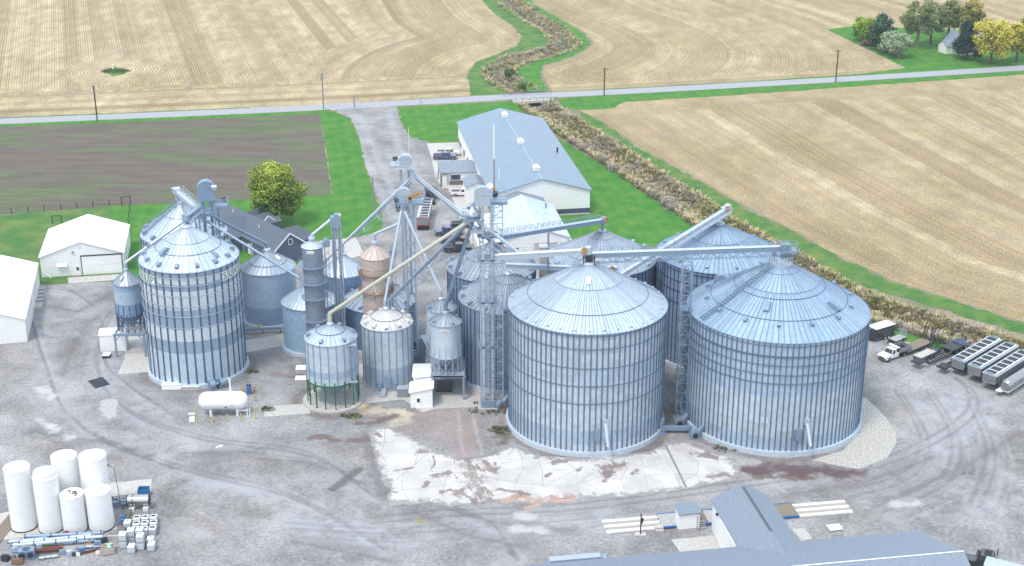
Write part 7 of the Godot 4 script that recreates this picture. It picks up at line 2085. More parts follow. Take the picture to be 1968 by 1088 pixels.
	part("gate_post", tubed(Vector3(-1, 0, 0), Vector3(-1, 1.9, 0), 0.12, 8), M.pole_wood, g2)
	part("gate_post", tubed(Vector3(1, 0, 0), Vector3(1, 1.9, 0), 0.12, 8), M.pole_wood, g2)
	part("gate_rail", boxed(Vector3(0, 1.8, 0), Vector3(2.3, 0.16, 0.14)), M.pole_wood, g2)
	var mk := thing("marker_post", "small white marker in the weedy island of the left field", "marker", Vector3(-122.42, 0, -437.68))
	part("post", tubed(Vector3.ZERO, UP * 1.4, 0.25, 8), M.white_paint, mk)
	part("cap", tubed(UP * 1.4, UP * 1.5, 0.3, 8), M.white_paint, mk)
	var rs := thing("road_sign", "small pale green sign post at the lawn edge by the road", "sign", Vector3(-25.42, 0, -394.56))
	part("post", tubed(Vector3.ZERO, UP * 2.6, 0.09, 8), M.grey_pole, rs)
	part("sign_plate", boxed(Vector3(0, 2.4, 0.1), Vector3(0.7, 0.5, 0.05)), M.mint_tarp, rs)
	for s in [["pale boulder on the lawn edge at the drive mouth", Vector3(-49.05, 0, -389.02)]]:
		var t := thing("boulder", s[0], "boulder", s[1])
		var m := MB.new()
		m.lathe([Vector2(0, 0), Vector2(0.9, 0.1), Vector2(0.8, 0.5), Vector2(0.3, 0.8), Vector2(0, 0.8)], 9)
		part("stone", m, M.crust, t)
	# edging stones along the drive
	var es := MB.new()
	var eg := RandomNumberGenerator.new()
	eg.seed = 8
	var line := curve2(PackedVector2Array([Vector2(-31.74, -389.57), Vector2(-30.14, -377.32), Vector2(-27.34, -364.78), Vector2(-24.61, -359.97), Vector2(-21.54, -357.6)]), false, 30)
	for p in line:
		var q := Vector3(p.x + eg.randf_range(-0.6, 0.6), 0, p.y + eg.randf_range(-0.4, 0.4))
		var z := eg.randf_range(0.25, 0.6)
		es.col = Color.WHITE * eg.randf_range(0.6, 1.0)
		es.frustum(q, Vector2(z, z * 0.8), Vector2(z * 0.5, z * 0.4), z * 0.6)
	var eo := part("edging_stones", es, M.crust, self)
	tag(eo, "row of grey edging stones where the drive meets the lawn", "stones", "", "stuff")

# ---------------------------------------------------------------- vehicles; every one looks along its own +x
func wheel(t: Node3D, c: Vector3, r := 0.42, w := 0.28, rim: Material = null):
	var s := signf(c.z)
	var p := part("wheel", tubed(c - Vector3(0, 0, w / 2), c + Vector3(0, 0, w / 2), r, 18), M.rubber, t)
	part("rim", tubed(c + Vector3(0, 0, s * w * 0.42), c + Vector3(0, 0, s * (w * 0.5 + 0.03)), r * 0.56, 12), rim if rim else M.aluminium, p)

func heading(a: Vector3, b: Vector3) -> float:
	return atan2(-(b.z - a.z), b.x - a.x)

func pickup(label: String, at: Vector3, turn: float, paint: String, dump := false) -> Node3D:
	var t := thing("pickup_truck", label, "pickup truck", at, turn)
	var m := MB.new()
	m.plate(PackedVector2Array([Vector2(-2.85, 0.55), Vector2(2.8, 0.48), Vector2(2.9, 0.9), Vector2(2.7, 1.08), Vector2(1.35, 1.18), Vector2(-0.75, 1.16), Vector2(-2.85, 1.14)]) if not dump else PackedVector2Array([Vector2(-0.4, 0.5), Vector2(2.8, 0.48), Vector2(2.9, 0.95), Vector2(2.7, 1.15), Vector2(1.35, 1.28), Vector2(-0.4, 1.26)]), -0.96, 0.96)
	part("body", m, M[paint], t)
	var y := 1.16 if not dump else 1.26
	var c := MB.new()
	c.frustum(Vector3(0.3, y, 0), Vector2(2.25, 1.78), Vector2(1.35, 1.46), 0.62, Vector2(-0.1, 0))
	part("windows", c, M.glass, t)
	var r := MB.new()
	r.frustum(Vector3(0.2, y + 0.58, 0), Vector2(1.45, 1.52), Vector2(1.2, 1.36), 0.13)
	for z in [-1, 1]:
		r.bar(Vector3(0.35, y, z * 0.9), Vector3(0.25, y + 0.62, z * 0.75), 0.12)
		r.bar(Vector3(-0.8, y, z * 0.9), Vector3(-0.5, y + 0.62, z * 0.75), 0.16)
		r.bar(Vector3(1.42, y, z * 0.9), Vector3(0.88, y + 0.62, z * 0.75), 0.08)
	part("cab_roof", r, M[paint], t)
	if dump:
		var b := MB.new()
		for z in [-1, 1]: b.box(Vector3(-2.0, 1.45, z * 1.05), Vector3(3.0, 0.75, 0.08))
		b.box(Vector3(-0.5, 1.6, 0), Vector3(0.08, 1.05, 2.1)); b.box(Vector3(-3.5, 1.4, 0), Vector3(0.08, 0.65, 2.1)); b.box(Vector3(-2.0, 1.08, 0), Vector3(3.0, 0.08, 2.1))
		part("dump_box", b, M.plastic_grey, t)
		part("box_floor", boxed(Vector3(-2.0, 1.14, 0), Vector3(2.8, 0.03, 1.98)), M.black, t)
		part("cab_shield", boxed(Vector3(-0.2, 2.15, 0), Vector3(0.5, 0.07, 2.1)), M.white_paint, t)
		part("frame", boxed(Vector3(-1.9, 0.75, 0), Vector3(3.4, 0.25, 0.9)), M.black, t)
	else:
		var b := MB.new()
		for z in [-1, 1]: b.box(Vector3(-1.85, 1.2, z * 0.9), Vector3(1.95, 0.14, 0.1))
		b.box(Vector3(-2.8, 1.2, 0), Vector3(0.08, 0.14, 1.8))
		part("bed_rail", b, M[paint], t)
		part("bed_floor", boxed(Vector3(-1.82, 1.155, 0), Vector3(1.9, 0.03, 1.68)), M.black, t)
	for x in [-1.85, 1.95]:
		for z in [-0.86, 0.86]: wheel(t, Vector3(x, 0.42, z))
	for z in [-0.75, 0.75]:
		part("headlight", boxed(Vector3(2.84, 0.86, z), Vector3(0.1, 0.2, 0.32)), M.head_light, t)
		part("tail_light", boxed(Vector3(-2.87 if not dump else -3.55, 0.95, z * 1.15), Vector3(0.06, 0.3, 0.16)), M.tail_light, t)
		part("mirror", boxed(Vector3(1.05, y + 0.16, z * 1.42), Vector3(0.12, 0.22, 0.2)), M.black, t)
	part("grille", boxed(Vector3(2.88, 0.8, 0), Vector3(0.06, 0.26, 1.1)), M.dark_steel, t)
	for x in [-2.92, 2.9]: part("bumper", boxed(Vector3(x, 0.56, 0), Vector3(0.14, 0.2, 1.9)), M.aluminium if paint != "car_black" else M.black, t)
	return t

func hopper_trailer(label: String, at: Vector3, turn: float, l: float, group := "") -> Node3D:
	var t := thing("grain_trailer", label, "grain trailer", at, turn, group)
	var h := l / 2
	var m := MB.new()
	m.plate(PackedVector2Array([Vector2(-h, 1.75), Vector2(-h + 1.5, 1.75), Vector2(-h + 3.2, 0.75), Vector2(-h + 4.0, 0.75), Vector2(0, 1.7), Vector2(h - 4.0, 0.75), Vector2(h - 3.2, 0.75), Vector2(h - 1.5, 1.75), Vector2(h, 1.75), Vector2(h, 2.9), Vector2(-h, 2.9)]), -1.2, 1.2)
	part("body", m, M.aluminium, t)
	var s := MB.new()
	for k in int(l / 0.8):
		for z in [-1.22, 1.22]: s.box(Vector3(-h + 0.4 + k * 0.8, 2.32, z), Vector3(0.07, 1.1, 0.05))
	part("side_rib", s, M.galv_pale, t)
	var r := MB.new()
	for z in [-1.18, 1.18]: r.box(Vector3(0, 2.97, z), Vector3(l + 0.1, 0.16, 0.2))
	for x in [-h, h]: r.box(Vector3(x, 2.97, 0), Vector3(0.18, 0.16, 2.2))
	for x in [-h + 0.02, h - 0.02]:
		r.bar(Vector3(x, 3.0, -1.1), Vector3(x, 3.3, -0.35), 0.14); r.bar(Vector3(x, 3.3, -0.35), Vector3(x, 3.3, 0.35), 0.14); r.bar(Vector3(x, 3.3, 0.35), Vector3(x, 3.0, 1.1), 0.14)
	part("top_rail", r, M.galv_pale, t)
	var n := 7
	for k in n:
		var x := -h + (k + 0.5) * l / n
		part("tarp_bay", boxed(Vector3(x, 3.0, 0.25), Vector3(l / n - 0.35, 0.06, 1.45)), M.tarp, t)
		if k > 0: part("tarp_bow", boxed(Vector3(x - l / n / 2, 3.08, 0.1), Vector3(0.12, 0.14, 2.1)), M.plastic_white, t)
	part("tarp_roll", tubed(Vector3(-h + 0.1, 3.12, -0.85), Vector3(h - 0.1, 3.12, -0.85), 0.15, 10), M.plastic_white, t)
	for x in [-h + 0.9, -h + 2.1]:
		for z in [-1.0, 1.0]: wheel(t, Vector3(x, 0.52, z), 0.52, 0.5)
	part("axle_frame", boxed(Vector3(-h + 1.5, 1.2, 0), Vector3(3.0, 0.3, 1.2)), M.dark_steel, t)
	for z in [-0.8, 0.8]: part("landing_leg", boxed(Vector3(h - 2.4, 0.6, z), Vector3(0.16, 1.2, 0.16)), M.galv_mid, t)
	part("front_plate", boxed(Vector3(h - 0.8, 1.6, 0), Vector3(1.8, 0.2, 2.2)), M.plastic_grey, t)
	part("mud_flap", boxed(Vector3(-h + 0.1, 0.7, 0), Vector3(0.06, 0.6, 2.2)), M.black, t)
	return t

func lowboy(label: String, at: Vector3, turn: float, l: float, deck_tail: bool) -> Node3D:
	var t := thing("lowboy_trailer", label, "lowboy trailer", at, turn)
	var h := l / 2
	part("rear_deck", boxed(Vector3(-h + 1.7, 1.0, 0), Vector3(3.4, 0.3, 2.4)), M.dark_steel, t)
	var m := MB.new()
	for z in [-0.95, 0.95]:
		m.bar(Vector3(-h + 3.3, 0.95, z), Vector3(-h + 4.4, 0.55, z), 0.4, 0.25)
		m.bar(Vector3(-h + 4.4, 0.55, z), Vector3(h - 2.6, 0.55, z), 0.36, 0.25)
		m.bar(Vector3(h - 2.6, 0.55, z), Vector3(h - 1.8, 1.1, z), 0.36, 0.25)
	for k in int((l - 7) / 0.9): m.box(Vector3(-h + 4.6 + k * 0.9, 0.5, 0), Vector3(0.16, 0.16, 1.9))
	part("main_frame", m, M.dark_steel, t)
	part("deck_strip", boxed(Vector3(0.4, 0.7, 1.05), Vector3(l - 7.4, 0.04, 0.14)), M.galv_pale, t)
	part("gooseneck", boxed(Vector3(h - 0.9, 1.15, 0), Vector3(1.9, 0.25, 1.7)), M.dark_steel, t)
	for k in 3: part("neck_slot", boxed(Vector3(h - 1.5 + k * 0.55, 1.29, 0), Vector3(0.2, 0.02, 1.2)), M.black, t)
	for x in [-h + 0.9, -h + 2.1]:
		for z in [-1.0, 1.0]: wheel(t, Vector3(x, 0.5, z), 0.5, 0.45)
	if deck_tail: part("folded_tail", boxed(Vector3(-h - 0.9, 1.22, 0), Vector3(2.3, 0.12, 2.5)), mat("navy_deck", lin(0.035, 0.055, 0.11), 0.7), t)
	for z in [-1.1, 1.1]: part("tail_light", boxed(Vector3(-h - (2.05 if deck_tail else 0.0), 1.1, z), Vector3(0.08, 0.16, 0.3)), M.tail_light, t)
	return t

func flatbed(label: String, at: Vector3, turn: float, l: float, w: float, y: float, deck: String, ramps: bool, axles: int) -> Node3D:
	var t := thing("flatbed_trailer", label, "flatbed trailer", at, turn)
	var n := int(w / 0.3)
	for k in n: part("deck_plank", boxed(Vector3(0, y, -w / 2 + (k + 0.5) * w / n), Vector3(l, 0.08, w / n - 0.03)), M[deck], t)
	var f := MB.new()
	for z in [-w / 2, w / 2]: f.box(Vector3(0, y - 0.1, z), Vector3(l + 0.1, 0.18, 0.1))
	for x in [-l / 2, l / 2]: f.box(Vector3(x, y - 0.1, 0), Vector3(0.12, 0.18, w))
	for k in int(l / 1.2): f.box(Vector3(-l / 2 + 0.6 + k * 1.2, y - 0.16, 0), Vector3(0.1, 0.14, w))
	f.bar(Vector3(l / 2, y - 0.15, w * 0.35), Vector3(l / 2 + 1.3, y - 0.2, 0), 0.1); f.bar(Vector3(l / 2, y - 0.15, -w * 0.35), Vector3(l / 2 + 1.3, y - 0.2, 0), 0.1)
	part("frame", f, M.dark_steel, t)
	for k in axles:
		for z in [-1, 1]: wheel(t, Vector3(-l * 0.22 + k * 0.85, 0.36, z * (w / 2 + (0.12 if y < 0.7 else -0.15))), 0.36, 0.24)
	if ramps:
		for z in [-w * 0.33, w * 0.33]:
			var r := MB.new()
			for e in [-0.34, 0.34]: r.bar(Vector3(-l / 2 - 0.1, y, z + e), Vector3(-l / 2 - 0.7, y + 2.6, z + e), 0.09)
			for k in 8: r.bar(Vector3(-l / 2 - 0.1 - 0.075 * k, y + 0.3 * k + 0.15, z - 0.34), Vector3(-l / 2 - 0.1 - 0.075 * k, y + 0.3 * k + 0.15, z + 0.34), 0.12)
			part("ramp", r, M.dark_steel, t)
	return t

func build_vehicles():
	# pickups in the lot
	pickup("white pickup parked behind the office next to the blue one", Vector3(-16.44, 0, -347.08) + Vector3(0.6, 0, 0.2), 0.0, "car_white")
	pickup("dark blue pickup parked beside the white one, partly behind the office", Vector3(-16.55, 0, -343.55), 0.02, "car_blue")
	pickup("white pickup parked alone on the concrete in front of the office", Vector3(-11.05, 0, -315.19), 0.05, "car_white")
	pickup("black pickup nearest the bins in the row by the old shop", Vector3(-11.11, 0, -279.08), 0.12, "car_black")
	pickup("dark pickup in the middle of the row of black pickups", Vector3(-12.05, 0, -284.32), 0.12, "car_black")
	pickup("dark blue pickup facing left behind the long spouts", Vector3(-13.44, 0, -289.09), PI + 0.15, "car_blue")
	pickup("black pickup farthest back, half hidden behind the spouts", Vector3(-10.16, 0, -293.67), 0.2, "car_black")
	# grain lorry on the drive
	var ft := hopper_trailer("silver grain trailer with orange marked tail parked on the drive", Vector3(-19.1, 0, -297.7) + Vector3(0.2, 0, 0), heading(Vector3(-19.16, 0, -292.68), Vector3(-18.82, 0, -309.28)), 12.5)
	for s in [[0.0, 2.92, 2.5, 0.16], [0.0, 1.2, 2.5, 0.16]]: part("marker_bar", boxed(Vector3(-6.32, s[1], 0), Vector3(0.06, s[3], s[2])), M.tail_light, ft)
	for z in [-1.2, 1.2]: part("marker_bar", boxed(Vector3(-6.32, 2.05, z), Vector3(0.06, 1.5, 0.12)), mat("marker_orange", lin(0.6, 0.12, 0.06), 0.4) if z < 0 else M.marker_orange, ft)
	part("rear_door", boxed(Vector3(-6.3, 2.1, 0), Vector3(0.05, 1.5, 2.2)), M.plastic_grey, ft)
	var tractor := func(label: String, at: Vector3, turn: float, paint: String) -> Node3D:
		var t := thing("truck_tractor", label, "truck", at, turn)
		var b := MB.new()
		b.plate(PackedVector2Array([Vector2(0.9, 0.9), Vector2(3.1, 0.8), Vector2(3.2, 1.5), Vector2(2.9, 1.85), Vector2(1.2, 2.0), Vector2(0.9, 2.0)]), -0.8, 0.8)
		part("bonnet", b, M[paint], t)
		var c := MB.new()
		c.box(Vector3(-0.1, 1.7, 0), Vector3(2.0, 1.6, 2.2))
		c.frustum(Vector3(-0.1, 2.5, 0), Vector2(2.0, 2.2), Vector2(1.5, 1.9), 0.6)
		part("cab", c, M[paint], t)
		part("windscreen", boxed(Vector3(0.92, 2.35, 0), Vector3(0.08, 0.6, 1.8)), M.glass, t)
		for z in [-1.12, 1.12]:
			part("side_window", boxed(Vector3(0.3, 2.3, z), Vector3(0.9, 0.6, 0.05)), M.glass, t)
			part("exhaust_stack", tubed(Vector3(-1.3, 1.2, z * 0.85), Vector3(-1.3, 3.5, z * 0.85), 0.09, 10), M.aluminium, t)
			part("fuel_tank", tubed(Vector3(-0.9, 0.8, z * 0.8), Vector3(0.7, 0.8, z * 0.8), 0.34, 14), M.aluminium, t)
			part("mirror", boxed(Vector3(1.1, 2.2, z * 1.2), Vector3(0.1, 0.5, 0.25)), M.black, t)
			part("headlight", boxed(Vector3(3.15, 1.15, z * 0.62), Vector3(0.1, 0.2, 0.25)), M.head_light, t)
			part("fender", boxed(Vector3(2.4, 1.2, z * 0.88), Vector3(1.2, 0.35, 0.4)), M[paint], t)
			wheel(t, Vector3(2.4, 0.5, z * 0.85), 0.5, 0.3)
			for x in [-2.2, -3.4]: wheel(t, Vector3(x, 0.5, z * 0.85), 0.5, 0.5)
		part("sun_visor", boxed(Vector3(1.05, 2.72, 0), Vector3(0.35, 0.06, 1.8)), M.black, t)
		part("roof_hatch", boxed(Vector3(-0.2, 3.13, 0), Vector3(0.9, 0.06, 1.2)), M.dark_hole, t)
		part("frame", boxed(Vector3(-1.6, 0.8, 0), Vector3(5.0, 0.3, 0.9)), M.black, t)
		part("bumper", boxed(Vector3(3.2, 0.6, 0), Vector3(0.16, 0.4, 2.2)), M.aluminium, t)
		return t
	tractor.call("dark tractor unit coupled ahead of the silver trailer on the drive", Vector3(-18.78, 0, -310.74) + Vector3(0.4, 0, -1.6), heading(Vector3(-19.16, 0, -292.68), Vector3(-18.82, 0, -309.28)), "car_black")
	tractor.call("dark vehicle half hidden beneath the middle leg's head on the drive", Vector3(-24.86, -0, -307.12), -1.45, "car_black")
	tractor.call("blue black truck cab at the lower right corner", Vector3(61.37, 0, -160.82) + Vector3(-0.2, 0, 0.2), 2.75, "car_black")
	var bt := thing("grain_trailer", "white covered trailer coupled to the truck cab at the lower right corner", "grain trailer", Vector3(64.54, 0, -156.67), 2.65)
	var bm := MB.new()
	bm.plate(PackedVector2Array([Vector2(-6, 1.2), Vector2(4.5, 1.2), Vector2(4.5, 2.9), Vector2(-6, 2.9)]), -1.2, 1.2)
	part("body", bm, M.aluminium, bt)
	var bc := MB.new()
	for k in 8:
		var z0 := cos(PI * k / 8) * 1.25
		var z1 := cos(PI * (k + 1) / 8) * 1.25
		bc.quad(Vector3(-6.1, 2.9 + sin(PI * k / 8) * 0.45, z0), Vector3(4.6, 2.9 + sin(PI * k / 8) * 0.45, z0), Vector3(4.6, 2.9 + sin(PI * (k + 1) / 8) * 0.45, z1), Vector3(-6.1, 2.9 + sin(PI * (k + 1) / 8) * 0.45, z1))
	part("cover", bc, M.galv_pale, bt)
	for x in [-5.0, -3.8]:
		for z in [-1.0, 1.0]: wheel(bt, Vector3(x, 0.52, z), 0.52, 0.5)
	# trailers on the right
	var h1 := heading(Vector3(74.1, 0, -218.72), Vector3(83.4, 0, -228.05)) + PI
	var tr1 := hopper_trailer("first silver hopper trailer from the left in the parked row", Vector3(79.45, 0, -224.45) + Vector3(-0.6, 0, 0.3), h1, 12.6, "hopper trailers parked by the ditch")
	dup(tr1, Vector3(81.02, 0, -221.76) + Vector3(-0.2, 0, 0.2), h1, "second silver hopper trailer, middle one of the parked row")
	dup(tr1, Vector3(82.43, 0, -218.72) + Vector3(-0.1, 0, 0.2), h1, "third silver hopper trailer, rightmost of the parked row")
	var tk := thing("tank_trailer", "silver tank trailer at the right edge beside the hopper trailers", "tank trailer", Vector3(84.03, 0, -216.15), h1)
	var tm := MB.new()
	tm.lathe([Vector2(0, -6), Vector2(0.7, -5.9), Vector2(0.95, -5.6), Vector2(0.95, 5.6), Vector2(0.7, 5.9), Vector2(0, 6)], 28)
	part("tank", tm, M.aluminium, tk, Transform3D(Basis(Vector3.BACK, -PI / 2), Vector3(0, 1.9, 0)))
	for k in 7: part("band", tubed(Vector3(-5.2 + k * 1.7, 1.9, 0), Vector3(-5.1 + k * 1.7, 1.9, 0), 0.98, 24), M.galv_pale, tk)
	part("frame", boxed(Vector3(0, 0.95, 0), Vector3(11.6, 0.16, 1.4)), M.plastic_white, tk)
	part("front_deck", boxed(Vector3(5.2, 0.9, 0.8), Vector3(2.6, 0.1, 1.0)), M.plastic_white, tk)
	part("landing_leg", boxed(Vector3(3.4, 0.45, 0.6), Vector3(0.3, 0.9, 0.3)), M.dark_steel, tk)
	for x in [-4.6, -3.4]:
		for z in [-0.9, 0.9]: wheel(tk, Vector3(x, 0.5, z), 0.5, 0.4)
	var h2 := heading(Vector3(69.09, 0, -223.82), Vector3(77.16, 0, -230.43)) + PI
	lowboy("longer black lowboy with a folded navy deck at its tail", Vector3(72.93, 0, -226.55), h2, 12.5, true)
	lowboy("short black lowboy with a humped neck beside the hopper trailers", Vector3(74.96, 0, -223.62) + Vector3(0.3, 0, 0.0), h2 + 0.05, 9.0, false)
	var old := thing("disc_roll", "black disc roller parked behind the first hopper trailer", "farm implement", Vector3(79.51, 0, -228.26), h2)
	part("frame", boxed(Vector3(0, 0.5, 0), Vector3(4.2, 0.2, 1.2)), M.dark_steel, old)
	for k in 9: part("disc", tubed(Vector3(-1.9 + k * 0.46, 0.5, -0.1), Vector3(-1.8 + k * 0.46, 0.5, -0.1), 0.5, 14), M.black, old)
	flatbed("long plank flatbed with two raised ramps behind the dump truck", Vector3(69.69, 0, -230.65) + Vector3(0.5, 0, 0), heading(Vector3(67.66, 0, -228.69), Vector3(72.57, 0, -232.63)) + PI, 7.0, 2.3, 0.75, "wood_deck", true, 2)
	flatbed("short pale decked trailer with thin raised ramps nearer the lowboy", Vector3(71.19, 0, -227.41), heading(Vector3(69.08, 0, -225.5), Vector3(73.12, 0, -228.91)) + PI, 4.4, 2.0, 0.6, "apron", true, 2)
	var ut := flatbed("small single axle utility trailer with a mesh gate, behind the dump truck", Vector3(68.02, 0, -234.19), heading(Vector3(66.65, 0, -233.08), Vector3(69.59, 0, -235.32)) + PI, 2.9, 1.7, 0.55, "crust", false, 1)
	var ug := MB.new()
	for k in 6: ug.bar(Vector3(-1.5, 0.55, -0.8 + k * 0.32), Vector3(-1.7, 1.7, -0.8 + k * 0.32), 0.05)
	for k in 5: ug.bar(Vector3(-1.5 - 0.05 * k, 0.6 + 0.27 * k, -0.85), Vector3(-1.5 - 0.05 * k, 0.6 + 0.27 * k, 0.85), 0.05)
	part("mesh_gate", ug, M.galv_pale, ut)
	var et := thing("cargo_trailer", "black enclosed cargo trailer with a white roof beside the biggest bin", "cargo trailer", Vector3(65.4, -0, -235.55), heading(Vector3(63.52, 0, -234.19), Vector3(67.09, -0, -236.46)) + PI)
	part("box_body", boxed(Vector3(0, 1.45, 0), Vector3(4.6, 1.95, 2.1)), M.car_black, et)
	var nose := MB.new()
	nose.prism(PackedVector2Array([Vector2(2.3, -1.05), Vector2(2.9, 0), Vector2(2.3, 1.05)]), 0.48, 2.42)
	part("nose", nose, M.car_black, et)
	part("roof", boxed(Vector3(0.0, 2.47, 0), Vector3(4.7, 0.08, 2.16)), M.white_roof, et)
	for k in 4: part("roof_bow", boxed(Vector3(-1.8 + k * 1.1, 2.53, 0), Vector3(0.08, 0.05, 2.1)), M.plastic_white, et)
	part("stone_guard", boxed(Vector3(2.55, 0.75, 0.45), Vector3(0.9, 0.6, 0.06)), M.aluminium, et, Transform3D(Basis(UP, 0.0), Vector3(0, 0, 0.32)))
	for z in [-1, 1]:
		part("fender", boxed(Vector3(-0.5, 0.85, z * 1.1), Vector3(1.8, 0.08, 0.25)), M.aluminium, et)
		part("skirt", boxed(Vector3(0, 0.5, z * 1.06), Vector3(4.6, 0.1, 0.05)), M.aluminium, et)
		for x in [-0.9, -0.1]: wheel(et, Vector3(x, 0.34, z * 1.0), 0.34, 0.22, M.white_paint)
	part("coupler", boxed(Vector3(3.3, 0.45, 0), Vector3(1.2, 0.1, 0.1)), M.dark_steel, et)
	pickup("white dump bed truck facing the camera among the trailers", Vector3(65.22, 0, -227.19) + Vector3(0.3, 0, 0), heading(Vector3(67.66, 0, -228.69), Vector3(63.3, 0, -225.5)), "car_white", true)

# ---------------------------------------------------------------- trees and brush
func leaf_mat():
	var m := mat("leaf", Color.WHITE, 0.75)
	m.metallic_specular = 0.25
	m.backlight_enabled = true
	m.backlight = Color(0.12, 0.14, 0.04)
	m.cull_mode = BaseMaterial3D.CULL_DISABLED
	mat("bark", lin(0.10, 0.08, 0.065), 0.9)
	mat("bark_pale", lin(0.22, 0.19, 0.16), 0.9)

# blobs: [centre, radius, squash]; leaves sit in small sprays through the outer part of each blob
func crown(blobs: Array, sprays: int, size: float, a: Color, b: Color, top: Color, y0: float, y1: float, g: RandomNumberGenerator) -> ArrayMesh:
	var vs := PackedVector3Array()
	var ns := PackedVector3Array()
	var cs := PackedColorArray()
	var total := 0.0
	for q in blobs: total += q[1] * q[1]
	for q in blobs:
		var n := int(sprays * q[1] * q[1] / total)
		var tone := g.randf()
		for k in n:
			var d := Vector3(g.randfn(), g.randfn(), g.randfn()).normalized()
			var c: Vector3 = q[0] + d * q[1] * pow(g.randf_range(0.2, 1.12), 0.36) * Vector3(1, q[2], 1)
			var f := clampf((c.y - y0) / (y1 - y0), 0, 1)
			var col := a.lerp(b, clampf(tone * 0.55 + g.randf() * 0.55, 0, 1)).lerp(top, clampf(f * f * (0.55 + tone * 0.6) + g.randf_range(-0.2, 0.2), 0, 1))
			for j in 4:
				var p := c + Vector3(g.randfn(), g.randfn() * 0.7, g.randfn()) * size * 0.75
				var nn := (d * 0.6 + Vector3(g.randfn(), g.randfn(), g.randfn()) * 0.6 + UP * 0.5).normalized()
				var t := nn.cross(Vector3(g.randfn(), g.randfn(), g.randfn())).normalized()
				var w := nn.cross(t) * size * g.randf_range(0.3, 0.55)
				t *= size * g.randf_range(0.5, 0.8)
				var o := nn * size * 0.12
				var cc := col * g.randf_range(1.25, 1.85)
				cc.a = 1
				for v in [p - t, p + w + o, p + t, p - t, p + t, p - w + o]:
					vs.append(v)
					ns.append(nn)
					cs.append(cc)
	var arr := []
	arr.resize(Mesh.ARRAY_MAX)
	arr[Mesh.ARRAY_VERTEX] = vs
	arr[Mesh.ARRAY_NORMAL] = ns
	arr[Mesh.ARRAY_COLOR] = cs
	var m := ArrayMesh.new()
	m.add_surface_from_arrays(Mesh.PRIMITIVE_TRIANGLES, arr)
	return m

func tree(called: String, label: String, at: Vector3, h: float, r: float, low: float, colors: Array, sprays: int, size: float, o := {}) -> Node3D:
	var t := thing(called, label, o.get("category", "tree"), at, 0.0, o.get("group", ""))
	var g := RandomNumberGenerator.new()
	g.seed = hash(label)
	var blobs := []
	var n: int = o.get("blobs", 13)
	var conic: bool = o.get("conic", false)
	for k in n:
		var f := (k + 0.5) / n
		var y := lerpf(low + r * 0.25, h - r * 0.22, f)
		var mid := sqrt(maxf(0.05, 1.0 - pow((f - 0.45) / 0.62, 2))) if not conic else 1.0 - 0.8 * f
		var a := k * 2.4 + g.randf()
		var reach := r * 0.66 * mid * (0.6 + 0.5 * g.randf())
		blobs.append([Vector3(cos(a) * reach, y, sin(a) * reach), r * (0.25 + 0.19 * g.randf()) * (0.55 + 0.45 * mid) * o.get("blob", 1.0), 0.75])
	if not o.get("open", false): blobs.append([Vector3(0, lerpf(low, h, 0.5), 0), r * 0.5 * (0.9 if conic else 1.0), (h - low) / r * 0.42])
	var trunk := MB.new()
	var bend := Vector3(g.randf_range(-0.4, 0.4), 0, g.randf_range(-0.3, 0.3))
	var fork := Vector3(0, low + (h - low) * 0.18, 0) + bend
	var tr: float = o.get("trunk", 0.4)
	trunk.tube(Vector3(0, -0.3, 0), Vector3(0, 0.4, 0), tr * 1.35, tr, 10)
	trunk.tube(Vector3(0, 0.4, 0), fork, tr, tr * 0.7, 10)
	trunk.tube(fork, Vector3(bend.x * 2, h - r * 0.5, bend.z * 2), tr * 0.65, 0.05, 8)
	part("trunk", trunk, M[o.get("bark", "bark")], t)
	var lb := MB.new()
	for q in blobs.slice(0, mini(blobs.size(), 14)):
		var s := fork + UP * g.randf_range(-0.2, maxf(0.2, q[0].y - fork.y - r * 0.5) * 0.5)
		var m: Vector3 = s.lerp(q[0], 0.55) + Vector3(0, -0.3, 0)
		lb.tube(s, m, tr * 0.4, tr * 0.25, 6)
		lb.tube(m, q[0], tr * 0.25, 0.04, 6)
	part("limbs", lb, M[o.get("bark", "bark")], t)
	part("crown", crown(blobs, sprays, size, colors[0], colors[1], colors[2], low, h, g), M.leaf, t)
	return t

func scatter(called: String, label: String, mesh: Mesh, m: Material, places: Array, colors: Array):
	var mm := MultiMesh.new()
	mm.transform_format = MultiMesh.TRANSFORM_3D
	mm.use_colors = true
	mm.mesh = mesh
	mm.instance_count = places.size()
	for i in places.size():
		mm.set_instance_transform(i, places[i])
		mm.set_instance_color(i, colors[i])
	var o := MultiMeshInstance3D.new()
	o.multimesh = mm
	o.material_override = m
	o.name = numbered(called)
	add_child(o)
	tag(o, label, "", "", "stuff")

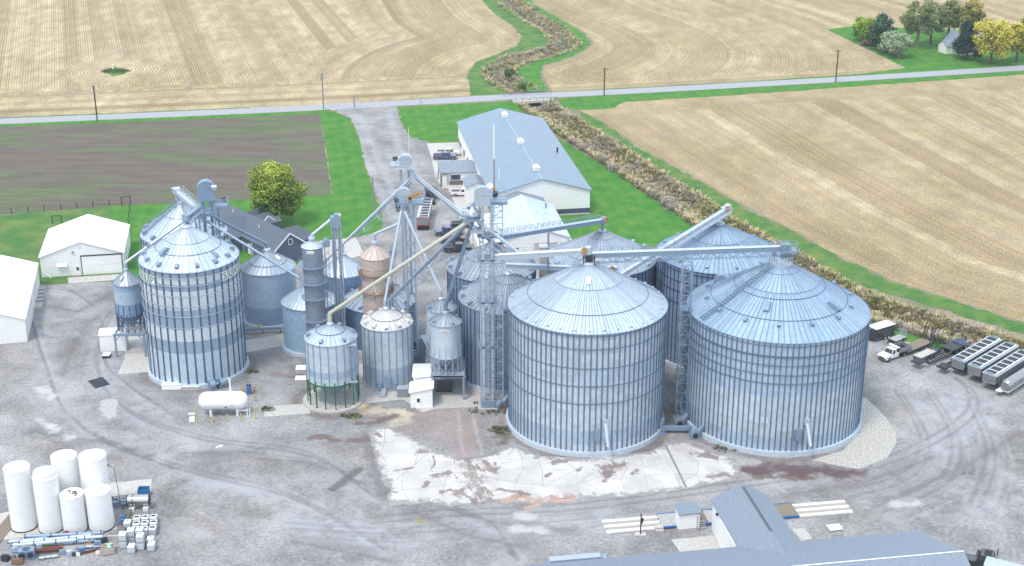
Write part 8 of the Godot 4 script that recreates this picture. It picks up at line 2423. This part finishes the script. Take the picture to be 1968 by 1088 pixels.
func build_plants():
	leaf_mat()
	tree("broad_tree", "yellow green broad tree standing alone on the lawn behind the house", Vector3(-50.94, 0, -296.68), 13.6, 6.3, 2.0, [Color(0.035, 0.075, 0.018), Color(0.10, 0.17, 0.025), Color(0.29, 0.32, 0.045)], 5200, 0.36, {"blobs": 26, "trunk": 0.5})
	var grp := "farmstead trees across the road"
	var far := [
		["round bright green tree at the left end of the farmstead", Vector3(117.31, 0, -478.04), 7.6, 5.0, 0.8, [Color(0.05, 0.11, 0.02), Color(0.10, 0.20, 0.03), Color(0.22, 0.27, 0.04)], 1500, 0.55, {"blobs": 14}],
		["dense dark blue green tree overlapping the round bright one", Vector3(119.56, 0, -464.1), 11.5, 4.6, 0.9, [Color(0.02, 0.05, 0.03), Color(0.04, 0.085, 0.045), Color(0.06, 0.11, 0.05)], 2200, 0.5, {"blobs": 16}],
		["pale grey green willow in front, left one of two stems", Vector3(120.65, 0, -458.14), 7.6, 3.5, 0.8, [Color(0.10, 0.15, 0.09), Color(0.19, 0.24, 0.15), Color(0.24, 0.29, 0.19)], 1300, 0.45, {"blobs": 12, "bark": "bark_pale"}],
		["pale grey green willow in front, right one on a thin trunk", Vector3(122.38, 0, -453.05), 8.0, 4.0, 1.6, [Color(0.11, 0.16, 0.10), Color(0.20, 0.25, 0.16), Color(0.25, 0.30, 0.20)], 1400, 0.45, {"blobs": 12, "bark": "bark_pale"}],
		["tallest open crowned tree with forked pale trunks", Vector3(131.79, 0, -467.13), 16.5, 6.8, 3.5, [Color(0.05, 0.085, 0.035), Color(0.13, 0.17, 0.07), Color(0.20, 0.22, 0.09)], 1300, 0.45, {"blobs": 24, "blob": 0.66, "open": true, "trunk": 0.6, "bark": "bark_pale"}],
		["tall grey green tree right of the forked one", Vector3(137.85, 0, -473.31), 14.5, 4.6, 3.5, [Color(0.06, 0.09, 0.045), Color(0.12, 0.16, 0.075), Color(0.17, 0.20, 0.09)], 1100, 0.45, {"blobs": 18, "blob": 0.75, "open": true}],
		["tall olive tree behind the farmhouse gable", Vector3(146.34, 0, -482.85), 13.5, 5.0, 3.0, [Color(0.06, 0.09, 0.035), Color(0.14, 0.17, 0.06), Color(0.21, 0.22, 0.08)], 1200, 0.45, {"blobs": 20, "blob": 0.75, "open": true}],
		["olive tree with a yellow and rusty top behind the dark conifer", Vector3(151.45, 0, -476.45), 14.5, 4.4, 3.0, [Color(0.06, 0.08, 0.03), Color(0.16, 0.16, 0.05), Color(0.28, 0.23, 0.06)], 1500, 0.5, {"blobs": 16, "blob": 0.9}],
		["dark conifer hiding the right side of the farmhouse", Vector3(143.38, 0, -451.61), 13.0, 5.6, 0.7, [Color(0.012, 0.03, 0.026), Color(0.022, 0.05, 0.04), Color(0.03, 0.06, 0.045)], 2600, 0.42, {"blobs": 20, "conic": true}],
		["big yellow autumn tree by the road at the farmstead", Vector3(148.94, 0, -444.54), 14.5, 6.8, 2.4, [Color(0.17, 0.17, 0.03), Color(0.36, 0.31, 0.05), Color(0.40, 0.36, 0.07)], 1700, 0.5, {"blobs": 22, "blob": 0.95, "open": true}],
		["yellow green tree at the far right edge beside the road", Vector3(157.77, 0, -447.34), 13.0, 4.8, 2.5, [Color(0.12, 0.15, 0.03), Color(0.28, 0.27, 0.05), Color(0.40, 0.36, 0.06)], 1400, 0.5, {"blobs": 15, "blob": 0.9, "open": true}],
		["green tree cut by the right edge behind the yellow ones", Vector3(168.81, 0, -464.85), 13.0, 5.0, 2.0, [Color(0.05, 0.09, 0.025), Color(0.12, 0.17, 0.04), Color(0.2, 0.24, 0.05)], 1400, 0.5, {"blobs": 14}],
	]
	for f in far:
		var o: Dictionary = f[8]
		o["group"] = grp
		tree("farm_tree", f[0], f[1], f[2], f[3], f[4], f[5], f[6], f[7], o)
	tree("shrub", "low red brown shrub under the dense dark tree", Vector3(116.57, 0, -470.2), 2.2, 2.6, 0.1, [Color(0.09, 0.05, 0.04), Color(0.15, 0.09, 0.07), Color(0.17, 0.11, 0.08)], 260, 0.4, {"blobs": 6, "trunk": 0.1, "category": "shrub"})
	tree("shrub", "dark round shrub on the bank of the far creek", Vector3(-0.78, 0, -429.04), 2.4, 1.8, 0.1, [Color(0.03, 0.06, 0.02), Color(0.06, 0.1, 0.03), Color(0.08, 0.13, 0.04)], 300, 0.35, {"blobs": 6, "trunk": 0.1, "category": "shrub"})
	tree("shrub", "small dark shrub beside the creek near the bridge", Vector3(2.73, 0, -413.27), 1.8, 1.4, 0.1, [Color(0.03, 0.06, 0.02), Color(0.06, 0.1, 0.03), Color(0.08, 0.13, 0.04)], 220, 0.32, {"blobs": 5, "trunk": 0.08, "category": "shrub"})

	# dry grass and bare brush in the ditch
	var g := RandomNumberGenerator.new()
	g.seed = 99
	var tuft := MB.new()
	for k in 14:
		var a := g.randf() * TAU
		var d := Vector3(cos(a), 0, sin(a))
		var s := Vector3(-d.z, 0, d.x) * g.randf_range(0.03, 0.07)
		var p := d * g.randf() * 0.25
		var top := p + d * g.randf_range(0.15, 0.6) + UP * g.randf_range(0.5, 1.0)
		tuft.col = Color.WHITE * g.randf_range(0.7, 1.0)
		tuft.tri(p - s, p + s, top)
		tuft.quad(p.lerp(top, 0.6) - s * 1.6, p.lerp(top, 0.6) + s * 1.6, top + s, top - s)
	var twig := MB.new()
	for k in 46:
		var d := Vector3(g.randfn(), absf(g.randfn()) * 0.9 + 0.25, g.randfn()).normalized()
		var e := d * g.randf_range(0.5, 1.0)
		var s := d.cross(Vector3(g.randfn(), g.randfn(), g.randfn())).normalized() * g.randf_range(0.02, 0.05)
		twig.col = Color.WHITE * g.randf_range(0.6, 1.0)
		twig.tri(-s * 1.5, s * 1.5, e)
		for j in 2:
			var q := e * g.randf_range(0.5, 1.0)
			var f := (d + Vector3(g.randfn(), g.randfn(), g.randfn()) * 0.7).normalized() * 0.28
			var u := f.cross(UP).normalized() * g.randf_range(0.03, 0.06)
			twig.quad(q - u, q + u, q + f + u * 0.5, q + f - u * 0.5)
	var tm := tuft.mesh()
	var bm := twig.mesh()
	var tp := []
	var tc := []
	var bp := []
	var bc := []
	var clump := FastNoiseLite.new()
	clump.frequency = 0.035
	clump.seed = 12
	var along := 0.0
	var start := 0
	for i in ditch.size() - 1:
		var a := ditch[i]
		var b := ditch[i + 1]
		var near: bool = a.y > -402.0
		var l := a.distance_to(b)
		var side := (b - a).normalized().orthogonal()
		var n := int(l * (34.0 if near else 11.0))
		for k in n:
			var off := g.randf_range(-1, 1) * (5.0 if near else 5.4)
			var p := a.lerp(b, g.randf()) + side * off
			if absf(off) < 0.9 and not near: continue
			if p.distance_to(Vector2(5.18, -403.13)) < 8.0: continue
			var z := clump.get_noise_2dv(p)
			var y := bed(p)
			var r := g.randf()
			if near and (z > 0.02 and r < 0.42) or (not near and r < 0.10):
				var h := g.randf_range(0.8, 1.9) * (0.8 + z)
				bp.append(Transform3D(Basis(UP, g.randf() * TAU).scaled(Vector3(h * 0.9, h * 0.8, h * 0.9)), Vector3(p.x, y, p.y)))
				var c := Color(0.27, 0.235, 0.215).lerp(Color(0.36, 0.32, 0.29), g.randf())
				if g.randf() < 0.15: c = Color(0.14, 0.17, 0.08)
				bc.append(c * g.randf_range(1.0, 1.5))
			else:
				var h := g.randf_range(0.7, 1.6) * (1.0 if near else 0.75)
				tp.append(Transform3D(Basis(UP, g.randf() * TAU).scaled(Vector3(h * 1.3, h, h * 1.3)), Vector3(p.x, y, p.y)))
				var c := Color(0.46, 0.38, 0.24).lerp(Color(0.36, 0.31, 0.20), g.randf())
				if z < -0.1 and g.randf() < 0.5: c = Color(0.25, 0.26, 0.11)
				elif g.randf() < 0.14: c = Color(0.17, 0.22, 0.08)
				tc.append(c * g.randf_range(1.25, 1.75))
	scatter("dry_grass", "tall dry tan grass filling the winding ditch", tm, M.leaf, tp, tc)
	scatter("brush", "grey bare brush growing in the ditch", bm, M.leaf, bp, bc)
	# weeds at the foot of bins
	var wp := []
	var wc := []
	for w in [[Vector2(-3.81, -206.88), 2.2, 60], [Vector2(-4.52, -209.46), 1.2, 20], [Vector2(-1.77, -200.14), 1.6, 50], [Vector2(33.13, -194.41), 2.0, 40], [Vector2(-25.64, -204.89), 1.2, 26], [Vector2(-39.15, -207.25), 1.0, 24], [Vector2(-44.17, -221.35), 1.0, 20], [Vector2(-120.93, -434.99), 3.0, 160]]:
		for k in int(w[2]):
			var p: Vector2 = w[0] + Vector2.from_angle(g.randf() * TAU) * sqrt(g.randf()) * w[1] * Vector2(1.5, 0.7)
			var h := g.randf_range(0.2, 0.5)
			wp.append(Transform3D(Basis(UP, g.randf() * TAU).scaled(Vector3(h * 1.4, h, h * 1.4)), Vector3(p.x, 0.03, p.y)))
			wc.append(Color(0.09, 0.125, 0.045).lerp(Color(0.24, 0.21, 0.12), g.randf()))
	scatter("weeds", "scattered weeds at the feet of the bins and in the field spot", tm, M.leaf, wp, wc)
